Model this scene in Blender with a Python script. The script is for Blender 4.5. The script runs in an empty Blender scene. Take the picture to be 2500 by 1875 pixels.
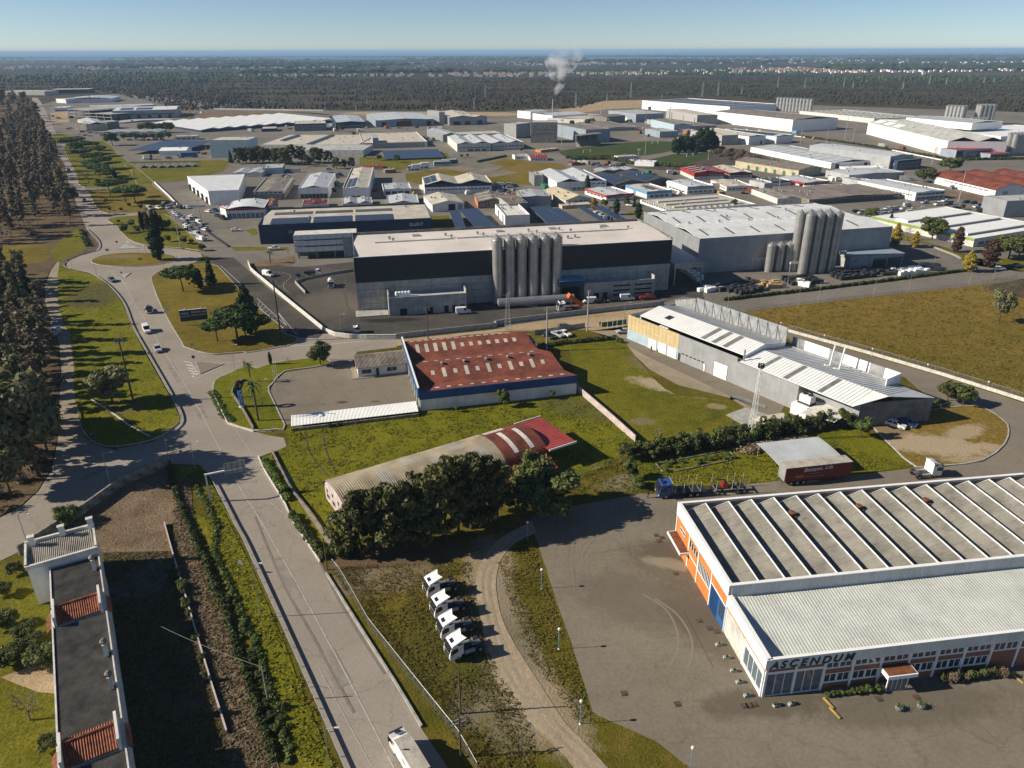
import bpy, bmesh, math, random
import numpy as np
from mathutils import Vector, Matrix
from math import sin, cos, pi, radians, atan2, hypot, sqrt
# ---------------------------------------------------------------- camera, sky, sun, exposure
scene = bpy.context.scene
C = scene.collection
cam_data = bpy.data.cameras.new('camera')
cam = bpy.data.objects.new('camera', cam_data); C.objects.link(cam)
cam_data.sensor_width = 36.0; cam_data.lens = 25.776
cam_data.clip_start = 1.0; cam_data.clip_end = 200000.0
_p = atan2(814.0, 1790.0); _r = radians(.183)
_fw = Vector((0, cos(_p), -sin(_p))); _dn = Vector((0, -sin(_p), -cos(_p))); _rt = Vector((1, 0, 0))
_x = _rt*cos(_r) + _dn*sin(_r); _y = -(_dn*cos(_r) - _rt*sin(_r)); _z = -_fw
cam.matrix_world = Matrix(((_x.x,_y.x,_z.x,0),(_x.y,_y.y,_z.y,0),(_x.z,_y.z,_z.z,75.0),(0,0,0,1)))
scene.camera = cam
SUN_EL, SHADOW_AZ = radians(29.5), radians(4.5)
world = bpy.data.worlds.new('World'); scene.world = world; world.use_nodes = True
wn = world.node_tree.nodes; wl = world.node_tree.links
bg = wn['Background']
sky = wn.new('ShaderNodeTexSky'); sky.sky_type = 'NISHITA'; sky.sun_disc = False
sky.sun_elevation = SUN_EL; sky.sun_rotation = radians(270) - SHADOW_AZ
sky.altitude = 3000; sky.air_density = 0.9; sky.dust_density = 0.5; sky.ozone_density = 3
wl.new(sky.outputs['Color'], bg.inputs['Color']); bg.inputs['Strength'].default_value = 0.063
sun_data = bpy.data.lights.new('sun', 'SUN'); sun_data.energy = 5.0; sun_data.angle = radians(0.5)
sun_data.color = (1.0, 0.9, 0.74)
sun = bpy.data.objects.new('sun', sun_data); C.objects.link(sun)
_ld = Vector((cos(SUN_EL)*cos(SHADOW_AZ), cos(SUN_EL)*sin(SHADOW_AZ), -sin(SUN_EL)))
sun.rotation_euler = _ld.to_track_quat('-Z', 'Y').to_euler(); sun.location = (-200, 0, 200)
scene.view_settings.view_transform = 'Standard'; scene.view_settings.look = 'None'
scene.view_settings.gamma = 1.0; scene.view_settings.use_curve_mapping = False
scene.view_settings.exposure = 0.58
scene.cycles.max_bounces = 6; scene.cycles.volume_bounces = 1
RNG = random.Random(7)
# ---------------------------------------------------------------- materials
MATS = {}
def lin(c):
    if isinstance(c, (int, float)): c = (c, c, c)
    return (c[0], c[1], c[2], 1.0)
def mat(name, col, rough=.75, var=.18, scale=.35, metal=0., spec=.35, bump=0., bscale=8., col2=None, streak=0., rnd=.0, coords='Object', fine=.0):
    """procedural surface: base colour broken by two octaves of noise, optional second colour, rain streaks and relief"""
    m = bpy.data.materials.new(name); m.use_nodes = True; MATS[name] = m
    t = m.node_tree; n, l = t.nodes, t.links; b = n['Principled BSDF']
    b.inputs['Roughness'].default_value = rough; b.inputs['Metallic'].default_value = metal
    b.inputs['Specular IOR Level'].default_value = spec
    if coords == 'World': g = n.new('ShaderNodeNewGeometry'); vec = g.outputs['Position']
    else: g = n.new('ShaderNodeTexCoord'); vec = g.outputs['Object']
    nz = n.new('ShaderNodeTexNoise'); nz.inputs['Scale'].default_value = scale; nz.inputs['Detail'].default_value = 6; nz.inputs['Roughness'].default_value = .65
    l.new(vec, nz.inputs['Vector'])
    mx = n.new('ShaderNodeMix'); mx.data_type = 'RGBA'
    c2 = col2 if col2 else tuple(x*(1-var*1.6) for x in lin(col)[:3])
    c1 = col if col2 else tuple(min(1, x*(1+var*.5)) for x in lin(col)[:3])
    mx.inputs[6].default_value = lin(c1); mx.inputs[7].default_value = lin(c2)
    rp = n.new('ShaderNodeMapRange'); rp.inputs[1].default_value = .38; rp.inputs[2].default_value = .66
    l.new(nz.outputs['Fac'], rp.inputs[0]); l.new(rp.outputs[0], mx.inputs[0])
    out = mx.outputs[2]
    if fine:
        n2 = n.new('ShaderNodeTexNoise'); n2.inputs['Scale'].default_value = scale*14; n2.inputs['Detail'].default_value = 3; l.new(vec, n2.inputs['Vector'])
        r2 = n.new('ShaderNodeMapRange'); r2.inputs[1].default_value = .3; r2.inputs[2].default_value = .7; r2.inputs[3].default_value = 1-fine; r2.inputs[4].default_value = 1+fine
        l.new(n2.outputs['Fac'], r2.inputs[0])
        mm = n.new('ShaderNodeMix'); mm.data_type = 'RGBA'; mm.blend_type = 'MULTIPLY'; mm.inputs[0].default_value = 1
        l.new(out, mm.inputs[6]); l.new(r2.outputs[0], mm.inputs[7]); out = mm.outputs[2]
    if streak:
        mp = n.new('ShaderNodeMapping'); mp.inputs['Scale'].default_value = (2.2, 2.2, .12); l.new(vec, mp.inputs['Vector'])
        n3 = n.new('ShaderNodeTexNoise'); n3.inputs['Scale'].default_value = 1.; n3.inputs['Detail'].default_value = 5; l.new(mp.outputs[0], n3.inputs['Vector'])
        r3 = n.new('ShaderNodeMapRange'); r3.inputs[1].default_value = .45; r3.inputs[2].default_value = .75; r3.inputs[3].default_value = 1; r3.inputs[4].default_value = 1-streak
        l.new(n3.outputs['Fac'], r3.inputs[0])
        mm = n.new('ShaderNodeMix'); mm.data_type = 'RGBA'; mm.blend_type = 'MULTIPLY'; mm.inputs[0].default_value = 1
        l.new(out, mm.inputs[6]); l.new(r3.outputs[0], mm.inputs[7]); out = mm.outputs[2]
    if rnd:
        oi = n.new('ShaderNodeObjectInfo'); r4 = n.new('ShaderNodeMapRange'); r4.inputs[3].default_value = 1-rnd; r4.inputs[4].default_value = 1+rnd
        l.new(oi.outputs['Random'], r4.inputs[0])
        mm = n.new('ShaderNodeMix'); mm.data_type = 'RGBA'; mm.blend_type = 'MULTIPLY'; mm.inputs[0].default_value = 1
        l.new(out, mm.inputs[6]); l.new(r4.outputs[0], mm.inputs[7]); out = mm.outputs[2]
    l.new(out, b.inputs['Base Color'])
    if bump:
        n5 = n.new('ShaderNodeTexNoise'); n5.inputs['Scale'].default_value = bscale; n5.inputs['Detail'].default_value = 4; l.new(vec, n5.inputs['Vector'])
        bp = n.new('ShaderNodeBump'); bp.inputs['Strength'].default_value = bump; bp.inputs['Distance'].default_value = .3
        l.new(n5.outputs['Fac'], bp.inputs['Height']); l.new(bp.outputs[0], b.inputs['Normal'])
    return m
def ribbed(name, col, rough=.5, axis=0, pitch=.35, strength=.6, seam=.0, metal=.0, var=.1, spec=.4, scale=.25, streak=.15, rnd=.0):
    """profiled metal sheet: colour as mat(), ribs as relief along one object axis, seams as a darker line every few ribs"""
    m = mat(name, col, rough, var, scale, metal, spec, streak=streak, rnd=rnd)
    t = m.node_tree; n, l = t.nodes, t.links; b = n['Principled BSDF']
    tc = n.new('ShaderNodeTexCoord'); sp = n.new('ShaderNodeSeparateXYZ'); l.new(tc.outputs['Object'], sp.inputs[0])
    s = n.new('ShaderNodeMath'); s.operation = 'MULTIPLY'; s.inputs[1].default_value = 2*pi/pitch; l.new(sp.outputs[axis], s.inputs[0])
    w = n.new('ShaderNodeMath'); w.operation = 'SINE'; l.new(s.outputs[0], w.inputs[0])
    bp = n.new('ShaderNodeBump'); bp.inputs['Strength'].default_value = strength; bp.inputs['Distance'].default_value = .05
    l.new(w.outputs[0], bp.inputs['Height']); l.new(bp.outputs[0], b.inputs['Normal'])
    return m
def brickmat(name, c1, c2, mortar, scale=1., axis='xz'):
    m = mat(name, c1); t = m.node_tree; n, l = t.nodes, t.links; b = n['Principled BSDF']
    tc = n.new('ShaderNodeTexCoord'); sp = n.new('ShaderNodeSeparateXYZ'); cb = n.new('ShaderNodeCombineXYZ'); l.new(tc.outputs['Object'], sp.inputs[0])
    ad = n.new('ShaderNodeMath'); ad.operation = 'ADD'; l.new(sp.outputs[0], ad.inputs[0]); l.new(sp.outputs[1], ad.inputs[1])
    l.new(ad.outputs[0], cb.inputs[0]); l.new(sp.outputs[2], cb.inputs[1])
    br = n.new('ShaderNodeTexBrick'); br.inputs['Scale'].default_value = scale; br.inputs['Color1'].default_value = lin(c1); br.inputs['Color2'].default_value = lin(c2); br.inputs['Mortar'].default_value = lin(mortar)
    br.inputs['Mortar Size'].default_value = .012; br.inputs['Brick Width'].default_value = .3; br.inputs['Row Height'].default_value = .12
    l.new(cb.outputs[0], br.inputs['Vector'])
    for k in list(b.inputs['Base Color'].links): l.remove(k)
    l.new(br.outputs['Color'], b.inputs['Base Color']); return m
def glass(name, col=(.03,.045,.06), rough=.08):
    m = bpy.data.materials.new(name); m.use_nodes = True; MATS[name] = m
    b = m.node_tree.nodes['Principled BSDF']; b.inputs['Base Color'].default_value = lin(col); b.inputs['Roughness'].default_value = rough
    b.inputs['Specular IOR Level'].default_value = .7; return m
def foliage(name, c1, c2, c3, trans=.12):
    """leaf colour varies leaf by leaf and clump by clump"""
    m = bpy.data.materials.new(name); m.use_nodes = True; MATS[name] = m
    t = m.node_tree; n, l = t.nodes, t.links; b = n['Principled BSDF']; b.inputs['Roughness'].default_value = .65; b.inputs['Specular IOR Level'].default_value = .2
    g = n.new('ShaderNodeNewGeometry'); r = n.new('ShaderNodeValToRGB'); e = r.color_ramp.elements
    e[0].position = 0; e[0].color = lin(c1); e[1].position = 1; e[1].color = lin(c3); k = e.new(.55); k.color = lin(c2)
    tc = n.new('ShaderNodeTexCoord'); nz = n.new('ShaderNodeTexNoise'); nz.inputs['Scale'].default_value = .55; l.new(tc.outputs['Object'], nz.inputs['Vector'])
    a = n.new('ShaderNodeMath'); a.operation = 'MULTIPLY_ADD'; a.inputs[1].default_value = .55; l.new(g.outputs['Random Per Island'], a.inputs[0])
    s = n.new('ShaderNodeMath'); s.operation = 'MULTIPLY_ADD'; s.inputs[1].default_value = 1.1; s.inputs[2].default_value = -.32; l.new(nz.outputs['Fac'], s.inputs[0]); l.new(s.outputs[0], a.inputs[2])
    l.new(a.outputs[0], r.inputs[0])
    oi = n.new('ShaderNodeObjectInfo'); r4 = n.new('ShaderNodeMapRange'); r4.inputs[3].default_value = .78; r4.inputs[4].default_value = 1.2; l.new(oi.outputs['Random'], r4.inputs[0])
    mm = n.new('ShaderNodeMix'); mm.data_type = 'RGBA'; mm.blend_type = 'MULTIPLY'; mm.inputs[0].default_value = 1; l.new(r.outputs[0], mm.inputs[6]); l.new(r4.outputs[0], mm.inputs[7])
    l.new(mm.outputs[2], b.inputs['Base Color'])
    tr = n.new('ShaderNodeBsdfTranslucent'); l.new(mm.outputs[2], tr.inputs['Color']); ms = n.new('ShaderNodeMixShader'); ms.inputs[0].default_value = trans
    o = n['Material Output']; l.new(b.outputs[0], ms.inputs[1]); l.new(tr.outputs[0], ms.inputs[2]); l.new(ms.outputs[0], o.inputs['Surface'])
    return m
def ground_mat(name, stops, scale=.06, fine=.35, bump=.5, bscale=2.5, mid=.45, cracks=0.):
    """earth and grass: a ramp over large patches, mid clumps and fine tufts, in world metres"""
    m = bpy.data.materials.new(name); m.use_nodes = True; MATS[name] = m
    t = m.node_tree; n, l = t.nodes, t.links; b = n['Principled BSDF']; b.inputs['Roughness'].default_value = .95; b.inputs['Specular IOR Level'].default_value = .08
    g = n.new('ShaderNodeNewGeometry')
    def nz(s, d, dist=0):
        x = n.new('ShaderNodeTexNoise'); x.inputs['Scale'].default_value = s; x.inputs['Detail'].default_value = d; x.inputs['Distortion'].default_value = dist; x.inputs['Roughness'].default_value = .62
        l.new(g.outputs['Position'], x.inputs['Vector']); return x
    a, c, f = nz(scale, 7, .6), nz(scale*9, 5), nz(scale*60, 4)
    s1 = n.new('ShaderNodeMath'); s1.operation = 'MULTIPLY_ADD'; s1.inputs[1].default_value = mid; l.new(c.outputs['Fac'], s1.inputs[0])
    s0 = n.new('ShaderNodeMath'); s0.operation = 'MULTIPLY'; s0.inputs[1].default_value = 1.5-mid; l.new(a.outputs['Fac'], s0.inputs[0]); l.new(s0.outputs[0], s1.inputs[2])
    s2 = n.new('ShaderNodeMath'); s2.operation = 'SUBTRACT'; s2.inputs[1].default_value = .25; l.new(s1.outputs[0], s2.inputs[0])
    r = n.new('ShaderNodeValToRGB'); e = r.color_ramp.elements
    e[0].position, e[0].color = stops[0][0], lin(stops[0][1]); e[1].position, e[1].color = stops[-1][0], lin(stops[-1][1])
    for p, cc in stops[1:-1]: k = e.new(p); k.color = lin(cc)
    l.new(s2.outputs[0], r.inputs[0])
    rf = n.new('ShaderNodeMapRange'); rf.inputs[1].default_value = .28; rf.inputs[2].default_value = .72; rf.inputs[3].default_value = 1-fine; rf.inputs[4].default_value = 1+fine; l.new(f.outputs['Fac'], rf.inputs[0])
    mm = n.new('ShaderNodeMix'); mm.data_type = 'RGBA'; mm.blend_type = 'MULTIPLY'; mm.inputs[0].default_value = 1; l.new(r.outputs[0], mm.inputs[6]); l.new(rf.outputs[0], mm.inputs[7])
    out = mm.outputs[2]
    if cracks:
        for vs, wd, st in ((.11,.012,cracks),(.33,.016,cracks*.55)):
            vo = n.new('ShaderNodeTexVoronoi'); vo.feature = 'DISTANCE_TO_EDGE'; vo.inputs['Scale'].default_value = vs; dn = nz(.5, 4); va = n.new('ShaderNodeVectorMath'); va.operation = 'MULTIPLY_ADD'; va.inputs[1].default_value = (3,3,0); l.new(dn.outputs['Color'], va.inputs[0]); l.new(g.outputs['Position'], va.inputs[2]); l.new(va.outputs[0], vo.inputs['Vector'])
            mr = n.new('ShaderNodeMapRange'); mr.inputs[1].default_value = wd*.3; mr.inputs[2].default_value = wd; mr.inputs[3].default_value = 1-st; mr.inputs[4].default_value = 1; l.new(vo.outputs['Distance'], mr.inputs[0])
            m2 = n.new('ShaderNodeMix'); m2.data_type = 'RGBA'; m2.blend_type = 'MULTIPLY'; m2.inputs[0].default_value = 1; l.new(out, m2.inputs[6]); l.new(mr.outputs[0], m2.inputs[7]); out = m2.outputs[2]
    l.new(out, b.inputs['Base Color'])
    fb = nz(bscale, 4); bp = n.new('ShaderNodeBump'); bp.inputs['Strength'].default_value = bump; bp.inputs['Distance'].default_value = .25
    l.new(fb.outputs['Fac'], bp.inputs['Height']); l.new(bp.outputs[0], b.inputs['Normal'])
    return m
mat('white', (.74,.74,.72), .6, .1, .4, streak=.14); mat('white_clean', (.8,.8,.78), .45, .05)
mat('off_white', (.62,.6,.55), .8, .16, .4, streak=.25); mat('cream', (.5,.43,.3), .85, .16, .3, streak=.2)
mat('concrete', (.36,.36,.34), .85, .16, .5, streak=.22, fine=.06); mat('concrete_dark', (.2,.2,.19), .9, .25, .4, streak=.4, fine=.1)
mat('old_concrete', (.27,.24,.2), .95, .35, .8, streak=.45, fine=.12, bump=.3)
mat('beige_roof', (.47,.43,.36), .9, .16, .2, fine=.06); mat('grey_roof', (.4,.4,.38), .8, .18, .15, fine=.06)
mat('brown_roof', (.2,.17,.145), .9, .25, .2, fine=.1); mat('dark_roof', (.075,.078,.085), .8, .25, .2, fine=.1)
mat('membrane', (.6,.55,.5), .75, .1, .06, fine=.04)
mat('navy_clad', (.018,.022,.03), .45, .12, .3); mat('navy', (.02,.04,.085), .5, .15, .3); mat('blue_paint', (.02,.075,.22), .5, .15, .4)
mat('sky_blue_paint', (.12,.3,.5), .55, .12, .4); mat('red_paint', (.33,.03,.028), .55, .2, .4); mat('maroon', (.14,.022,.02), .6, .2, .4)
mat('orange_paint', (.55,.19,.055), .7, .14, .5); mat('yellow_paint', (.42,.29,.08), .6, .2, .5); mat('green_paint', (.02,.17,.09), .55, .2, .5)
mat('lime_paint', (.21,.31,.05), .7, .15, .4); mat('tan_panel', (.5,.4,.22), .75, .1, .4); mat('pale_blue_panel', (.36,.46,.52), .7, .1, .4)
mat('steel', (.32,.33,.33), .45, .2, .6, metal=.75, streak=.2); mat('silo_steel', (.45,.445,.43), .42, .12, .25, metal=.65, streak=.18); mat('galvanised', (.36,.37,.38), .5, .2, .5, metal=.4)
mat('dark_metal', (.03,.03,.032), .5, .2, 1.); mat('black', (.012,.012,.013), .6, .2, 1.); mat('rubber', (.018,.018,.018), .85, .2, 2.)
mat('iron', (.09,.06,.045), .85, .4, 1.2, fine=.2); mat('rust', (.2,.07,.03), .9, .5, 1.2, col2=(.09,.035,.02), fine=.2); mat('wood_pole', (.11,.08,.055), .9, .3, 2.); mat('bark', (.1,.072,.05), .95, .35, 3., bump=.5)
mat('pale_bark', (.23,.18,.13), .95, .45, 2.); mat('terracotta', (.27,.095,.05), .85, .4, 1.5, fine=.2); mat('timber', (.4,.27,.13), .85, .25, 1.)
mat('plaster_pink', (.5,.42,.4), .9, .15, .5, streak=.25); mat('plastic_white', (.72,.72,.7), .5, .1); mat('plastic_black', (.03,.033,.038), .5, .3, .5, rnd=.3)
brickmat('red_brick', (.26,.075,.035), (.2,.06,.03), (.3,.24,.19)); brickmat('block_wall', (.24,.21,.19), (.2,.17,.15), (.3,.28,.25), .45)
glass('glass'); glass('glass_light', (.1,.13,.16), .12); glass('car_glass', (.012,.015,.02), .05)
def pvmat():
    m = glass('solar_cells', (.016,.026,.06), .38); t = m.node_tree; n, l = t.nodes, t.links; b = n['Principled BSDF']
    tc = n.new('ShaderNodeTexCoord'); br = n.new('ShaderNodeTexBrick'); br.offset = 0; br.inputs['Scale'].default_value = 1
    br.inputs['Color1'].default_value = (.016,.026,.06,1); br.inputs['Color2'].default_value = (.02,.032,.072,1); br.inputs['Mortar'].default_value = (.09,.105,.125,1)
    br.inputs['Mortar Size'].default_value = .045; br.inputs['Brick Width'].default_value = 1.0; br.inputs['Row Height'].default_value = 1.7
    l.new(tc.outputs['Object'], br.inputs['Vector']); l.new(br.outputs['Color'], b.inputs['Base Color'])
pvmat()
mat('pale_sheet', (.52,.54,.5), .55, .1, .3, streak=.1); ribbed('white_sheet', (.68,.69,.68), .5, 0, .35, .5); ribbed('white_sheet_y', (.68,.69,.68), .5, 1, .35, .5)
ribbed('grey_sheet', (.4,.41,.42), .5, 0, .4, .5); ribbed('blue_grey_sheet', (.27,.32,.38), .5, 0, .4, .5); ribbed('light_sheet', (.5,.52,.53), .45, 0, .5, .6)
ribbed('rust_sheet', (.22,.058,.032), .8, 0, .3, .7, var=.35, streak=.4); ribbed('rust_sheet_y', (.2,.052,.03), .8, 1, .3, .7, var=.35, streak=.4)
ribbed('tan_sheet', (.35,.29,.2), .9, 0, .4, .6, var=.25); ribbed('fibre_sheet', (.36,.33,.28), .9, 0, .4, .8, var=.25); ribbed('fibre_sheet_y', (.255,.24,.205), .9, 1, .4, .8, var=.25)
ribbed('dark_sheet', (.05,.055,.065), .55, 0, .4, .5); ribbed('red_sheet', (.32,.055,.045), .55, 1, .8, 1., var=.15); ribbed('blue_sheet', (.025,.1,.27), .5, 0, .3, .8)
ribbed('brown_sheet', (.2,.17,.14), .85, 0, .4, .7, var=.25); ribbed('silver_clad', (.33,.34,.35), .42, 2, .3, .4, metal=.3)
# ---------------------------------------------------------------- mesh builder and object helpers
class MB:
    def __init__(s): s.v = []; s.f = []; s.m = []; s.mi = 0
    def add(s, v, f): o = len(s.v); s.v += [tuple(a) for a in v]; s.f += [tuple(i+o for i in a) for a in f]; s.m += [s.mi]*len(f); return s
    def use(s, i): s.mi = i; return s
    def box(s, x0, x1, y0, y1, z0, z1):
        return s.add([(x0,y0,z0),(x1,y0,z0),(x1,y1,z0),(x0,y1,z0),(x0,y0,z1),(x1,y0,z1),(x1,y1,z1),(x0,y1,z1)],
                     [(0,3,2,1),(4,5,6,7),(0,1,5,4),(1,2,6,5),(2,3,7,6),(3,0,4,7)])
    def hexa(s, p): return s.add(p, [(0,3,2,1),(4,5,6,7),(0,1,5,4),(1,2,6,5),(2,3,7,6),(3,0,4,7)])
    def quad(s, a, b, c, d): return s.add([a,b,c,d], [(0,1,2,3)])
    def slab(s, a, b, c, d, t):  # quad a..d thickened downwards by t
        lo = [(p[0],p[1],p[2]-t) for p in (a,b,c,d)]; return s.hexa(lo+[a,b,c,d])
    def prism(s, pts, z0, z1):
        n = len(pts); v = [(p[0],p[1],z0) for p in pts]+[(p[0],p[1],z1) for p in pts]
        return s.add(v, [tuple(range(n-1,-1,-1)), tuple(range(n,2*n))]+[(i,(i+1)%n,n+(i+1)%n,n+i) for i in range(n)])
    def extrude_y(s, prof, y0, y1):  # closed profile in x,z
        n = len(prof); v = [(p[0],y0,p[1]) for p in prof]+[(p[0],y1,p[1]) for p in prof]
        return s.add(v, [tuple(range(n)), tuple(range(2*n-1,n-1,-1))]+[((i+1)%n,i,n+i,n+(i+1)%n) for i in range(n)])
    def extrude_x(s, prof, x0, x1):  # closed profile in y,z
        n = len(prof); v = [(x0,p[0],p[1]) for p in prof]+[(x1,p[0],p[1]) for p in prof]
        return s.add(v, [tuple(range(n-1,-1,-1)), tuple(range(n,2*n))]+[(i,(i+1)%n,n+(i+1)%n,n+i) for i in range(n)])
    def tube(s, a, b, r0, r1=None, n=8, cap=True):
        r1 = r0 if r1 is None else r1; a, b = Vector(a), Vector(b); d = b-a
        if d.length < 1e-6: return s
        q = d.to_track_quat('Z', 'Y'); v = []
        for p, r in ((a,r0),(b,r1)):
            for i in range(n): v.append(tuple(p+q @ Vector((r*cos(2*pi*i/n), r*sin(2*pi*i/n), 0))))
        f = [(i,(i+1)%n,n+(i+1)%n,n+i) for i in range(n)]
        if cap: f += [tuple(range(n-1,-1,-1)), tuple(range(n,2*n))]
        return s.add(v, f)
    def lathe(s, prof, n=16, o=(0,0,0)):  # (r,z) from bottom to top
        v = []; f = []
        for r, z in prof:
            for i in range(n): v.append((o[0]+r*cos(2*pi*i/n), o[1]+r*sin(2*pi*i/n), o[2]+z))
        for j in range(len(prof)-1):
            for i in range(n): f.append((j*n+i, j*n+(i+1)%n, (j+1)*n+(i+1)%n, (j+1)*n+i))
        f += [tuple(range(n-1,-1,-1)), tuple(range((len(prof)-1)*n, len(prof)*n))]
        return s.add(v, f)
    def wheel(s, c, r, w, n=14):  # axis along y
        return s.tube((c[0],c[1]-w/2,c[2]), (c[0],c[1]+w/2,c[2]), r, r, n)
    def mesh(s, name, mats):
        me = bpy.data.meshes.new(name); me.from_pydata(s.v, [], s.f)
        for m in (mats if isinstance(mats, (list,tuple)) else [mats]): me.materials.append(MATS[m] if isinstance(m, str) else m)
        if any(s.m): me.polygons.foreach_set('material_index', s.m)
        me.update(); return me
    def build(s, name, mats, parent=None, smooth=False, loc=(0,0,0), rz=0):
        me = s.mesh(name, mats)
        if smooth: smooth_mesh(me)
        return link(name, me, parent, loc, rz)
def smooth_mesh(me, ang=40):
    me.polygons.foreach_set('use_smooth', [True]*len(me.polygons))
    try: me.set_sharp_from_angle(angle=radians(ang))
    except Exception: pass
def link(name, data, parent=None, loc=(0,0,0), rz=0, scale=None):
    o = bpy.data.objects.new(name, data); C.objects.link(o); o.location = loc; o.rotation_euler = (0,0,rz)
    if scale: o.scale = scale if isinstance(scale, (tuple,list)) else (scale,)*3
    if parent: o.parent = parent
    return o
def tag(o, label=None, cat=None, group=None, kind=None):
    if label: o['label'] = label
    if cat: o['category'] = cat
    if group: o['group'] = group
    if kind: o['kind'] = kind
    return o
def thing(name, label, cat, loc=(0,0,0), rz=0, group=None):
    o = link(name, None, None, (loc[0], loc[1], loc[2] if len(loc) > 2 else 0), rz); o.empty_display_size = .5
    return tag(o, label, cat, group)
def dup(root, loc, rz=0, label=None, group=None, scale=None):
    def rec(o, par):
        c = o.copy(); C.objects.link(c); c.parent = par
        for ch in o.children: rec(ch, c)
        return c
    r = rec(root, None); r.location = (loc[0], loc[1], loc[2] if len(loc) > 2 else 0); r.rotation_euler = (0,0,rz)
    if scale: r.scale = scale if isinstance(scale, (tuple,list)) else (scale,)*3
    if label: r['label'] = label
    if group: r['group'] = group
    return r
def text_mesh(body, size, mats, depth=.06, shear=0, spacing=1., bold=0.):
    c = bpy.data.curves.new('text', 'FONT'); c.body = body; c.size = size; c.extrude = depth/2; c.shear = shear; c.space_character = spacing; c.offset = bold
    o = bpy.data.objects.new('text', c); me = bpy.data.meshes.new_from_object(o)
    bpy.data.objects.remove(o); me.materials.clear(); me.materials.append(MATS[mats]); return me
def letters(parent, body, size, m, origin, along=(1,0,0), up=(0,0,1), depth=.08, shear=0, adv=.75, name='letter', bold=0.):
    """each letter a mesh of its own, standing on a wall"""
    a, u = Vector(along).normalized(), Vector(up).normalized(); nrm = a.cross(u); x = 0
    for ch in body:
        if ch != ' ':
            me = text_mesh(ch, size, m, depth, shear, bold=bold); o = link(name, me, parent)
            p = Vector(origin)+a*x
            o.matrix_local = Matrix(((a.x,u.x,nrm.x,p.x),(a.y,u.y,nrm.y,p.y),(a.z,u.z,nrm.z,p.z),(0,0,0,1)))
            x += (max(v.co.x for v in me.vertices)+size*.12) if len(me.vertices) else size*.5
        else: x += size*.4
    return x
def smooth_line(pts, k=4, closed=False):
    """Catmull-Rom through surveyed points"""
    n = len(pts); out = []
    for i in range(n if closed else n-1):
        p0, p1, p2, p3 = [Vector((*(pts[(i+j) % n] if closed else pts[min(max(i+j,0),n-1)]), 0)) for j in (-1,0,1,2)]
        for t in range(k):
            s = t/k; q = .5*((2*p1)+(p2-p0)*s+(2*p0-5*p1+4*p2-p3)*s*s+(3*p1-p0-3*p2+p3)*s**3); out.append((q.x,q.y))
    if not closed: out.append(tuple(pts[-1]))
    return out
def sheet(name, pts, z, m, thick=0., kerb=None, kind='structure', parent=None, label=None, cat=None):
    """flat surveyed area; thick gives it a real step, kerb a stone edge"""
    mb = MB()
    if thick: mb.prism(pts if area(pts) > 0 else pts[::-1], z-thick, z)
    else: q = pts if area(pts) > 0 else pts[::-1]; mb.add([(p[0],p[1],z) for p in q], [tuple(range(len(q)))])
    o = mb.build(name, m, parent)
    if parent is None: o['kind'] = kind
    if kerb:
        ribbon('kerb', pts, .3, z+.03, kerb, closed=True, thick=.25, parent=o)
    return o
def area(p): return sum(p[i][0]*p[(i+1)%len(p)][1]-p[(i+1)%len(p)][0]*p[i][1] for i in range(len(p)))/2
def offset_line(pts, d, closed=False):
    out = []; n = len(pts)
    for i in range(n):
        a = Vector(pts[i-1] if (i or closed) else pts[i]); b = Vector(pts[(i+1)%n] if (i < n-1 or closed) else pts[i])
        t = (b-a); t = t.normalized() if t.length > 1e-6 else Vector((1,0)); out.append((pts[i][0]-t.y*d, pts[i][1]+t.x*d))
    return out
def ribbon(name, pts, w, z, m, closed=False, thick=0., parent=None, kind='structure'):
    a, b = offset_line(pts, w/2, closed), offset_line(pts, -w/2, closed); n = len(pts); mb = MB()
    for i in range(n if closed else n-1):
        j = (i+1) % n
        if thick: mb.hexa([(*b[i],z-thick),(*b[j],z-thick),(*a[j],z-thick),(*a[i],z-thick),(*b[i],z),(*b[j],z),(*a[j],z),(*a[i],z)])
        else: mb.quad((*b[i],z),(*b[j],z),(*a[j],z),(*a[i],z))
    o = mb.build(name, m, parent)
    if parent is None and kind: o['kind'] = kind
    return o
def resample(pts, step):
    out = [tuple(pts[0])]; rest = step
    for i in range(len(pts)-1):
        a, b = Vector(pts[i]), Vector(pts[i+1]); L = (b-a).length; s = rest
        while s <= L: q = a+(b-a)*(s/L); out.append((q.x,q.y)); s += step
        rest = s-L
    return out
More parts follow.
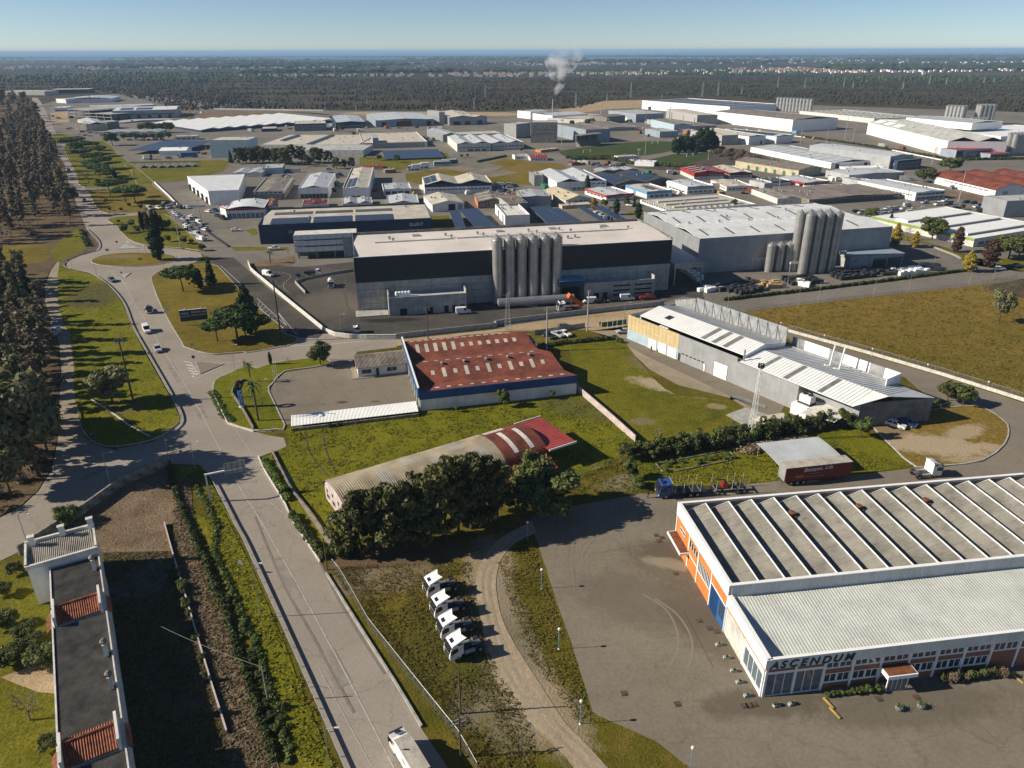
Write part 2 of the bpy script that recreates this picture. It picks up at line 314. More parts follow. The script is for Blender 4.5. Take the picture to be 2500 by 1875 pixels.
# ---------------------------------------------------------------- the setting: ground, roads, verges, water, haze
_z = [0.03]
def zz(): _z[0] += .002; return _z[0]
def spots(m, lst, noise=.35, nscale=.5):
    """worn patches of bare earth, oil or moss with ragged edges, at surveyed places: (x, y, rx, ry, angle, colour, strength)"""
    t = m.node_tree; n, l = t.nodes, t.links; b = n['Principled BSDF']
    cur = b.inputs['Base Color'].links[0].from_socket
    g = n.new('ShaderNodeNewGeometry'); nz = n.new('ShaderNodeTexNoise'); nz.inputs['Scale'].default_value = nscale; nz.inputs['Detail'].default_value = 7; nz.inputs['Roughness'].default_value = .7; l.new(g.outputs['Position'], nz.inputs['Vector'])
    for x, y, rx, ry, a, col, st in lst:
        mp = n.new('ShaderNodeMapping'); mp.vector_type = 'TEXTURE'; mp.inputs['Location'].default_value = (x,y,0); mp.inputs['Rotation'].default_value = (0,0,a); mp.inputs['Scale'].default_value = (rx,ry,1e4)
        l.new(g.outputs['Position'], mp.inputs['Vector']); ln = n.new('ShaderNodeVectorMath'); ln.operation = 'LENGTH'; l.new(mp.outputs[0], ln.inputs[0])
        ad = n.new('ShaderNodeMath'); ad.operation = 'MULTIPLY_ADD'; ad.inputs[1].default_value = noise*4; l.new(nz.outputs['Fac'], ad.inputs[0]); l.new(ln.outputs['Value'], ad.inputs[2])
        mr = n.new('ShaderNodeMapRange'); mr.inputs[1].default_value = .75+noise*2; mr.inputs[2].default_value = 1.2+noise*2; mr.inputs[3].default_value = st; mr.inputs[4].default_value = 0; l.new(ad.outputs[0], mr.inputs[0])
        mx = n.new('ShaderNodeMix'); mx.data_type = 'RGBA'; l.new(mr.outputs[0], mx.inputs[0]); l.new(cur, mx.inputs[6]); mx.inputs[7].default_value = lin(col); cur = mx.outputs[2]
    l.new(cur, b.inputs['Base Color'])
ground_mat('olive_grass', [(.18,(.04,.042,.0045)),(.4,(.075,.07,.0077)),(.58,(.115,.092,.0135)),(.85,(.19,.145,.0360))], .07, .45, .7, 2.5, .6)
ground_mat('green_grass', [(.15,(.045,.058,.0045)),(.38,(.105,.112,.0063)),(.58,(.15,.145,.0095)),(.85,(.2,.165,.0248))], .06, .45, .8, 2.5, .65)
ground_mat('brown_grass', [(.2,(.07,.06,.0081)),(.45,(.13,.1,.0144)),(.65,(.175,.13,.0203)),(.9,(.23,.17,.0315))], .05, .4, .6, 2.5, .6)
ground_mat('field_grass', [(.15,(.085,.075,.012)),(.38,(.138,.1,.017)),(.6,(.185,.125,.028)),(.9,(.23,.16,.045))], .02, .4, .6, 2.5, .6)
ground_mat('lawn_grass', [(.18,(.045,.055,.0054)),(.4,(.098,.098,.0077)),(.6,(.142,.125,.0126)),(.88,(.2,.155,.0270))], .04, .45, .7, 2.5, .65)
ground_mat('bare_earth', [(.2,(.07,.052,.034)),(.5,(.16,.115,.075)),(.8,(.27,.2,.135))], .16, .5, 1., 2.5, .7)
ground_mat('sandy_earth', [(.2,(.22,.15,.08)),(.5,(.34,.25,.15)),(.8,(.42,.34,.24))], .1, .3, .5)
ground_mat('dark_earth', [(.2,(.04,.035,.028)),(.5,(.08,.066,.05)),(.8,(.15,.125,.1))], .14, .5, .9, 2.5, .6)
ground_mat('gravel', [(.2,(.19,.155,.11)),(.5,(.27,.225,.165)),(.8,(.33,.285,.22))], .12, .22, .25, 1.2, .6)
ground_mat('track_earth', [(.2,(.2,.155,.1)),(.5,(.31,.25,.17)),(.8,(.39,.325,.235))], .15, .25, .35, 2., .65)
ground_mat('wood_floor', [(.2,(.05,.037,.022)),(.5,(.11,.078,.045)),(.75,(.17,.12,.07)),(.9,(.09,.09,.03))], .06, .45, .7, 2.5, .6)
ground_mat('asphalt', [(.2,(.23,.2,.17)),(.5,(.27,.237,.2)),(.8,(.31,.275,.235))], .05, .12, .1, 6., .3, .16)
ground_mat('asphalt_yard', [(.15,(.135,.115,.088)),(.45,(.18,.156,.12)),(.8,(.22,.192,.152))], .035, .14, .1, 6., .4, .14)
ground_mat('asphalt_dark', [(.2,(.042,.04,.037)),(.5,(.066,.061,.055)),(.8,(.11,.098,.084))], .05, .15, .1, 6., .45, .1)
ground_mat('asphalt_estate', [(.2,(.115,.105,.09)),(.5,(.165,.15,.128)),(.8,(.225,.2,.165))], .02, .16, .1, 5., .5, .1)
ground_mat('turf', [(.2,(.035,.052,.016)),(.6,(.05,.068,.02)),(.9,(.07,.082,.028))], .03, .2, .2)
mat('kerb_stone', (.36,.35,.32), .9, .2, .8, fine=.1); mat('road_paint', (.62,.61,.57), .8, .3, 1.5, col2=(.3,.28,.26), fine=.15, coords='World')
mat('worn_paint', (.45,.425,.39), .85, .3, 1.2, col2=(.28,.255,.225), fine=.15, coords='World'); mat('tar', (.07,.064,.058), .8, .2, 1., coords='World'); mat('tyre_trace', (.15,.132,.112), .9, .2, 1., col2=(.19,.168,.142), coords='World'); mat('pale_trace', (.205,.18,.142), .9, .2, 1., col2=(.18,.157,.122), coords='World')
def plain_mat():
    m = ground_mat('plain', [(.12,(.013,.018,.012)),(.42,(.026,.03,.018)),(.56,(.055,.048,.032)),(.75,(.12,.098,.066)),(.95,(.07,.08,.04))], .0011, .45, 0, 1, .6)
    return m
plain_mat()
ground_mat('heath', [(.15,(.025,.025,.013)),(.45,(.045,.039,.02)),(.7,(.085,.063,.035)),(.9,(.17,.12,.065))], .012, .4, 0)
sea_m = glass('sea_water', (.05,.15,.18), .45)
tag(sheet('ground', [(-1500,-150),(1500,-150),(1500,1010),(-1500,1010)], 0, 'olive_grass'), kind='structure')
sheet('heath', [(-1500,1010),(1500,1010),(3500,2300),(-3500,2300)], 0, 'heath')
sheet('heath', [(-1500,-150),(-1500,1010),(-3500,2300),(-3500,-150)], 0, 'heath'); sheet('heath', [(1500,-150),(3500,-150),(3500,2300),(1500,1010)], 0, 'heath')
sheet('plain', [(-3500,2300),(3500,2300),(3500,-150),(60000,-150),(60000,13000),(-60000,13000),(-60000,-150),(-3500,-150)], 0, 'plain')
sheet('sea', [(-60000,13000),(60000,13000),(60000,75000),(-60000,75000)], -.5, sea_m)
sheet('lagoon', [(-9000,8300),(-1500,8000),(2600,7600),(3800,8300),(2400,9300),(-1800,10300),(-9000,10600)], .5, sea_m)
sheet('lagoon', [(3300,6500),(9500,8200),(12000,9200),(9000,9000),(4800,7800)], .5, sea_m)
sheet('estate_pavement', [(-411,686),(-606,1009),(-731,1212),(-802,1422),(-777,1552),(-405,1197),(-260.4,1084),(-8.25,1050),(145.2,1171),(449,1156),(689,999),(471,625),(311,401),(212.1,262.7),(158.3,245.4),(73.4,219.2),(62.1,233.0),(34.2,217.5),(-35.1,194.8),(-55.3,202.4),(-74.1,231.0),(-115.8,279.1),(-127.5,296.3),(-174.6,376),(-209.4,436),(-126.0,231.5),(-149.4,259.0)], zz(), 'asphalt_estate')
MAIN = [(-17.87,56.1),(-19.39,58.5),(-44.7,100.7),(-48.9,106.9),(-59.6,123.4),(-62.4,126.5),(-68.7,126.9),(-70.8,123.0),(-79.0,131.7),(-82.1,133.0),(-75.8,135.9),(-73.8,141.6),(-74.8,147.5),(-84.0,162.1),(-113.2,206.4),(-127.8,230.8),(-143.3,251.6),(-156.3,265.0),(-170.3,273.6),(-175.5,282.7),(-174.8,292.3),(-172.0,298.6),(-175.6,309),(-184.4,323),(-197.7,341),(-219.4,373),(-237.2,401),(-277.8,470),(-299.7,510),(-403,676),(-423,707),(-467,777),(-611,1009),(-778,1276),(-869,1426),(-858,1425),(-724,1212),(-541,912),(-450,764),(-402,691),(-369,629),(-287.4,498),(-258.1,453),(-242.4,429),(-211.2,379),(-200.9,376),(-189.8,379),(-186.1,372),(-197.7,369),(-199.1,362),(-187.5,346),(-168.9,320),(-155.5,308),(-135.9,301),(-127.5,296.3),(-123.7,288.0),(-123.8,280.1),(-126.1,277.1),(-132.4,270.9),(-132.3,262.2),(-128.9,253.8),(-111.2,222.1),(-93.1,192.8),(-90.6,189.5),(-82.7,184.7),(-79.1,184.4),(-73.3,185.9),(-70.3,176.8),(-72.9,171.9),(-74.6,167.4),(-72.8,161.3),(-69.0,154.8),(-62.9,144.2),(-56.0,140.5),(-52.6,138.8),(-48.7,137.6),(-46.8,133.4),(-49.3,131.5),(-51.5,129.4),(-49.9,126.1),(-40.8,111.5),(-39.4,108.5),(-31.0,95.6),(-29.42,92.9),(-11.34,64.1),(-7.5,58.4),(-5.94,56.1)]
sheet('road', MAIN, zz(), 'asphalt')
sheet('road', [(-68.4,127.4),(-68.2,125.7),(-73.9,119.3),(-76.5,109.4),(-79.3,101.8),(-83.0,96.3),(-84.9,91.3),(-93.2,103.4),(-90.6,108.3),(-88.9,111.9),(-88.9,116.6),(-90.7,124.6),(-95.6,135.1),(-92.3,139.0),(-86.4,134.2),(-81.8,132.5),(-75.4,134.9),(-73.0,138.9)], zz(), 'asphalt')
sheet('gravel_lane', [(-94.7,133.4),(-105.6,153.7),(-118.1,176.9),(-129.3,195.8),(-137.4,206.7),(-154.0,231.8),(-164.4,249.5),(-172.9,267.8),(-179.5,280.8),(-178.9,284.7),(-172.7,273.2),(-168.2,264.3),(-149.8,231.7),(-134.3,207.8),(-128.8,201.1),(-114.7,176.8),(-103.3,156.4),(-99.8,150.9),(-91.7,138.4)], zz(), 'gravel')
sheet('road', [(-73.9,185.7),(-62.4,191.0),(-61.0,196.6),(-63.1,202.4),(-57.1,203.5),(-49.6,197.0),(-40.4,195.9),(-33.0,195.6),(-32.0,189.8),(-42.4,186.5),(-42.3,181.4),(-48.8,180.5),(-54.8,182.2),(-63.5,178.9),(-66.5,175.4),(-69.7,177.2)], zz(), 'asphalt')
sheet('road', [(-116.2,278.9),(-124.4,289.0),(-111.2,287.9),(-106.0,279.9),(-98.3,267.8),(-90.6,254.9),(-71.2,225.8),(-57.6,205.9),(-54.8,202.1),(-55.5,197.0),(-61.1,197.6),(-64.8,200.8),(-69.6,205.8),(-80.9,224.7),(-95.4,247.2),(-108.6,268.9)], zz(), 'asphalt_dark')
sheet('factory_yard', [(-102.1,278.2),(-80.2,273.3),(-61.6,280.6),(65.2,291.0),(68.9,264.4),(65.6,238.9),(63.5,231.6),(57.4,235.2),(43.2,223.2),(30.3,219.5),(-6.1,208.2),(-2.45,209.5),(-40.8,197.7),(-49.4,199.6),(-55.7,204.0),(-91.9,258.6),(-97.8,268.1)], zz(), 'asphalt_dark')
sheet('factory_yard', [(72.7,282.9),(131.6,290.2),(197.1,302),(174.9,268.5),(74.6,232.4),(63.8,233.2)], zz(), 'asphalt_estate')
sheet('road', [(68.6,229.0),(173.3,265.8),(200.1,273.7),(225.2,281.0),(214.6,266.2),(185.2,257.1),(157.9,244.6),(73.2,218.6),(66.8,224.9)], zz(), 'asphalt_estate')
sheet('dirt_road', [(-33.0,195.4),(-2.41,204.6),(-6.03,205.0),(11.21,211.5),(30.3,218.8),(43.2,222.8),(65.3,228.9),(65.6,224.9),(44.2,216.8),(34.6,206.9),(22.92,202.0),(22.32,203.6),(6.59,202.1),(-5.96,202.2),(0.28,201.3),(-13.25,199.3),(-32.1,190.7)], zz(), 'sandy_earth')
sheet('yard', [(-49.8,143.4),(-58.6,160.6),(-59.0,164.8),(-58.3,172.4),(-53.2,174.5),(-48.0,177.0),(-49.0,181.4),(-42.4,181.4),(-27.06,172.6),(-21.36,154.3)], zz(), 'asphalt_yard')
YARD = [(2.82,106.7),(4.23,100.5),(6.71,85.5),(8.18,77.7),(9.91,66.2),(10.7,65.5),(14.21,63.5),(17.26,61.7),(19.75,58.8),(28.36,52.1),(67.7,52.0),(144.9,149.7),(119.0,153.1),(108.6,168.1),(80.2,200.9),(77.9,203.1),(79.1,193.6),(98.6,168.1),(98.4,158.2),(100.2,154.7),(102.7,151.5),(108.5,151.2),(109.2,144.7),(107.7,140.4),(102.7,133.5),(94.1,126.7),(85.2,124.7),(79.4,124.3),(68.9,122.3),(50.4,119.7),(42.5,118.2),(42.6,117.6),(25.91,115.3),(23.64,115.5),(18.27,113.7),(10.16,111.3),(3.4,108.3)]
sheet('yard', YARD, zz(), 'asphalt_yard')
sheet('dirt_track', smooth_line([(4.07,103.5),(0.62,100.7),(-1.42,97.4),(-2.36,93.7),(-2.53,89.3),(-1.51,82.6),(0.47,77.2),(3.25,71.2),(6.26,64.8),(9.1,60.9),(14.33,52.2),(8.63,52.2),(6.91,58.4),(3.8,62.5),(-1.17,68.7),(-4.08,77.1),(-4.01,78.8),(-5.66,89.1),(-5.17,95.1),(-2.3,101.6),(3.51,106.9)], 3), zz(), 'track_earth')
sheet('pavement', [(22.92,202.0),(32.3,203.5),(33.8,201.3),(36.6,206.8),(32.5,192.0),(31.7,189.0),(35.5,173.6),(40.8,163.9),(51.6,156.4),(53.5,151.6),(48.0,147.6),(50.9,141.4),(55.8,135.0),(62.9,156.3),(42.9,180.5),(32.8,194.0)], zz(), 'gravel')
sheet('concrete_apron', [(32.7,196.0),(49.2,177.8),(63.0,152.2),(59.6,146.3),(55.9,149.5),(52.5,156.4),(44.1,170.2),(36.3,182.4),(31.4,192.0),(29.88,197.1)], zz(), 'asphalt_yard')
sheet('concrete_apron', [(48.0,147.6),(53.7,151.2),(57.4,147.9),(51.7,140.5)], zz(), 'kerb_stone')
ZR = _z[0]+.004
def verge(pts, m, k=3, kerb='kerb_stone', h=.14, name='grass_verge'): return sheet(name, smooth_line(pts, k, True) if k else pts, ZR+h+.004*RNG.random(), m, h+.05, kerb)
V1 = verge([(-100.6,152.3),(-93.2,140.8),(-87.1,134.7),(-82.3,133.4),(-76.0,136.3),(-74.1,141.9),(-75.0,147.5),(-84.3,162.1),(-98.9,183.9),(-113.4,206.4),(-127.9,230.2),(-143.1,250.5),(-155.9,263.8),(-169.2,271.7),(-171.6,271.8),(-167.1,262.6),(-149.7,231.7),(-134.2,207.8),(-128.7,201.1),(-114.6,176.8),(-103.2,156.4)], 'green_grass', 2, None)
verge([(-128.6,253.8),(-131.7,261.3),(-131.6,269.7),(-125.6,276.0),(-115.7,277.4),(-108.5,268.0),(-95.4,246.4),(-81.7,225.0),(-66.2,202.8),(-70.0,205.2),(-65.0,199.7),(-61.8,197.6),(-61.2,194.5),(-62.8,191.0),(-72.7,185.8),(-72.8,186.6),(-79.4,185.2),(-83.0,185.4),(-90.7,190.0),(-93.8,194.5),(-111.0,222.3)], 'brown_grass', 2)
verge([(-165.2,282.6),(-166.0,289.6),(-162.1,294.3),(-154.9,295.8),(-145.4,294.9),(-138.5,292.3),(-134.2,288.1),(-133.2,282.2),(-137.5,276.9),(-144.8,274.4),(-153.7,275.2),(-161.2,278.3)], 'brown_grass', 3, name='roundabout_island')
verge([(-197.8,360),(-196.5,367),(-185.5,371),(-175.9,374),(-163.4,357),(-143.8,327),(-126.2,298.9),(-136.5,303),(-156.2,309),(-169.3,321),(-187.9,348)], 'lawn_grass', 2)
verge([(-211.8,381),(-242.2,429),(-247.6,444),(-228.6,458),(-220.1,461),(-185.2,406),(-185.7,400),(-190.7,381),(-201.9,378)], 'brown_grass', 2)
verge([(-258.6,454),(-287.3,499),(-365,625),(-391,671),(-400,696),(-377,711),(-325,628),(-280.1,559),(-227.0,476),(-226.8,461)], 'lawn_grass', 2)
verge([(-285.8,566),(-229.9,575),(-212.4,571),(-197.7,513),(-209.2,481),(-225.0,473),(-232.3,466),(-264.8,527)], 'lawn_grass', 2)
verge([(-448,752),(-459,764),(-454,770),(-437,764),(-407,701),(-414,696)], 'green_grass', 2)
verge([(-72.3,160.9),(-74.3,167.4),(-72.5,171.3),(-69.3,176.6),(-66.2,175.0),(-63.3,178.3),(-54.6,181.7),(-49.0,180.4),(-48.2,177.9),(-53.3,175.1),(-58.6,173.1),(-59.4,165.2),(-58.8,160.6),(-50.0,143.1),(-51.2,141.3),(-55.0,140.7),(-52.0,140.5),(-56.0,141.0),(-62.8,144.5),(-68.8,154.8)], 'green_grass', 2)
sheet('lawn', [(-49.3,141.6),(-39.0,144.6),(-21.2,150.2),(4.82,156.1),(15.67,159.2),(25.89,135.1),(21.75,128.7),(18.51,125.7),(11.47,120.9),(9.65,123.8),(4.76,116.5),(-27.63,98.3),(-30.1,100.2),(-36.5,111.6),(-48.9,130.8),(-46.7,134.6)], zz(), 'green_grass')
sheet('lawn', [(6.21,189.2),(29.35,195.9),(32.1,191.8),(33.7,178.8),(35.3,168.6),(37.2,161.6),(39.6,157.9),(51.2,155.0),(53.3,151.2),(48.1,147.6),(51.1,141.7),(48.5,139.0),(32.6,135.9),(27.25,135.1),(15.76,161.0),(15.74,186.7)], zz(), 'lawn_grass')
sheet('lawn', [(30.2,136.2),(21.87,127.7),(22.71,122.7),(26.27,117.1),(42.7,118.6),(69.0,122.5),(79.0,125.1),(77.6,135.9),(75.5,140.6),(61.9,137.8),(46.6,132.8)], zz(), 'green_grass')
sheet('field', [(73.3,219.0),(89.1,224.6),(133.1,238.0),(158.2,245.2),(183.5,254.4),(209.6,259.1),(124.5,140.3),(120.3,155.2),(109.5,169.7),(80.5,201.4)], zz(), 'field_grass')
sheet('earth', [(162.7,245.1),(183.7,254.8),(210.2,260.0),(193.0,235.9),(169.2,231.9),(163.6,238.4)], zz(), 'dark_earth')
verge([(78.6,140.6),(79.7,143.6),(92.3,148.6),(103.3,151.5),(108.1,150.6),(108.8,144.3),(107.5,140.4),(102.6,133.8),(94.1,127.1),(85.5,125.1),(79.6,124.7),(78.8,132.6)], 'field_grass', 2)
sheet('earth', [(-68.3,125.4),(-73.7,119.0),(-76.4,109.2),(-77.4,104.1),(-72.3,104.6),(-67.6,98.6),(-62.2,88.7),(-58.7,82.7),(-53.0,73.9),(-49.7,68.7),(-45.7,62.3),(-42.9,57.3),(-31.6,57.3),(-33.9,61.8),(-38.5,69.9),(-43.7,78.1),(-50.4,89.3),(-56.1,98.9),(-60.5,105.8),(-57.6,107.7),(-64.1,118.3)], zz(), 'bare_earth')
sheet('earth', [(-68.1,98.5),(-56.1,98.7),(-50.4,89.3),(-43.5,78.1),(-38.5,69.9),(-33.9,61.8),(-31.3,57.3),(-43.0,57.3),(-48.2,65.6),(-58.7,82.7)], zz(), 'dark_earth')
sheet('garden', [(-86.4,93.9),(-78.9,95.8),(-69.9,87.4),(-66.3,81.5),(-61.6,73.9),(-54.1,61.9),(-51.6,57.4),(-62.7,57.4)], zz(), 'lawn_grass')
sheet('garden_path', [(-67.5,72.0),(-63.8,74.2),(-61.7,73.9),(-58.7,69.3),(-61.0,69.5),(-65.0,71.0)], zz(), 'sandy_earth')
sheet('earth', [(-63.8,117.8),(-60.3,109.6),(-56.1,98.9),(-50.4,89.3),(-43.7,78.1),(-33.9,61.8),(-30.9,57.3),(-26.2,57.3),(-35.6,73.8),(-44.8,87.6),(-51.8,98.9),(-56.1,107.2),(-60.1,116.9),(-63.1,122.0)], zz(), 'bare_earth')
sheet('grass_strip', [(-67.2,125.7),(-63.2,126.1),(-59.7,122.9),(-46.9,103.9),(-51.6,110.0),(-41.2,93.7),(-31.2,76.9),(-28.06,71.1),(-19.84,57.3),(-23.7,57.3),(-36.2,78.9),(-38.7,82.6),(-33.6,73.8),(-43.8,90.0),(-53.4,104.4),(-57.5,110.0),(-52.5,106.9),(-61.2,119.6)], zz(), 'green_grass')
sheet('footpath', [(-49.2,130.2),(-44.2,123.8),(-40.1,116.3),(-36.2,110.3),(-29.82,100.2),(-30.5,99.8),(-41.1,116.3),(-49.1,130.3)], zz(), 'gravel')
sheet('grass_strip', [(-51.2,128.9),(-49.2,130.2),(-48.9,129.8),(-40.9,115.8),(-30.3,99.6),(-29.04,95.6),(-31.0,95.6),(-39.4,109.0),(-49.6,126.3)], zz(), 'green_grass')
sheet('football_pitch', smooth_line([(39.2,611),(44.8,632),(97.7,682),(128.5,693),(144.5,685),(133.2,629),(106.4,597),(80.6,586),(54.2,581),(43.0,591)], 2, True), zz(), 'turf')
sheet('football_pitch', [(100.5,568),(127.8,602),(160.9,612),(163.0,584),(123.3,543),(102.7,542)], zz(), 'turf')
sheet('lawn', [(-117.6,591),(-60.8,597),(-52.6,621),(-46.2,578),(-68.8,561),(-76.0,522),(-94.0,523),(-109.6,548)], zz(), 'lawn_grass')
sheet('lawn', [(-71.0,505),(-47.8,528),(-33.0,522),(-13.58,533),(13.96,497),(12.87,457),(-11.96,464),(-57.5,463),(-66.7,478)], zz(), 'brown_grass')
sheet('court', [(-48.1,531),(-36.9,540),(-22.47,527),(-32.6,514)], zz(), 'asphalt_yard'); sheet('court', [(-31.4,510),(-16.32,534),(8.01,512),(-12.56,490)], zz(), 'asphalt_yard')
sheet('mound', [(-17.92,556),(-4.8,581),(15.79,566),(6.37,553),(-0.24,533),(-13.36,509),(-5.41,540)], zz(), 'brown_grass')
sheet('lawn', [(-8.37,527),(14.08,559),(36.5,552),(39.0,532),(29.19,520),(8.59,515),(13.96,497)], zz(), 'field_grass')
sheet('earth', [(-621,1052),(-625,1100),(-518,911),(-535,903)], zz(), 'sandy_earth'); sheet('earth', [(-463,1093),(-305,1062),(-296.8,1085),(-224.5,994),(-246.9,1026),(-319,1040),(-306,997),(-359,959),(-407,961)], zz(), 'bare_earth')
sheet('earth', [(-232.1,1036),(-191.0,1057),(-8.17,1038),(27.51,1004),(-7.7,975),(-98.3,989),(-181.3,1002)], zz(), 'sandy_earth'); sheet('earth', [(62.0,1070),(154.1,1279),(267.6,1308),(217.0,1140),(135.6,1091),(82.3,1013)], zz(), 'sandy_earth')
sheet('scrub', [(171.5,633),(198.9,607),(193.0,548),(167.5,529),(137.4,518),(102.1,519),(86.2,531),(101.8,537),(125.2,543),(154.1,585)], zz(), 'dark_earth')
sheet('lawn', [(165.4,317),(176.8,305),(176.9,272.1),(175.9,281.6),(201.9,283.3),(189.0,263.0),(173.6,326)], zz(), 'lawn_grass')
sheet('lawn', [(-122.7,337),(-119.8,341),(-114.8,331),(-115.8,326)], zz(), 'green_grass'); sheet('lawn', [(-117.7,305),(-94.2,304),(-93.3,300),(-115.0,298.8)], zz(), 'lawn_grass')
sheet('earth', [(-101.9,279.2),(-87.9,290.9),(-84.7,280.9),(-84.9,276.2),(-99.6,273.5)], zz(), 'bare_earth'); sheet('earth', [(242.7,431),(253.9,435),(269.2,414),(274.6,410),(256.0,403),(241.3,415)], zz(), 'bare_earth')
sheet('lawn', [(-39.9,366),(-31.8,369),(-25.89,340),(-36.7,340)], zz(), 'lawn_grass'); sheet('lawn', [(58.5,376),(61.9,377),(67.5,371),(66.6,363),(60.7,365)], zz(), 'green_grass')
sheet('woodland_floor', [(-197.1,339),(-286.2,485),(-324,550),(-416,696),(-669,1101),(-885,1427),(-985,1518),(-1906,2240),(-281.6,250.0),(-100.5,93.3),(-93.5,103.7),(-89.2,112.3),(-89.0,116.9),(-91.1,125.1),(-96.3,136.2),(-105.8,153.7),(-118.3,176.9),(-129.5,195.8),(-137.5,206.7),(-154.2,231.8),(-164.6,249.5),(-173.6,268.7),(-178.8,282.8),(-175.5,282.7),(-175.0,292.8),(-172.2,299.1),(-176.3,310)], zz(), 'wood_floor')
sheet('clearing', [(-217.3,299.6),(-216.9,307),(-204.3,314),(-194.4,304),(-184.3,288.8),(-184.9,280.9),(-195.4,273.5),(-198.0,269.9)], zz(), 'brown_grass'); sheet('grass_strip', [(-193.9,304),(-194.5,310),(-203.3,343),(-195.1,333),(-179.3,308),(-175.5,292.8),(-176.8,282.7),(-181.0,284.7)], zz(), 'lawn_grass')
SAND = (.36,.285,.19); OIL = (.06,.05,.04)
spots(MATS['lawn_grass'], [(*(39.3,162.7), 11, 3.5, radians(-28), SAND, .9), (*(40.7,172.7), 13, 5, radians(-50), (.16,.135,.09), .8), (*(47.2,151.9), 2.2, 1.6, 0, SAND, .5), (*(28.79,144.6), 3, 2, 0, (.2,.16,.1), .6)])
spots(MATS['field_grass'], [(*(86.0,133.6), 13, 4.5, radians(-14), SAND, .95), (*(97.0,138.7), 6, 2.5, .5, SAND, .8), (*(98.3,132.5), 3, 1.6, 0, SAND, .8), (*(80.3,138.8), 4, 3, 0, (.22,.16,.09), .9), (*(91.8,127.2), 6, 1.2, 0, SAND, .7)])
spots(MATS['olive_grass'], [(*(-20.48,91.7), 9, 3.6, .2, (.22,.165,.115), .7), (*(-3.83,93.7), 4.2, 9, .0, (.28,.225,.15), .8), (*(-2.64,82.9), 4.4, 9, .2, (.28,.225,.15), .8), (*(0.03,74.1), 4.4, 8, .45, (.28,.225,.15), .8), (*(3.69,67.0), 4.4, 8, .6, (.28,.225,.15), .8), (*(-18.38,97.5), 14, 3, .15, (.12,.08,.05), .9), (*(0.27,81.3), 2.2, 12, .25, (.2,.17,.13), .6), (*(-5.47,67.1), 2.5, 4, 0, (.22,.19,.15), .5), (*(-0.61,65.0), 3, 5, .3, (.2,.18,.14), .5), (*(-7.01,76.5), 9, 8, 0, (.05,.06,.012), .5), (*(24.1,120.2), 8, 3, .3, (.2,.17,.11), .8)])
spots(MATS['asphalt_yard'], [(*(25.72,98.3), 5, 3, 0, (.09,.07,.05), .7), (*(26.17,94.3), 9, 5, -.6, (.105,.085,.062), .6), (*(21.02,86.1), 13, 6, -.3, (.115,.098,.078), .55), (*(28.33,81.2), 5, 9, .5, (.1,.08,.06), .6), (*(32.2,67.6), 9, 2.5, .1, (.09,.075,.055), .7), (*(49.5,67.0), 13, 3.5, .1, (.1,.085,.065), .6), (*(-39.8,154.8), 1.3, .7, 0, OIL, .9), (*(-32.1,155.2), 1.2, .4, 0, (.1,.06,.04), .9), (*(25.09,95.1), 4, 1.4, -.3, (.3,.255,.19), .6)])
spots(MATS['dark_earth'], [(*(-57.8,91.9), 6, 3.4, 1.0, (.2,.2,.2), .55), (*(-55.6,88.7), 2.5, 1.2, .6, (.2,.2,.2), .5)])
spots(MATS['green_grass'], [(*(-140.8,238.7), 9, 16, .3, (.085,.075,.03), .85), (*(-88.5,152.2), 5, 4, 0, (.12,.1,.035), .7), (*(17.57,150.5), 12, 5, -.4, (.085,.085,.028), .7), (*(18.91,124.7), 3, 1, .2, (.25,.21,.15), .7)])
spots(MATS['brown_grass'], [(*(-157.1,289.4), 9, 3, .1, (.19,.16,.085), .6)])
spots(MATS['asphalt_dark'], [(*(-59.5,227.6), 12, 14, .4, (.12,.105,.085), .6), (*(-36.6,212.3), 9, 2, .1, (.02,.02,.02), .8), (*(31.4,227.9), 25, 3, .2, (.14,.12,.095), .6)])
def stripe(pts, w, m='road_paint', k=3, name='road_marking'): return ribbon(name, smooth_line(pts, k) if k > 1 else pts, w, ZR+.008*RNG.random(), m)
def dashes(pts, w, on, off, m='road_paint', name='road_marking'):
    q = resample(smooth_line(pts, 4), .25); i = 0; n_on, n_off = int(on/.25), int(off/.25)
    while i+n_on < len(q): ribbon(name, q[i:i+n_on+1:max(1,n_on//2)], w, ZR+.009, m); i += n_on+n_off
stripe([(-13.24,57.6),(-20.55,69.8),(-32.2,88.6),(-46.0,110.0),(-49.0,114.2),(-55.4,124.4),(-63.6,137.7),(-78.9,162.1),(-94.0,184.8),(-113.6,214.7),(-124.7,231.5),(-135.7,249.1)], .16, 'worn_paint')
stripe([(-40.5,110.4),(-56.7,135.9),(-62.3,144.2),(-68.0,152.7)], .1, 'worn_paint'); stripe([(-38.6,107.1),(-44.2,112.9)], .1, 'worn_paint'); stripe([(-16.23,58.6),(-22.01,67.4),(-25.73,73.2)], .1, 'worn_paint')
stripe([(-81.7,130.6),(-75.4,125.7),(-72.7,130.0)], .1, 'worn_paint'); stripe([(-79.4,114.8),(-80.5,109.8),(-81.0,104.8)], .12, 'worn_paint')
for q in ([(-87.1,180.0),(-85.1,179.2)], [(-85.8,177.8),(-83.7,176.9)], [(-84.5,175.6),(-82.3,174.7)], [(-83.4,173.9),(-81.2,173.0)], [(-82.3,172.2),(-80.1,171.3)], [(-81.1,170.4),(-80.4,169.7)]): stripe(q, .5, k=1)
stripe([(-85.1,179.2),(-79.8,171.3)], .2, k=1); stripe([(-79.7,168.1),(-78.0,172.1),(-75.4,177.8)], .2, k=1); stripe([(-80.6,179.0),(-74.7,179.0),(-71.8,180.4)], .18, 'road_paint', 1)
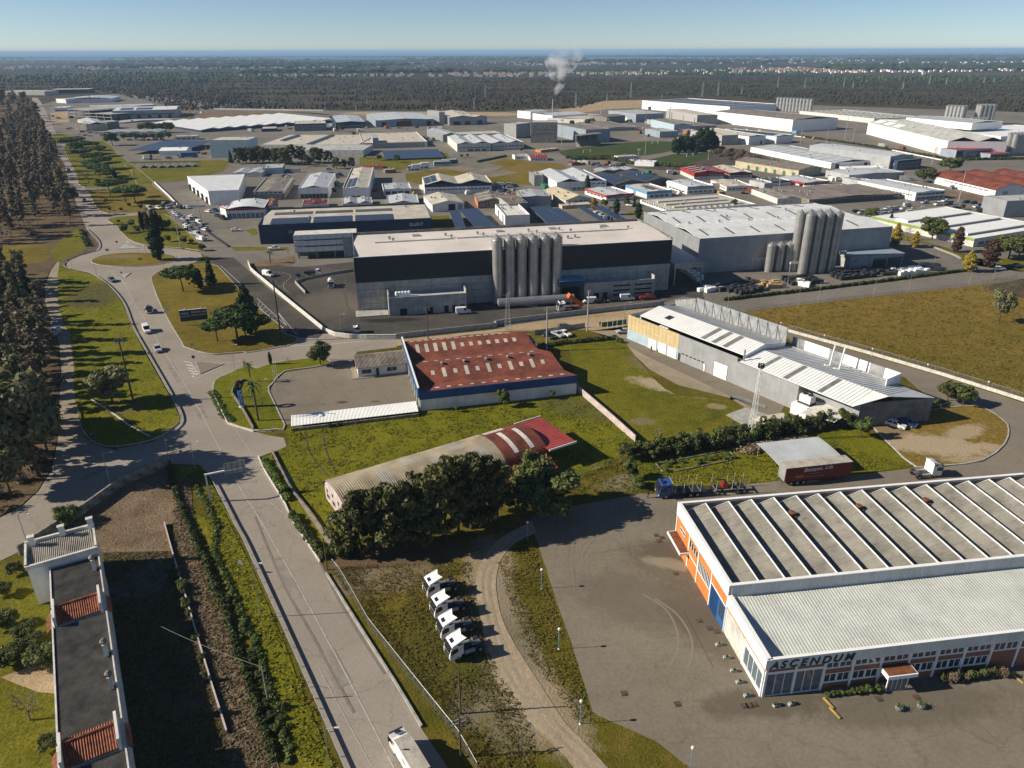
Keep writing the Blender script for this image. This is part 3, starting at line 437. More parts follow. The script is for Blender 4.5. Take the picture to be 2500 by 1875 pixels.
sheet('traffic_island', [(-83.8,179.4),(-75.9,178.0),(-79.6,171.7)], ZR+.13, 'asphalt_yard', .15, 'kerb_stone')
for q in ([(-149.5,266.7),(-147.5,267.2)], [(-147.2,263.7),(-145.5,264.0)], [(-143.9,259.7),(-142.2,259.2)], [(-141.3,256.4),(-139.1,254.7)], [(-138.6,253.1),(-137.1,252.0)]): stripe(q, .45, 'worn_paint', 1)
stripe([(-149.3,266.5),(-141.5,257.2),(-136.5,250.7)], .18, 'worn_paint', 1)
sheet('traffic_island', [(-144.5,264.0),(-141.0,259.7),(-141.9,266.1),(-143.3,264.0)], ZR+.13, 'concrete', .15, 'kerb_stone')
sheet('traffic_island', [(-164.6,302),(-165.4,310),(-155.6,303)], ZR+.13, 'concrete', .15, 'kerb_stone')
stripe([(-112.2,276.2),(-95.6,250.6)], .15, k=1); stripe([(-84.9,234.5),(-67.4,207.2),(-74.5,221.4),(-62.7,200.3)], .15, k=1); stripe([(-82.7,227.9),(-69.7,206.0)], .12, k=1)
for t in range(9):
    a = Vector((-83.1,231.9)).lerp(Vector((-68.0,206.9)), t/8); b = Vector((-82.5,227.9)).lerp(Vector((-69.9,206.9)), t/8); stripe([tuple(a), tuple(b)], .12, k=1)
dashes([(-89.1,266.6),(-84.4,265.3),(-81.0,261.0),(-80.6,256.8),(-80.9,251.9),(-78.7,244.9),(-75.0,239.7)], .16, 1., 1.); stripe([(-62.1,191.0),(-51.4,192.1),(-42.1,194.6)], .3, k=1)
dashes([(-124.7,240.0),(-141.4,264.0),(-148.4,268.4),(-157.7,267.7)], .1, 1.5, 2.5, 'worn_paint')
for q in ([(19.69,87.8),(22.54,84.4),(23.27,79.7),(22.38,75.9),(20.9,73.7)], [(21.37,86.8),(23.93,83.5),(24.99,79.1),(24.36,75.4),(23.15,73.2)]): stripe(q, .28, 'pale_trace', 5, 'tyre_trace')
for q in ([(10.62,96.8),(11.96,100.4),(16.78,106.1)], [(11.38,96.8),(12.99,100.4),(17.82,105.9)], [(15.37,108.0),(11.18,103.5),(9.87,96.8),(9.42,87.9)], [(14.28,108.0),(10.06,102.6),(8.71,94.4)]): stripe(q, .22, 'tyre_trace', 5, 'tyre_trace')
for q in ([(-55.8,155.9),(-56.0,167.9),(-53.6,172.4)], [(-53.1,161.7),(-45.6,150.4)], [(-52.4,162.8),(-44.4,150.4)], [(-45.2,164.7),(-41.9,158.0),(-38.8,157.9)], [(-47.7,153.1),(-55.2,164.8)]): stripe(q, .18, 'tyre_trace', 4, 'tyre_trace')
for q in ([(-45.6,108.5),(-35.2,90.0),(-28.3,79.5),(-19.84,66.2)], [(-31.0,95.6),(-24.76,84.5),(-16.96,72.4)]): stripe(q, .35, 'tyre_trace', 4, 'tyre_trace')
for q in ([(-44.2,138.6),(-41.3,130.8),(-35.5,121.7)], [(-40.8,140.3),(-38.5,132.4),(-34.1,122.2)]): stripe(q, .35, 'dark_earth', 4, 'wheel_rut')
for q in ([(1.72,105.3),(-1.97,100.9),(-4.13,95.3),(-4.6,89.1),(-2.66,78.8),(1.0,68.7),(8.77,58.1)], [(2.5,104.2),(-0.93,99.9),(-3.12,94.9),(-3.59,89.1),(-1.58,78.8),(2.28,68.6),(10.64,58.1)]): stripe(q, .45, 'gravel', 4, 'wheel_rut')
stripe([(12.71,97.6),(18.2,99.0),(23.23,100.0)], .06, 'tar', 1, 'crack_repair'); stripe([(18.5,97.5),(20.03,90.6)], .08, 'pale_trace', 1); stripe([(25.04,84.4),(26.75,73.2)], .06, 'tar', 1, 'crack_repair')
stripe([(-60.4,259.0),(-53.6,227.6),(-46.5,212.4)], .6, 'tar', 3, 'crack_repair')
for q in ([(49.3,595),(98.4,662),(130.0,652)], [(55.4,606),(60.7,587)], [(88.1,644),(94.0,610)]): stripe(q, .25, 'road_paint', 1)
for r in (3., 6., 9.):
    c = (-12.16,510); stripe([(c[0]+r*cos(t*pi/12), c[1]+r*sin(t*pi/12)) for t in range(25)], .25, 'road_paint', 1)
hz = MB().box(-59000, 59000, -140, 74000, -1.6, 92).build('haze', [])
hm = bpy.data.materials.new('haze_air'); hm.use_nodes = True; hn = hm.node_tree.nodes; hl = hm.node_tree.links
hn.remove(hn['Principled BSDF']); pv = hn.new('ShaderNodeVolumePrincipled'); hl.new(pv.outputs[0], hn['Material Output'].inputs['Volume'])
pv.inputs['Color'].default_value = (.37,.56,.82,1); pv.inputs['Density'].default_value = 7.5e-5; pv.inputs['Anisotropy'].default_value = 0.
hz.data.materials.append(hm); tag(hz, kind='stuff', label='pale blue haze lying over the whole plain', cat='haze')
for q, w_ in (([(-38.3,96.8),(-32.5,87.2)],1.6),([(-25.67,76.5),(-21.85,70.4)],2.2),([(-75.1,156.2),(-69.3,146.8)],1.8),([(-91.4,180.2),(-82.7,166.7)],1.6),([(-82.5,120.7),(-81.0,125.5)],2.)): ribbon('asphalt_repair', q, w_, ZR-.001, 'asphalt_patch' if 'asphalt_patch' in MATS else mat('asphalt_patch', (.235,.207,.176), .9, .2, .5, coords='World', fine=.1))
# ---------------------------------------------------------------- generic industrial building
_wc = {}
def window_mesh(w, h, frame='white', pane='glass', bars=1):
    k = (round(w,2), round(h,2), frame, pane, bars)
    if k not in _wc:
        m = MB(); t = min(.1, .12*h)
        m.box(0,w,-.09,.02,0,t).box(0,w,-.09,.02,h-t,h).box(0,t,-.09,.02,t,h-t).box(w-t,w,-.09,.02,t,h-t)
        for i in range(1, bars+1): x = w*i/(bars+1); m.box(x-t/2,x+t/2,-.07,.02,t,h-t)
        m.use(1).box(t,w-t,-.03,.02,t,h-t); _wc[k] = m.mesh('window', [frame, pane])
    return _wc[k]
def door_mesh(w, h, m, frame='concrete_dark', slats=0):
    k = ('d', round(w,2), round(h,2), m, frame, slats)
    if k not in _wc:
        b = MB(); b.box(0,.1,-.1,.02,0,h).box(w-.1,w,-.1,.02,0,h).box(.1,w-.1,-.1,.02,h-.1,h); b.use(1)
        if slats:
            for i in range(slats): z0, z1 = (h-.1)*i/slats, (h-.1)*(i+1)/slats; b.box(.1,w-.1,-.06,.02,z0+.012,z1-.012)
        else: b.box(.1,w-.1,-.05,.02,0,h-.1)
        _wc[k] = b.mesh('door', [frame, m])
    return _wc[k]
def side_pos(side, u, ww, w, d):
    if side == 'f': return (u, 0), 0
    if side == 'b': return (w-u, d), pi
    if side == 'l': return (0, u+ww), -pi/2
    return (w, u), pi/2
def put(parent, mesh, name, side, u, ww, z, w, d):
    (x, y), rz = side_pos(side, u, ww, w, d); return link(name, mesh, parent, (x,y,z), rz)
def windows(t, w, d, side, z0, z1, u0, u1, n, fill=.8, frame='white', pane='glass', bars=1):
    Ls = w if side in 'fb' else d
    if u1 <= 1.001: u0, u1 = u0*Ls, u1*Ls
    step = (u1-u0)/n; ww = step*fill
    for i in range(n): put(t, window_mesh(ww, z1-z0, frame, pane, bars), 'window', side, u0+step*(i+.5)-ww/2, ww, z0, w, d)
def doors_(t, w, d, side, u, ww, hh, m, frame='concrete_dark', slats=0, z=0.05):
    Ls = w if side in 'fb' else d
    if u <= 1: u = u*Ls
    put(t, door_mesh(ww, hh, m, frame, slats), 'door', side, u, ww, z, w, d)
vent_me = MB().lathe([(.35,0),(.35,.5),(.6,.55),(.6,.85),(.2,1.05)], 10).mesh('roof_vent', 'galvanised')
class Shed: pass
def shed(r, label, wall='white', top='flat', roofm='grey_roof', par=.6, rise=1.2, n=1, axis='y', band=None, name='industrial_building', cat='building', group=None, wins=(), doors=(), sky=None, pv=(), vents=0, base=None, over=.35, front_par=True, seams=0, z=0):
    x, y, a, w, d, h = r; t = thing(name, label, cat, (x,y,z), a, group); th = .25
    nb = name
    z0 = h-par if top != 'open' else h
    opn = par <= 0
    cross = w if axis == 'y' else d
    def roofz(X, Y):
        if top == 'flat': return z0
        s = ((X/w if axis == 'y' else Y/d)*n) % 1.0
        c = (X if axis == 'y' else Y)
        if c >= cross-1e-6: s = 1.
        if top == 'barrel': return z0+rise*sin(pi*s)
        if top == 'mono': return z0+rise*(X/w if axis == 'y' else Y/d)
        if top == 'saw': return z0+rise*s if s < .999 else z0
        return z0+rise*(1-abs(2*s-1))
    prof = []
    if top == 'flat': prof = [(0,z0),(cross,z0)]
    elif top == 'mono': prof = [(0,z0),(cross,z0+rise)]
    else:
        for i in range(n):
            c0 = cross*i/n; bw = cross/n
            if top == 'gable': prof += [(c0,z0),(c0+bw/2,z0+rise)]
            elif top == 'saw': prof += [(c0,z0),(c0+bw*.9,z0+rise)]
            else: prof += [(c0+bw*k/12, z0+rise*sin(pi*k/12)) for k in range(12)]
        prof.append((cross,z0))
    if opn:
        m = MB(); pf = [(0,0),(cross,0)]+[(p[0],p[1]-.02) for p in prof[::-1]]
        (m.extrude_y(pf, 0, d) if axis == 'y' else m.extrude_x([(p[0],p[1]) for p in pf], 0, w)); m.build('wall', wall, t)
    else:
        m = MB(); hf = h if front_par else z0+.1
        m.box(0,w,0,th,0,hf).box(0,w,d-th,d,0,h).box(0,th,th,d-th,0,h).box(w-th,w,th,d-th,0,h); m.build('wall', wall, t)
    m = MB(); ov = over if opn else 0
    lo, hi = (-ov, (d if axis == 'y' else w)+ov) if opn else (th, (d if axis == 'y' else w)-th)
    for i in range(len(prof)-1):
        (c0, za), (c1, zb) = prof[i], prof[i+1]
        if opn and i == 0 and c1 > c0: k = (zb-za)/(c1-c0); za -= k*ov; c0 -= ov
        if opn and i == len(prof)-2 and c1 > c0: k = (zb-za)/(c1-c0); zb += k*ov; c1 += ov
        if not opn: c0 = max(c0, th+.002); c1 = min(c1, cross-th-.002)
        q = [(c0,lo,za+.1),(c1,lo,zb+.1),(c1,hi,zb+.1),(c0,hi,za+.1)]
        if axis == 'x': q = [(p[1],p[0],p[2]) for p in q][::-1]
        m.slab(*q, .12)
    m.build('roof', roofm, t)
    if band:
        bm, bh = band[0], band[1]; e = .07; sides = band[2] if len(band) > 2 else 'flr'; zt = h+.03; zb = h-bh
        m = MB()
        if 'f' in sides: m.box(-e,w+e,-e,-.003,zb,zt)
        if 'l' in sides: m.box(-e,-.003,-.003,d,zb,zt)
        if 'r' in sides: m.box(w+.003,w+e,-.003,d,zb,zt)
        m.build('fascia', bm, t)
    if base:
        m = MB(); e = .05; bh = base[1]; m.box(-e,w+e,-e,-.002,0,bh).box(-e,-.002,-.002,d,0,bh).box(w+.002,w+e,-.002,d,0,bh).build('plinth', base[0], t)
    for q in wins: windows(t, w, d, *q)
    for q in doors: doors_(t, w, d, *q)
    def patch(nm, x0, x1, y0, y1, mt, off=.16, k=1, sub=None):
        m = MB(); nx = k if axis == 'y' else 1; ny = k if axis == 'x' else 1
        if top == 'barrel': nx, ny = (6,1) if axis == 'y' else (1,6)
        for i in range(nx):
            for j in range(ny):
                xs = (x0+(x1-x0)*i/nx, x0+(x1-x0)*(i+1)/nx); ys = (y0+(y1-y0)*j/ny, y0+(y1-y0)*(j+1)/ny)
                m.slab(*[(X,Y,roofz(X,Y)+off) for X, Y in ((xs[0],ys[0]),(xs[1],ys[0]),(xs[1],ys[1]),(xs[0],ys[1]))], .08)
        return m.build(nm, mt, t)
    if sky:  # (count, width, material): strips up each slope
        cnt, sw, sm = sky; along = d if axis == 'y' else w; bw = cross/n
        for b in range(n):
            for half in ((0.06,.46),(.54,.94)):
                for i in range(cnt):
                    p = along*(i+.5)/cnt; a0, a1 = b*bw+half[0]*bw, b*bw+half[1]*bw
                    patch('skylight', a0, a1, p-sw/2, p+sw/2, sm) if axis == 'y' else patch('skylight', p-sw/2, p+sw/2, a0, a1, sm)
    for q in pv: patch('solar_array', q[0]*w, q[1]*w, q[2]*d, q[3]*d, 'solar_cells', .28)
    if seams:
        m = MB(); along = w
        for i in range(1, seams): X = w*i/seams; m.slab((X-.09,th+.1,roofz(X,th)+.2),(X+.09,th+.1,roofz(X,th)+.2),(X+.09,d-th-.1,roofz(X,d-th)+.2),(X-.09,d-th-.1,roofz(X,d-th)+.2),.1)
        m.build('roof_seams', roofm, t)
    rr = random.Random(label)
    for i in range(vents or 3): X, Y = rr.uniform(.1,.9)*w, rr.uniform(.15,.85)*d; link('roof_vent', vent_me, t, (X,Y,roofz(X,Y)+.08))
    s = Shed(); s.t = t; s.w = w; s.d = d; s.h = h; s.roofz = roofz; s.patch = patch
    return s
def prism_block(pts, h, label, wall, roofm, par=.5, name='industrial_building', cat='building'):
    """building with a slanting footprint"""
    c = pts[0]; t = thing(name, label, cat, c); q = [(p[0]-c[0],p[1]-c[1]) for p in pts]
    if area(q) < 0: q = q[::-1]
    inn = offset_line(q, .3, True); MB().prism(inn, h-par-.1, h-par).build('roof', roofm, t); n = len(q); m = MB()
    for i in range(n): j = (i+1)%n; m.hexa([(*q[i],0),(*q[j],0),(*inn[j],0),(*inn[i],0),(*q[i],h),(*q[j],h),(*inn[j],h),(*inn[i],h)])
    m.build('wall', wall, t); return t
def S(*a, **k): return shed(*a, **k)
W = ('f',); 
q = [(-161.5,398),(-146.3,401),(-161.5,457),(-193.5,450)]; t = prism_block(q, 7.5, 'white slanted warehouse with a row of dark loading docks along its left wall', 'white_clean', 'white_sheet', .25)
a_, b_ = Vector(q[0]), Vector(q[3]); dv = b_-a_; ang = atan2(dv.y, dv.x)
for i in range(5):
    p = dv*(.1+.2*i); o = MB().box(-1.2,1.2,-.02,.8,.05,3.4).build('loading_dock', 'dark_metal', t, loc=(p.x,p.y,0), rz=ang); MB().box(-1.5,1.5,0,1.3,3.45,3.6).build('dock_canopy', 'galvanised', o); MB().box(-.9,.9,0,.12,3.9,6.6).build('window', 'glass', t, loc=(p.x+1.0,p.y,0), rz=ang)
S((-141.9,411,0.162,16.03,48.5,4.92), 'brown flat roofed building with brick front beside the white loading dock warehouse', 'off_white', 'gable', 'brown_roof', .7, .9, base=('old_concrete',3.2), wins=[('f',3.4,4.6,.05,.95,6),('f',.6,2.6,.1,.9,5)])
S((-118.2,415,0.1382,16.24,52.6,6.01), 'white fronted hall with pale blue gable roof and open dark ground floor', 'white', 'gable', 'light_sheet', .5, 1.4, wins=[('f',.2,2.6,.04,.96,7,.92,'dark_metal')], doors=[('l',.3,4,4,'blue_paint')])
S((-92.7,411,0.1311,14.01,77.1,6.66), 'tall narrow white warehouse with solar panels on its pale gable roof', 'white', 'gable', 'beige_roof', .8, 1.2, pv=[(.12,.26,.03,.42),(.3,.46,.03,.42)], wins=[('f',.5,2.4,.1,.9,4),('l',3,4.4,.1,.9,7)])
S((-72.4,423,0.201,15.77,20.08,3.89), 'small white hall with shallow gable roof behind the courtyard wall', 'white', 'gable', 'grey_sheet', .7, 1.0, wins=[('f',.3,2.6,.05,.95,4,.85,'white','glass',0)])
S((-65.2,389,0.1578,16.62,24.38,2.42), 'low white gabled roof showing over the dark long hall', 'off_white', 'gable', 'light_sheet', .5, 1.3)
S((-49.6,428,0.1564,38.7,28.05,5.67), 'white warehouse with blue fascia, twin gable roofs and a strip of windows', 'white', 'gable', 'beige_roof', .5, 2.4, 2, band=('navy',1.7,'f'), wins=[('f',1.9,2.9,.03,.97,16,.8)], pv=[(.02,.1,.1,.85),(.11,.19,.1,.85)])
S((-40.2,377,0.2827,16.54,25.44,3.8), 'white gabled hall with a big dark opening in its front', 'white', 'gable', 'beige_roof', 0, 1.7, doors=[('f',.5,3.6,3.6,'black'),('f',.8,2.5,3.5,'concrete')])
S((-17.36,386,0.1202,15.81,24.38,3.47), 'brown patched shed with orange painted side wall', 'old_concrete', 'gable', 'brown_sheet', 0, 1.5, band=('orange_paint',3.6,'l'), sky=(3,.8,'off_white'))
S((-3.03,346,0.1863,11.94,27.93,4.62), 'white cube shaped building with dark side doors behind the big silo factory', 'white_clean', 'flat', 'off_white', .9, seams=5, doors=[('l',.15,2.2,3.6,'black'),('l',.6,2.2,3.6,'black')])
S((5.49,387,0.1296,15.23,21.66,5.87), 'pale grey windowless box building with corrugated gable roof', 'silver_clad', 'gable', 'grey_sheet', .5, .8, sky=(3,.5,'off_white'))
S((-108.4,384,0.2004,13.08,14.0,2.66), 'small building with dark red sheet roof beside the tall narrow warehouse', 'off_white', 'gable', 'maroon', .4, .8)
S((-87.9,387,0.2187,15.33,16.82,2.54), 'low grey double gable shed in front of the tall narrow warehouse', 'off_white', 'gable', 'grey_sheet', .4, 1.2, 2)
S((-139.8,362,0.1816,18.19,21.93,4.86), 'white building with red fascia and curved white roof by the car park', 'white', 'barrel', 'white_sheet', .3, 1.2, band=('red_paint',.9), wins=[('f',.2,2.6,.02,.98,8,.9,'white','glass_light')])
S((-146.5,372,-0.8387,10.39,10.81,4.4), 'small glazed corner office with red trim at the red banded building', 'white', 'flat', 'white_clean', .3, band=('red_paint',.5))
S((-121.9,372,0.2979,4.37,19.47,4.39), 'narrow shed with rusty red sheet roof', 'off_white', 'gable', 'rust_sheet_y', 0, .7)
S((26.55,437,0.2138,30.4,44.8,5.18), 'long white double gabled hall behind a tall cypress', 'white', 'gable', 'light_sheet', .4, 2.0, 2, wins=[('f',.6,1.8,.3,.98,7),('f',3,4,.6,.98,4)], doors=[('l',.5,3,3.5,'galvanised')])
S((13.87,455,0.1619,5.59,17.34,6.51), 'grey windowless annex wall beside the white double gabled hall', 'silver_clad', 'flat', 'grey_roof', .6)
S((61.3,442,0.421,42.4,36.8,2.77), 'dark navy hall with twin gable roofs carrying solar panels', 'dark_sheet', 'gable', 'dark_sheet', 0, 2.0, 2, wins=[('f',1.,2.4,.05,.6,5)], pv=[(.06,.22,.15,.75),(.56,.72,.15,.75)])
S((59.0,500,0.3025,27.44,10.68,2.09), 'low grey open shed full of scrap behind the dark navy hall', 'concrete_dark', 'gable', 'grey_sheet', 0, .8, 3)
S((115.3,475,0.1181,19.52,26.24,4.78), 'red clad building with corrugated roof and roof lights', 'red_paint', 'gable', 'maroon', .5, 1.2, sky=(4,.9,'white'), base=('off_white',2.2), wins=[('f',2.4,3.4,.5,.95,4)])
S((139.4,481,0.1263,14.89,31.1,3.71), 'red banded hall with pale brown roof right of the red clad building', 'off_white', 'gable', 'beige_roof', .4, 1.0, band=('maroon',1.6), wins=[('f',.8,2.,.05,.95,6)])
S((51.6,405,0.4053,17.48,24.38,3.27), 'white building with brick red band round its top behind the young trees', 'white', 'gable', 'light_sheet', .6, .8, band=('red_paint',1.3), wins=[('f',1.2,2.3,.05,.95,5),('l',1.2,2.4,.1,.9,5)])
S((75.0,413,0.356,15.85,24.4,3.81), 'white building with sky blue band and a dark panel on its roof', 'white', 'gable', 'beige_roof', .6, .7, band=('sky_blue_paint',1.6,'fl'), pv=[(.35,.62,.15,.7)], doors=[('l',.5,2.6,3,'galvanised')], wins=[('f',.5,1.8,.1,.9,4)])
S((100.0,425,0.2914,17.29,24.05,4.34), 'pale grey building with blue grey front and ribbon windows', 'white', 'gable', 'light_sheet', .6, .8, band=('blue_grey_sheet',1.8,'f'), wins=[('f',.8,1.9,.05,.95,5),('l',.5,1.6,.1,.9,5)])
S((125.1,435,0.1238,15.75,24.94,2.88), 'low white building with brownish roof and ribbon windows, orange trim on its left', 'white', 'gable', 'beige_roof', .5, .7, band=('orange_paint',.35,'l'), wins=[('f',.8,1.8,.05,.95,6),('l',.8,1.6,.05,.95,7)])
S((29.01,395,0.3715,14.83,31.1,2.52), 'cream gabled house like hall with a low front annex', 'off_white', 'gable', 'cream', 0, 2.2, wins=[('f',.8,2.,.1,.9,4)])
S((26.3,384,0.2715,16.14,6.83,1.8), 'low cream annex in front of the gabled hall', 'cream', 'flat', 'beige_roof', .3)
s = S((80.7,369,0.3539,49.8,32.9,1.93), 'long low white flat roofed building with roof ducts behind the second factory', 'white', 'flat', 'beige_roof', .5, wins=[('l',1.,2.2,.05,.95,12)])
for i in range(3): y0 = s.d*(.22+.24*i); MB().box(s.w*.1,s.w*.85,y0,y0+1.2,s.h-.48,s.h+.35).build('roof_duct', 'off_white', s.t)
for i in range(9): MB().box(s.w*(.2+.07*i),s.w*(.2+.07*i)+1.,s.d*.08,s.d*.14,s.h-.48,s.h+.3).build('roof_unit', 'galvanised', s.t)
S((141.8,396,0.168,16.44,30.1,2.87), 'low white hall with peeling walls beside a metal clad tower', 'off_white', 'gable', 'fibre_sheet_y', .4, .8)
S((145.5,431,0.3667,6.01,13.67,5.12), 'grey metal clad tower block standing among low roofs', 'grey_sheet', 'flat', 'grey_roof', .2)
S((173.8,427,0.132,5.75,13.31,2.47), 'small pale grey roof top tower above the brown roofed plant', 'concrete', 'flat', 'grey_roof', .2)
S((157.2,392,0.2955,59.9,33.6,3.04), 'long brown roofed plant with dark glazed ground floor', 'old_concrete', 'gable', 'brown_roof', .35, .9, wins=[('f',.4,2.4,.04,.98,22,.9,'concrete_dark')])
S((178.9,424,0.2282,22.68,18.8,1.81), 'pale metal roofed hall rising behind the brown roofed plant', 'white', 'gable', 'beige_roof', .3, .7)
S((218.7,403,0.3494,21.32,41.7,4.63), 'white office block with banded windows and long metal roof', 'white', 'gable', 'light_sheet', .5, .8, wins=[('f',.5,1.9,.05,.95,6,.95,'white'),('f',2.7,4.,.05,.95,6,.95,'white'),('l',2.4,3.2,.05,.5,8)])
S((209.1,466,0.2891,41.8,21.75,4.31), 'grey clad warehouse with wide pale roof in the right middle', 'grey_sheet', 'gable', 'light_sheet', .4, .8, wins=[('l',.5,2.,.1,.9,5)])
S((208.4,449,0.3612,6.47,13.83,3.42), 'grey cube shaped annex at the white office block', 'grey_sheet', 'flat', 'grey_roof', .3)
S((175.9,450,0.4281,20.02,24.51,2.28), 'white building with bright red band near the tall poles', 'white', 'gable', 'light_sheet', .5, .7, band=('red_paint',1.4,'fl'), wins=[('f',.4,1.8,.05,.95,6)])
S((156.5,452,0.3262,14.29,14.41,2.75), 'white building with a dark green band', 'white', 'gable', 'dark_roof', .5, .5, band=('navy',.9,'f'))
s = S((184.7,485,0.5307,21.84,54.5,4.54), 'beige shed with green doors along its side and brown sheet roof', 'cream', 'gable', 'brown_sheet', 0, 1.6, 1, doors=[('l',.05+.14*i,2.2,2.6,'green_paint') for i in range(6)])
S((220.7,523,0.3008,37.0,95.6,3.9), 'long white double gabled hall with dark lines on its pale roof', 'white_clean', 'gable', 'light_sheet', .3, 1.5, 1, seams=0, sky=(9,.5,'dark_roof'), doors=[('f',.1,3,3,'dark_metal'),('f',.75,3,3,'dark_metal')])
S((258.4,518,0.4305,21.8,73.1,8.82), 'long grey warehouse with pale blue roof edge', 'silver_clad', 'gable', 'light_sheet', .4, 1.0)
S((262.5,515,0.4212,22.86,17.26,6.4), 'dark blue grey two storey office block with framed windows', 'navy', 'flat', 'grey_roof', .4, wins=[('f',.5,2.2,.05,.95,4,.8),('f',3.,4.6,.05,.95,4,.8),('l',3,4.4,.1,.9,2)])
s = S((266.7,411,0.1451,56.8,52.2,4.43), 'white walled hall with three rusty red barrel roofs by an earth yard', 'white', 'barrel', 'rust_sheet_y', 0, 3.0, 3, 'y', wins=[('l',2.7,3.4,.1,.8,9)], doors=[('f',.08,3,3.4,'galvanised')])
s = S((191.8,301,0.4507,52.1,51.1,3.54), 'white low building with green fascia and long raised roof lights', 'off_white', 'flat', 'white_clean', .25, band=('lime_paint',1.1,'l'), wins=[('f',.6,2.,.05,.95,10)])
for i in range(3): y0 = s.d*(.1+.28*i); MB().box(s.w*.05,s.w*.9,y0,y0+s.d*.12,s.h-.2,s.h+.9).build('roof_light', 'white_clean', s.t); MB().box(s.w*.06,s.w*.89,y0-.06,y0-.003,s.h-.1,s.h+.6).build('window', 'glass', s.t)
S((239.8,359,0.2049,31.0,14.58,8.12), 'pale grey corrugated hall cut by the right edge', 'silver_clad', 'flat', 'grey_roof', .4)
S((202.7,374,0.3317,24.75,3.56,0.98), 'low canopy roof with lime green end by the car park', 'lime_paint', 'flat', 'brown_roof', .15)
S((-182.5,493,0.0969,19.0,22.84,2.72), 'low white hall with grey roof plates behind the loading dock warehouse', 'off_white', 'gable', 'grey_sheet', .3, .8, 2)
S((-166.5,506,0.2089,13.02,20.92,3.95), 'pale blue box hall behind the brown flat roofed building', 'pale_blue_panel', 'flat', 'grey_roof', .4)
S((-9.17,395,-1.2341,23.11,10.22,4.76), 'grey shed with dark roof beside the orange walled shed', 'concrete', 'gable', 'brown_sheet', 0, 1.)
S((132.7,439,0.4078,10.93,17.06,1.86), 'low white hall left of the grey metal clad tower', 'white', 'gable', 'beige_roof', .4, .6, wins=[('f',.8,1.8,.1,.9,5)])
S((212.2,453,0.4228,11.32,13.48,2.3), 'small pale roofed annex between the grey warehouse and the office block', 'white', 'flat', 'light_sheet', .3)
S((227.9,515,0.0861,28.14,10.75,1.46), 'long thin white canopy roof with blue edge before the white gabled hall', 'white', 'flat', 'white_clean', .2, band=('sky_blue_paint',.5,'f'))
s = S((335,588,-0.0682,43.9,163.4,10.71), 'long white factory hall with grey roof, nearest of the white plant', 'white_clean', 'gable', 'grey_roof', .2, 3.2, 2, wins=[], sky=None, doors=[('l',.08,4,5,'beige_roof')])
for i in range(3): s.patch('roof_light', s.w*.05, s.w*.2, s.d*(.6+.13*i), s.d*(.6+.13*i)+16, 'white_clean', .5)
S((280.8,773,0.4167,59.9,126.4,11.4), 'white factory hall with dark roof behind the long white hall', 'white_clean', 'gable', 'brown_roof', .2, 1.8, 1)
S((424,712,0.4179,42.2,71.1,5.94), 'tall white block with ribbed roof standing above the white hall', 'white_clean', 'gable', 'grey_sheet', .2, 1.5, z=7.)
S((335,574,0.3273,34.9,14.42,5.92), 'grey office with flat red roof at the end of the white factory', 'blue_grey_sheet', 'flat', 'red_paint', .1, wins=[('f',.5,2.,.3,.98,6,.92,'dark_metal'),('f',2.8,4.4,.3,.98,6,.92,'dark_metal')], doors=[('f',.02,6,5,'glass')])
S((360,572,0.3612,20.37,15.57,3.29), 'small grey annex with red roof edge at the white factory', 'blue_grey_sheet', 'flat', 'red_paint', .1, wins=[('f',.5,2.4,.05,.95,5,.95,'dark_metal')])
s = S((269.6,964,0.5893,89.3,156.0,11.3), 'far long white warehouse with its roof covered by dark solar panels', 'white_clean', 'flat', 'off_white', .5, pv=[(.03+.16*i,.03+.16*i+.13,.04+.16*j,.04+.16*j+.13) for i in range(6) for j in range(6)], doors=[('l',.88,6,4,'dark_metal'),('l',.1,4,4,'dark_metal')])
s = S((403,862,0.3367,66.7,123.7,5.17), 'wide flat grey roofed plant with small square roof lights', 'off_white', 'flat', 'grey_roof', .4, vents=14)
for i in range(7):
    for j in range(5): link('roof_light', vent_me, s.t, (s.w*(.1+.13*i), s.d*(.12+.19*j), s.h-.35), 0, (3.,3.,.6))
S((436,827,0.5281,54.0,51.7,4.19), 'white low block between the grey plant and the silos', 'off_white', 'flat', 'grey_roof', .3)
S((352,1046,0.9696,14.81,52.7,5.7), 'white blank wall block left of the lettered silos', 'white_clean', 'flat', 'grey_roof', .3)
S((468,859,0.786,58.2,47.2,2.04), 'cream block beside the middle silo cluster', 'off_white', 'flat', 'grey_roof', .3)
S((428,672,0.3766,113.9,72.5,5.42), 'white hall at the right edge beyond the near silo cluster', 'white_clean', 'flat', 'white_clean', .3)
S((231.2,670,0.5926,22.25,66.3,6.58), 'white warehouse with thin blue roof edge and dark roof panels', 'white', 'gable', 'light_sheet', .4, .9, band=('sky_blue_paint',.5,'fl'), pv=[(.1,.45,.1,.9),(.55,.9,.1,.9)])
S((205.5,664,0.3984,17.92,71.4,7.28), 'white warehouse with dark green roof edge beside the blue edged one', 'white', 'gable', 'beige_roof', .4, .9, band=('green_paint',.45,'fl'), doors=[('f',.7,2,3,'red_paint')])
S((181.4,662,0.3631,16.69,48.1,8.1), 'grey block with a steel stair frame on its side', 'concrete', 'flat', 'beige_roof', .4)
S((-43.9,621,0.2058,27.74,61.4,6.55), 'pale hall with double gable roof by the palms and bus road', 'off_white', 'gable', 'light_sheet', .5, 1.6, 2, wins=[('f',2.6,3.6,.05,.95,8),('f',.4,2.,.3,.9,3)])
S((-15.78,631,0.2531,27.08,60.5,5.93), 'pale hall with gabled roof, right twin by the bus road', 'off_white', 'gable', 'light_sheet', .5, 1.6, 2, wins=[('f',2.6,3.6,.05,.95,8)])
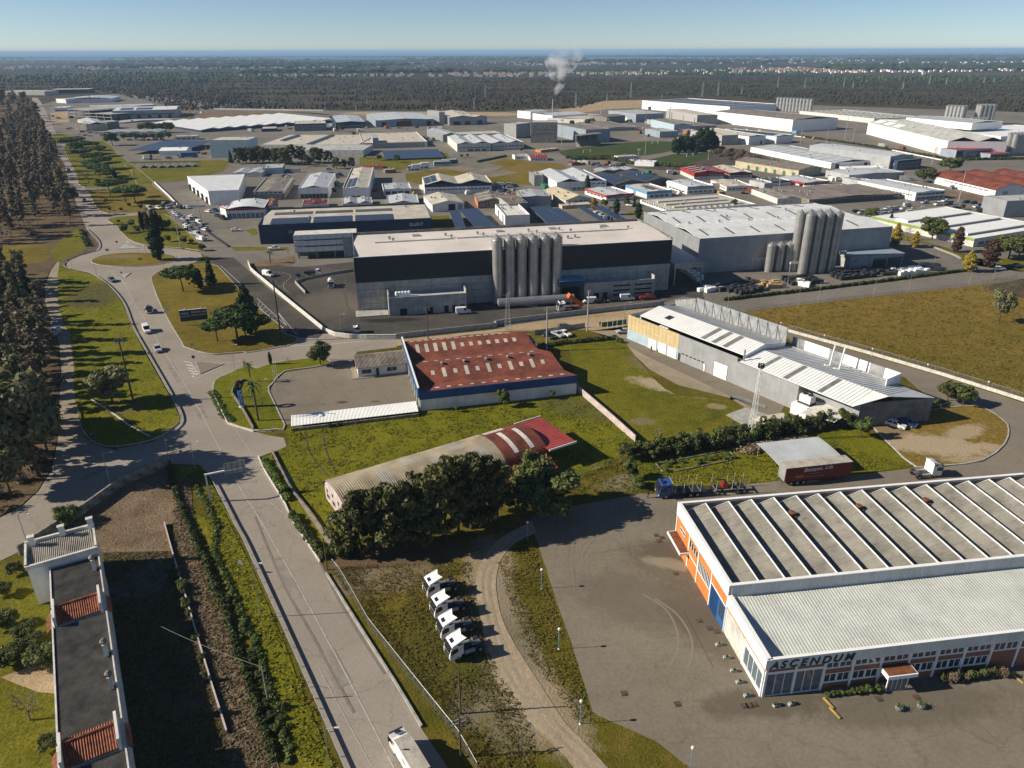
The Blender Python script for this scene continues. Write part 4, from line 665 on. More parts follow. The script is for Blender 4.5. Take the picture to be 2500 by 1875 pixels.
S((-61.6,694,0.365,14.63,55.8,6.36), 'grey sided gabled hall left of the paved court', 'silver_clad', 'gable', 'grey_sheet', .4, 1.4)
S((-51.6,734,0.3371,43.6,23.45,2.35), 'low flat cream roof between the gabled halls', 'off_white', 'flat', 'beige_roof', .3)
s = S((-124.5,645,0.2246,54.0,87.5,4.49), 'cream flat roofed works with a blank front tower', 'off_white', 'flat', 'beige_roof', .6, vents=6, doors=[('f',.02,6,4,'old_concrete')])
MB().box(s.w*.15,s.w*.24,-.1,s.d*.25,0,s.h+4).build('tower', 'concrete', s.t); MB().box(s.w*.24,s.w*.95,-.3,-.02,0,s.h-.8).build('front_wall', 'concrete', s.t)
s = S((-210.3,638,-0.0274,83.0,79.5,4.45), 'wide cream flat roofed plant with round ducts on its roof', 'off_white', 'flat', 'beige_roof', .5, vents=8)
for X, Y0, Y1 in ((.13,.35,.9),(.5,.0,.95)): MB().tube((X*s.w,Y0*s.d,s.h-.2),(X*s.w+2,Y1*s.d,s.h-.2),1.5,1.5,12).build('roof_duct', 'galvanised', s.t)
S((-180.4,597,-0.0259,65.1,37.2,4.87), 'lower cream front hall of the wide flat roofed plant', 'off_white', 'flat', 'grey_roof', .4)
S((-231.2,588,0.0307,30.0,24.22,13.37), 'tall blank pale green box hall behind the dark conifers', 'pale_blue_panel', 'flat', 'beige_roof', .4, vents=2)
S((-145.9,835,0.2782,63.5,97.2,7.13), 'large pale blue roofed hall with red front shed in the far estate', 'blue_grey_sheet', 'gable', 'light_sheet', .4, 1.4, seams=8, doors=[('f',.1,5,5,'black'),('f',.35,5,5,'black'),('f',.87,5,5,'black'),('f',.42,12,6,'rust')])
S((-185.7,822,0.2674,31.2,92.9,6.25), 'far hall with banded blue grey roof and glazed front', 'navy', 'gable', 'light_sheet', .3, 1.2, sky=(3,3.,'sky_blue_paint'), wins=[('f',.8,3.,.05,.95,6)])
S((-222.4,795,0.2471,31.8,34.0,7.2), 'far two storey block with full width blue windows', 'navy', 'flat', 'beige_roof', .3, wins=[('f',.5,2.8,.02,.98,8,.95,'white','glass_light'),('f',3.6,5.6,.02,.98,8,.95,'white','glass_light')])
S((-312,714,0.2618,19.72,11.62,3.44), 'small white cabin row above the solar car port', 'off_white', 'flat', 'beige_roof', .3, wins=[('f',.8,2.2,.05,.95,4)])
S((-255.2,790,0.2521,14.62,22.68,3.14), 'small blue walled pavilion near the white wave roofs', 'navy', 'flat', 'beige_roof', .3)
S((-68.0,855,0.2039,28.82,90.0,8.49), 'grey hall with tan gable roof beneath two chimneys', 'silver_clad', 'gable', 'beige_roof', .4, 1.6, doors=[('f',.15,8,4,'black'),('f',.6,6,4,'maroon')])
S((-40.0,865,0.8191,18.81,61.7,8.18), 'lower tan roofed wing of the grey hall beneath the chimneys', 'silver_clad', 'gable', 'beige_roof', .3, 1.2, doors=[('f',.2,7,4,'black')])
S((-80.6,871,0.5179,7.16,33.0,12.73), 'tall narrow grey block at the left of the chimney hall', 'silver_clad', 'flat', 'beige_roof', .2)
S((17.54,684,-0.0359,23.39,19.78,17.47), 'dark weathered concrete block with rows of small openings by the football ground', 'concrete_dark', 'flat', 'grey_roof', .4, wins=[('f',z0,z0+1.,.05,.95,9,.5,'concrete','black',0) for z0 in (7.5,11.)])
S((4.63,721,0.8955,21.89,14.69,12.65), 'pale left wing of the weathered concrete block', 'concrete', 'flat', 'grey_roof', .4)
S((44.2,737,-1.1915,58.9,24.47,11.16), 'blue grey shed right of the weathered concrete block', 'blue_grey_sheet', 'flat', 'brown_roof', .3)
S((25.58,923,-1.0196,41.1,50.5,7.24), 'bright white gabled hall below the smoking chimney', 'white_clean', 'gable', 'light_sheet', .2, 1.6)
S((7.73,955,-0.9511,26.4,25.67,8.22), 'small white block left of the smoking chimney hall', 'white_clean', 'gable', 'light_sheet', .2, 1.)
S((41.4,891,-0.5337,47.5,65.7,4.91), 'pale low roofed hall right of the smoking chimney', 'off_white', 'gable', 'beige_roof', .2, 1.)
S((90.1,889,-0.8297,25.23,31.9,7.0), 'brown weathered shed beside earth heaps', 'old_concrete', 'gable', 'brown_sheet', 0, 1.)
S((141.8,884,0.3818,36.9,64.6,8.9), 'blue grey box hall with two wall doors in the far estate', 'blue_grey_sheet', 'flat', 'grey_roof', .4, doors=[('l',.3,4,4,'white')])
S((135.6,979,-1.259,9.27,10.04,6.43), 'tall blue grey stair block of the box hall', 'blue_grey_sheet', 'flat', 'grey_roof', .2)
S((91.6,783,0.2815,40.1,72.5,3.12), 'low grey hall with dark roof above the football ground', 'silver_clad', 'gable', 'brown_roof', .3, .8, wins=[('f',1.,2.2,.1,.9,8)])
S((116.4,791,0.5231,15.98,12.06,3.4), 'small white annex of the low grey hall', 'white', 'flat', 'brown_roof', .2)
S((162.2,770,0.195,18.56,62.7,7.6), 'pale blue walled hall with dark sheet roof and pipes', 'pale_blue_panel', 'gable', 'brown_roof', .3, 1., doors=[('f',.3,4,4,'white')])
S((182.6,782,0.3606,29.44,89.0,4.98), 'dark roofed hall behind the conifer clump', 'concrete', 'flat', 'brown_roof', .3)
S((139.4,723,0.2907,19.19,31.0,5.56), 'violet grey block with blue door near the floodlight', 'blue_grey_sheet', 'flat', 'grey_roof', .3, doors=[('f',.6,4,3,'sky_blue_paint')])
S((171.3,751,0.2368,9.61,9.81,3.96), 'small orange brick block left of the conifer clump', 'red_brick', 'flat', 'beige_roof', .2)
S((186.7,939,-1.3811,89.8,23.81,10.29), 'pale low flat hall before the solar roofed warehouse', 'concrete', 'flat', 'beige_roof', .3)
S((200.9,1114,0.5475,24.46,22.31,3.46), 'small dark canopy on the far earth lot', 'dark_metal', 'flat', 'dark_roof', .1)
S((14.23,566,0.1454,12.95,13.32,2.51), 'small white house with a red roof near the round court', 'white_clean', 'gable', 'red_paint', 0, .9, axis='x', name='house', wins=[('f',.8,1.8,.1,.9,5,.5,'dark_metal','black',0)])
S((2.7,573,0.192,10.48,9.94,3.01), 'white flat roofed clubhouse beside the red roofed house', 'white_clean', 'flat', 'grey_roof', .3, name='house', wins=[('f',.8,1.9,.1,.9,5,.5,'dark_metal','black',0)])
S((87.9,541,-0.4121,14.02,9.53,2.95), 'long white cabin at the edge of the second pitch', 'white_clean', 'flat', 'white_clean', .2, name='cabin')
S((84.9,555,-0.4763,4.74,6.33,1.74), 'short white cabin at the edge of the second pitch', 'white_clean', 'flat', 'white_clean', .2, name='cabin')
S((80.5,573,0.3116,15.87,7.04,2.16), 'pale changing room block by the football ground', 'off_white', 'flat', 'light_sheet', .2, name='cabin')
S((43.2,541,0.5022,6.64,4.88,1.88), 'small orange brick hut on waste ground', 'red_brick', 'gable', 'rust_sheet', 0, .6, name='hut')
S((-84.8,508,0.4568,7.71,4.66,2.28), 'brick red hut beside the grass lot', 'red_brick', 'flat', 'beige_roof', .2, name='hut')
S((-103.6,529,0.2068,13.88,7.93,1.32), 'low open shelter with long red roof', 'off_white', 'gable', 'red_paint', 0, .6, axis='x', name='shelter')
S((23.77,615,0.684,19.82,6.63,2.01), 'low yellowish brick kiosk row left of the pitch', 'orange_paint', 'flat', 'grey_roof', .2, name='kiosk')
S((-911,1560,0.2405,70.8,39.2,7.62), 'far navy warehouse with pale roof before the woods', 'navy', 'flat', 'off_white', .3)
S((-977,1517,-0.1724,90.0,36.5,6.96), 'far row of pale halls at the left end of the road', 'off_white', 'flat', 'beige_roof', .3)
S((-718,1267,0.2629,67.8,68.0,5.86), 'far white hall with curved pale roof', 'white', 'barrel', 'light_sheet', .2, 2.)
S((-738,1274,-0.562,28.57,34.4,6.28), 'far white office wing left of the curved roof hall', 'white_clean', 'flat', 'grey_roof', .2)
S((-632,1081,0.258,16.98,29.9,5.04), 'small white pavilion behind the concrete shell', 'white_clean', 'flat', 'off_white', .2, wins=[('f',.4,2.6,.05,.95,4)])
S((-605,1124,0.5022,84.5,40.2,3.14), 'long low blue grey hall behind the silver hall', 'blue_grey_sheet', 'flat', 'light_sheet', .3)
S((-485,949,0.322,72.5,71.3,9.8), 'silver grey hall with white roof and a dark window band', 'silver_clad', 'gable', 'white_sheet', .3, 1.6, axis='x', wins=[('f',4.5,5.6,.08,.95,10,.97,'dark_metal')], doors=[('f',.05+.16*i,4,4,'dark_metal') for i in range(6)], pv=[(.1,.3,.1,.4),(.35,.6,.1,.4)])
S((-457,810,-0.4382,18.86,39.2,7.06), 'grey block with beige gable roof beside the road', 'old_concrete', 'gable', 'grey_roof', .3, 1.)
S((-440,802,0.5997,19.97,74.4,6.62), 'tan walled hall with ribbed pale gable roof by the road', 'cream', 'gable', 'light_sheet', .2, 2.)
S((-457,884,0.8112,73.7,26.42,0.7), 'long low grey roofed hall above the dark conifers', 'blue_grey_sheet', 'gable', 'grey_sheet', .2, 1.2)
S((-401,751,0.0822,54.9,27.55,3.6), 'low white hall with folded roof beside the road', 'off_white', 'gable', 'grey_sheet', .2, 1., 4)
r = (-549,967,-0.4788,80.4,79.6,10.57); t = thing('concrete_shell', 'unfinished concrete frame building with open floors', 'building', (r[0],r[1]), r[2])
for k in range(3): MB().box(0,r[3]*(1 if k < 2 else .5),0,r[4],3.6*k+3.2,3.6*k+3.6).build('floor_slab', 'concrete', t)
for i in range(7):
    for j in range(3): MB().box(r[3]*i/6-.3,r[3]*i/6+.3,r[4]*j/2-.3,r[4]*j/2+.3,0,7.2 if i > 3 else 10.6).build('column', 'concrete', t)
r = (-315,785,0.7925,154.5,119.9,3.5); t = thing('industrial_building', 'wide hall with many white wave shaped roof shells', 'building', (r[0],r[1]), r[2])
MB().box(0,r[3],0,r[4],0,r[5]-1.2).build('wall', 'navy', t); nx, ny = 9, 5
for j in range(ny):
    for i in range(nx):
        x0, x1 = r[3]*i/nx, r[3]*(i+1)/nx-.4; y0, y1 = r[4]*j/ny, r[4]*(j+1)/ny-.4; m = MB(); zb = r[5]-1.
        m.slab((x0,y0,zb),(x1,y0,zb+2.2),(x1,y1,zb+2.2),(x0,y1,zb),.25); m.build('roof_shell', 'white_sheet', t)
r = (59.3,654,0.7437,26.73,6.55,6.86); t = thing('grandstand', 'old concrete grandstand with flat canopy at the football ground', 'grandstand', (r[0],r[1]), r[2])
MB().box(0,r[3],6,6.4,0,9).build('back_wall', 'concrete_dark', t); MB().box(-.5,r[3]+.5,-1,6.6,9.02,9.4).build('canopy', 'old_concrete', t)
for k in range(7): MB().box(0,r[3],k*.8,k*.8+.8,0,.6+.6*k).build('step', 'old_concrete', t)
for i in range(6): MB().box(r[3]*i/5-.25,r[3]*i/5+.25,4.9,5.3,4.2,9).build('column', 'concrete_dark', t)
# silos -----------------------------------------------------------
_sc = {}
def silo(x, y, r, h, label, group, rz=0, legs=False):
    k = (r, h, legs)
    if k not in _sc:
        b = MB(); n = 20; z = 0; rings = max(4, int(h/2.2)); pr = [(r*1.02,0),(r*1.02,.3)]
        for i in range(rings): za, zb = .3+(h-1.3)*i/rings, .3+(h-1.3)*(i+1)/rings; pr += [(r,za),(r,zb-.07),(r*1.012,zb-.06),(r*1.012,zb)]
        b.lathe(pr, n); body = b.mesh('barrel', 'silo_steel'); smooth_mesh(body, 30)
        c = MB().lathe([(r*1.02,h-1.0),(r*.98,h-.9),(r*.25,h),(r*.25,h+.25),(r*.1,h+.3)], n).mesh('cone_roof', 'silo_steel'); smooth_mesh(c, 30)
        g = MB()
        for i in range(10):
            a0, a1 = 2*pi*i/10, 2*pi*(i+1)/10; p0 = (r*cos(a0), r*sin(a0)); p1 = (r*cos(a1), r*sin(a1))
            g.tube((*p0,h-.95),(*p0,h+.15),.03,.03,4); g.tube((*p0,h+.15),(*p1,h+.15),.03,.03,4); g.tube((*p0,h-.35),(*p1,h-.35),.025,.025,4)
        rail = g.mesh('railing', 'galvanised')
        l = MB().box(-.25,-.2,-r-.2,-r-.12,0,h).box(.2,.25,-r-.2,-r-.12,0,h)
        for i in range(int(h/.5)): l.box(-.2,.2,-r-.19,-r-.14,i*.5,i*.5+.05)
        pp = MB().tube((r+.15,0,.3),(r+.15,0,h-.5),.09,.09,6)
        _sc[k] = (body, c, rail, l.mesh('ladder','galvanised'), pp.mesh('fill_pipe','steel'))
    t = thing('silo', label, 'silo', (x,y), rz, group)
    for nm, me in zip(('barrel','cone_roof','railing','ladder','fill_pipe'), _sc[k]): link(nm, me, t)
    return t
ORDN = ['first','second','third','fourth','fifth','sixth','seventh','eighth','ninth','tenth','eleventh','twelfth']
ORD = ['leftmost','second from left','third from left','fourth from left','fifth from left','rightmost']
bx = (38,125,210,293,377,460); A0 = Vector((-5.72,227.1)); A1 = Vector((13.36,230.3))
for i in range(6):
    p = A0.lerp(A1, (bx[i]-38)/(460-38)); silo(p.x+1.2, p.y+1.6, 1.62, 21.8, 'tall steel silo before the black clad factory, %s of six' % ORD[i], 'six tall silos of the black clad factory', rz=.3*i)
    q_ = p+Vector((-.8,3.7)); silo(q_.x+1.6, q_.y+1.6, 1.62, 21.4, 'steel silo half hidden in the rear row at the black clad factory, %s' % ORD[i], 'rear row silos of the black clad factory')
A0 = Vector((106.7,260.8)); A1 = Vector((117.7,263.0))
for i in range(4): p = A0.lerp(A1, i/3); silo(p.x, p.y+1.5, 1.6, 22.4, 'tall steel silo at the grey clad factory, %s in the front row of four' % (['leftmost','second','third','rightmost'][i]), 'tall silos of the grey clad factory')
for i in range(4): p = A0.lerp(A1, i/3)+Vector((-2.,5.)); silo(p.x, p.y+.5, 1.6, 22.2, 'tall steel silo in the rear row at the grey clad factory, %s from left' % ORDN[i], 'rear tall silos of the grey clad factory')
A0 = Vector((95.3,263.2)); A1 = Vector((102.6,264.9))
for i in range(3): p = A0.lerp(A1, i/2); silo(p.x, p.y+2, 1.5, 10.8, 'short steel silo left of the tall ones at the grey clad factory, %s of three' % (['leftmost','middle','rightmost'][i]), 'short silos of the grey clad factory')
def cluster(a, b, n, r, h, label, group, rows=1):
    a, b = Vector(a), Vector(b); nn = (b-a).normalized(); pr = Vector((-nn.y,nn.x)); out = []
    for k in range(rows):
        for i in range(n): p = a.lerp(b, i/(n-1))+pr*(k*2.2*r); out.append(silo(p.x, p.y, r, h, '%s, %s %s' % (label, ORDN[i], 'behind' if k else 'from left'), group))
    return out
sl = cluster((360,1057), (389,1015), 11, 2.3, 17.03, 'silo in the far lettered row beside the white plant', 'far lettered silo row')
for s_, ch in zip(sl, 'polivouga s'):
    if ch != ' ':
        me = text_mesh(ch, 4.6, 'navy', .1, bold=.05); o = link('letter', me, s_, (-1.2,-2.45,12.)); o.rotation_euler = (pi/2,0,0)
cluster((481,859), (492,849), 5, 2.5, 19.02, 'silo in the middle far cluster above the white hall', 'middle far silo cluster', 2)
cluster((511,849), (524,848), 4, 2.5, 20.43, 'tall silo in the right far cluster above the white hall', 'right far silo cluster', 2)
cluster((490,825), (505,825), 5, 2., 9., 'short silo in front of the right far cluster', 'short far silos')
cluster((390,594), (401,598), 4, 2.1, 15.87, 'silo in the cluster at the right edge by the white factory', 'right edge silo cluster', 2)
def pv_table(r, label, group, legs=3, tilt=.8, name='solar_canopy'):
    x, y, a, w, d, h = r; t = thing(name, label, 'solar canopy', (x,y), a, group); m = MB(); m.slab((0,0,h),(w,0,h),(w,d,h+tilt),(0,d,h+tilt),.15); m.build('solar_array', 'solar_cells', t)
    for i in range(legs): X = w*(i+.5)/legs; MB().box(X-.12,X+.12,d*.3,d*.3+.24,0,h+tilt*.3-.16).build('post', 'galvanised', t)
    for i in range(legs): X = w*(i+.5)/legs; MB().box(X-.12,X+.12,d*.7,d*.7+.24,0,h+tilt*.7-.16).build('post', 'galvanised', t)
    return t
pv_table((-308,613,-0.0258,23.35,64.5,3.0), 'larger dark solar canopy over far parked cars', 'far solar car ports', 5)
pv_table((-285.7,632,-0.0265,23.26,44.6,3.0), 'smaller dark solar canopy right of the larger far one', 'far solar car ports', 5)
pv_table((-25.04,327,0.1524,4.77,35.8,3.0), 'narrow blue solar canopy left of the white cube building', 'solar canopies behind the factory', 2)
pv_table((-16.3,329,0.2677,9.6,38.0,3.0), 'wide blue solar canopy left of the white cube building', 'solar canopies behind the factory', 3)
pv_table((16.39,336,0.2001,10.46,35.6,3.0), 'widest blue solar canopy right of the white cube building', 'solar canopies behind the factory', 4)
pv_table((27.24,338,0.3288,5.86,29.51,3.0), 'slim solar canopy touching the widest one', 'solar canopies behind the factory', 2)
pv_table((40.8,342,0.2835,3.91,28.92,3.0), 'slim solar canopy left of the car rows near the conifers', 'solar canopies behind the factory', 2)
pv_table((48.9,344,0.2829,4.94,29.5,3.0), 'slim solar canopy right of the car rows near the conifers', 'solar canopies behind the factory', 2)
pv_table((-94.1,570,0.223,45.0,45.3,1.2), 'ground mounted solar field on a lawn in the far estate', 'ground solar', 12, .8, 'solar_field')
for i, x0 in enumerate((1085,1155,1222,1290,1355,1420,1485)):
    r = (-257.9,527,-0.0218,4.1,19.09,1.0); pp = [(-261.4,534),(-254.9,534),(-248.7,534),(-243.0,535),(-237.5,536),(-232.5,538),(-227.0,539)][i]
    t = thing('solar_table', 'tilted solar table on the lawn, %s of seven' % (['first','second','third','fourth','fifth','sixth','last'][i]), 'solar panel', pp, .75, 'seven tilted solar tables'); MB().slab((0,0,.5),(3,0,2.4),(3,12,2.4),(0,12,.5),.15).build('panel', 'dark_roof', t); MB().box(2.2,2.35,1,1.15,0,1.75).box(2.2,2.35,10.8,10.95,0,1.75).build('frame', 'galvanised', t)
S((-279.8,607,0.1379,20.36,18.39,3.26), 'white tent hall in front of the solar car ports', 'white_clean', 'gable', 'white_clean', 0, 1.5, axis='x', name='tent_hall')
# ---------------------------------------------------------------- black-clad factory with the silos
s = shed((-48.4,220.9,.2124,104.4,31.5,18.0), 'large factory with black upper cladding above pale concrete panels', 'concrete_dark', 'gable', 'membrane', 1.0, .9, 1, 'x', front_par=False)  # dark wall colour stands in for shade in the panel joints
t = s.t; w, d, h = s.w, s.d, s.h
MB().box(-.14,w+.14,-.14,-.003,9.3,17.25).box(-.14,-.003,-.003,d+.14,9.3,18.03).box(w+.003,w+.14,-.003,d+.14,9.3,18.03).build('upper_cladding', 'navy_clad', t)
MB().box(-.17,w+.17,-.17,.3,17.26,17.45).build('roof_edge', 'white_clean', t)
for i in range(9):
    for j in range(4): MB().box(w*i/9+.06,w*(i+1)/9-.06,-.1,-.003,.05+2.31*j,.05+2.31*j+2.2).build('wall_panel', 'concrete', t)
for i in range(3):
    for j in range(4): MB().box(-.1,-.003,d*i/3+.04,d*(i+1)/3-.04,.05+2.31*j,.05+2.31*j+2.27).build('wall_panel', 'concrete', t)
for X, Y in ((12,20),(13,17),(31,21),(32.5,17.5),(42,21),(43.5,18),(60,21),(62,17.5),(71,21),(74,17),(86,20),(95,17)): link('roof_vent', vent_me, t, (X,Y,s.roofz(X,Y)+.08))
for X in (20,49,68,87): MB().box(X,X+2.6,22.5,25.,s.roofz(X,24)+.05,s.roofz(X,24)+.5).build('roof_hatch', 'galvanised', t)
MB().box(7,33,14.6,15.2,s.roofz(8,15),s.roofz(8,15)+.5).build('roof_duct', 'off_white', t); MB().box(34,58,14.8,15.4,s.roofz(8,15),s.roofz(8,15)+.5).build('roof_duct', 'off_white', t); MB().box(63,94,14.8,15.4,s.roofz(8,15),s.roofz(8,15)+.5).build('roof_duct', 'off_white', t)
def annex(x0, x1, y0, hh, parts=()):
    m = MB(); m.box(x0,x1,y0,y0+.3,0,hh).box(x0,x0+.3,y0+.3,-.12,0,hh+1.).box(x1-.3,x1,y0+.3,-.12,0,hh+1.); o = m.build('annex', 'concrete', t)
    MB().box(x0+.3,x1-.3,y0+.3,-.12,hh-.8,hh-.7).build('annex_roof', 'grey_roof', o); return o
o = annex(9.2, 33.6, -7., 5.9)
for X, ww, hh in ((12.5,2.2,2.2),(20.6,2.2,2.),(26.3,1.4,2.2),(28.9,1.4,2.2),(31.3,1.6,2.2)): MB().box(X,X+ww,-7.06,-6.9,.05,hh).build('door', 'black', o)
for i in range(5): MB().lathe([(.55,0),(.55,1.2),(.5,1.5),(.3,1.7)], 10, (12+.95*i,-4,5.15)).build('roof_tank', 'white_clean', o)
o = annex(72.5, 97.2, -5.4, 5.9)
for X in (76,79): MB().box(X,X+1.7,-5.46,-5.3,.05,2.4).build('door', 'black', o)
for z in (1.1,2.5,4.1):
    for X in (82.5,90): MB().box(X,X+6.,-5.46,-5.3,z,z+.5).build('window_slot', 'black', o)
o = MB().box(64,72.4,-6.2,-.16,5.2,7.2).build('portal_canopy', 'navy', t); MB().box(63.9,72.5,-6.3,-.17,7.21,7.32).build('canopy_roof', 'sky_blue_paint', o)
for X in (64.2,72.): MB().box(X,X+.3,-6.1,-5.8,0,5.19).build('post', 'dark_metal', o)
MB().box(64.4,72,-.8,-.17,0,5.1).build('dark_opening', 'black', t)
MB().box(-1,9,-6,-.12,.1,.25).build('apron', 'kerb_stone', t)
x, y, a, w, d, h = (-85.4,284.8,.1847,24.5,9.,9.7); t = thing('office_block', 'pale panel clad office on pillars with two dark window bands', 'building', (x,y), a)
MB().box(0,w,0,d,2.6,h-.5).build('wall', 'silver_clad', t); MB().box(.2,w-.2,.2,d-.2,h-.5,h-.4).build('roof', 'off_white', t)
for j in range(3):
    for i in range(9):
        if j == 0 and i > 6: continue
        z0 = 2.6+2.45*j; MB().box(w*i/9+.06,w*(i+1)/9-.06,-.25,-.003,z0+.3,z0+2.15).build('facade_panel', 'white', t)
for z0 in (4.75,7.2): MB().box(4,w*.75,-.05,-.002,z0,z0+.35).build('window_band', 'glass', t)
for i in range(4): MB().box(1+7*i,1.5+7*i,1,1.5,0,2.59).build('pillar', 'concrete', t)
MB().box(.4,w,4.5,d,0,2.59).build('ground_floor', 'concrete_dark', t)
MB().box(w*.77,w,-.6,-.26,0,h-2).build('stair_tower', 'concrete', t)
s = shed((-107,309.6,.1842,73.1,36.5,8.3), 'long dark blue clad hall with cream roof, solar panels and white lettering', 'navy', 'gable', 'beige_roof', .9, .7, 1, 'x', wins=[('f',1.6,2.7,.2,.97,22,.9,'concrete_dark')])
for i in range(3):
    s.patch('solar_array', s.w*(.06+.245*i), s.w*(.06+.245*i)+16.5, s.d*.1, s.d*.36, 'solar_cells', .3); s.patch('solar_array', s.w*(.06+.245*i), s.w*(.06+.245*i)+16.5, s.d*.56, s.d*.74, 'dark_roof', .3)
letters(s.t, 'DURIT', 1.9, 'white_clean', (63.4,-.03,5.1), depth=.2); MB().box(12.,14.,-.1,-.003,4.2,5.6).build('sign_plate', 'concrete_dark', s.t)
s = shed((67.9,262.4,.239,81.2,50.5,13.0), 'huge grey clad factory with white ribbed roof beside the black clad one', 'silver_clad', 'gable', 'white_sheet', .45, 1.2, 2, 'x', seams=24)
t = s.t; w, d = s.w, s.d
for i in range(7):
    for y0 in (4,27,40): s.patch('roof_light', w*(.06+.13*i), w*(.06+.13*i)+.7, y0, y0+7, 'dark_roof', .3)
for i in range(6): link('roof_vent', vent_me, t, (w*(.1+.16*i),d*.5,s.roofz(5,d*.5)+.1))
doors_(t, w, d, 'f', 22.5, 5, 4.2, 'grey_sheet', 'white', 8)
o = MB().box(34,47,-7,-1,3.1,3.9).build('silo_canopy', 'off_white', t); MB().box(38,46.8,-5.5,-1.2,0,3.09).build('pump_house', 'concrete', t); MB().box(34.3,34.6,-6.7,-6.4,0,3.09).build('post', 'concrete', t)
MB().box(58,81,-9,-.01,3.6,4.7).build('front_canopy', 'concrete', t); MB().box(57.8,81.2,-9.2,-.01,4.72,4.85).build('canopy_roof', 'blue_grey_sheet', t); MB().box(58.2,68,-8.6,-.02,0,3.59).build('annex', 'concrete', t); MB().box(68.3,72,-8.55,-8.4,1.5,2.4).build('window', 'glass', t)
for X in (74,80.5): MB().box(X,X+.35,-8.8,-8.4,0,3.59).build('post', 'concrete', t)
for i in range(3): MB().tube((56+1.1*i,-5,4.86),(56+1.1*i,-5,6.2),.4,.4,10).build('roof_tank', 'galvanised', t)
o = thing('bridge_roof', 'flat roof deck spanning the gap between the two factories', 'canopy', (55.9,246.5), .225); MB().box(0,11.4,0,26,7.2,7.9).build('deck', 'blue_grey_sheet', o); MB().box(0,11.4,-.3,-.01,6.4,8.2).build('edge_truss', 'galvanised', o)
for X in (.4,10.6): MB().box(X,X+.4,0,.4,0,7.19).build('post', 'galvanised', o)
# ---------------------------------------------------------------- rusty red roofed hall with blue fascia
t = thing('tyre_hall', 'hall with rusty red folded roof, blue fascia and white walls', 'building', (-20.9,150.0), .245)
XR = lambda y: 37.4-.17*y
m = MB(); m.hexa([(0,0,0),(37.4,0,0),(37.35,.3,0),(0,.3,0),(0,0,4.6),(37.4,0,4.6),(37.35,.3,4.6),(0,.3,4.6)])
PR = [(0.3,4.6),(6.9,3.3),(14.2,5.4),(22.3,3.4),(29.7,5.5),(33,4.6)]
m.extrude_x([(.3,0),(33,0)]+PR[::-1], 31.4, 31.7); o = m.build('wall', 'white', t)
m = MB()
for i in range(len(PR)-1):
    (y0,z0),(y1,z1) = PR[i], PR[i+1]; m.hexa([(XR(y0)-.3,y0,0),(XR(y0),y0,0),(XR(y1),y1,0),(XR(y1)-.3,y1,0),(XR(y0)-.3,y0,z0-.05),(XR(y0),y0,z0-.05),(XR(y1),y1,z1-.05),(XR(y1)-.3,y1,z1-.05)])
m.build('gable_wall', 'white', t); MB().box(0,31.5,32.7,33,0,4.5).build('rear_wall', 'white', t)
MB().hexa([(-.12,-.15,2.9),(37.5,-.15,2.9),(37.5,-.003,2.9),(-.12,-.003,2.9),(-.12,-.15,4.95),(37.5,-.15,4.95),(37.5,-.003,4.95),(-.12,-.003,4.95)]).build('fascia', 'blue_paint', t)
MB().box(-.35,-.05,-.15,33.2,3.4,5.9).build('side_fascia', 'blue_paint', t); MB().box(-.4,0,-.2,33.25,5.91,6.02).build('fascia_cap', 'white_clean', t)
for i in range(9): MB().box(-.3,.1,.3+4.0*i,.75+4.0*i,0,3.39).build('pillar', 'white', t)
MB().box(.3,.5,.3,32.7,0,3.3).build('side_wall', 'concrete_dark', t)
for i in range(len(PR)-1):
    (y0,z0),(y1,z1) = PR[i], PR[i+1]; m = MB(); n = 14
    for k in range(n):
        f = lambda y: [0.05+(XR(y)+.3-.05)*q for q in (k/n,(k+1)/n)]
        a0, b0 = f(y0); a1, b1 = f(y1); m.slab((a0,y0,z0+.1),(b0,y0,z0+.1),(b1,y1,z1+.1),(a1,y1,z1+.1),.1)
    ro = m.build('roof_slope', 'rust_sheet', t)
    def pz(y): return z0+(z1-z0)*(y-y0)/(y1-y0)
    def light(x, wd, ya, yb): MB().slab((x,ya,pz(ya)+.16),(x+wd,ya,pz(ya)+.16),(x+wd,yb,pz(yb)+.16),(x,yb,pz(yb)+.16),.06).build('skylight', 'beige_roof', ro)
    if i == 0:
        for k in range(12): light(4+2.75*k,.9,2.4,3.4)
    if i == 1:
        for k in range(11): light(4.2+2.75*k,.9,9.4+(-.4 if k%2 else .6),12.3 if k%2 else 11.6)
        for k in range(5): link('roof_vent', vent_me, t, (7.4+5.5*k,13.7,5.3), 0, .7)
    if i == 2:
        for k in range(11): light(3.4+2.75*k,1.,17.6,18.5)
    if i == 3:
        for k in range(12): light(2.6+2.35*k,.95,25.0+(1. if k > 4 else 0),28.4 if k < 5 else 27.6)
    if i == 4:
        for k in range(14): light(1.5+2.0*k,1.1,30.2,31.8)
MB().box(31.2,34.5,24,32.6,0,3.6).build('annex', 'pale_blue_panel', t); MB().box(31.1,34.6,23.9,32.7,3.61,3.8).build('annex_roof', 'brown_sheet', t)
t = thing('office', 'small white office with grey corrugated roof beside the yard', 'building', (-38.7,169.0), .27); w, d, h = 12.2, 7.6, 2.7
m = MB(); m.extrude_x([(0,0),(d,0),(d,h+.3),(d*.78,h+.9),(0,h)], 0, w); m.build('wall', 'white', t)
m = MB(); rib = 40
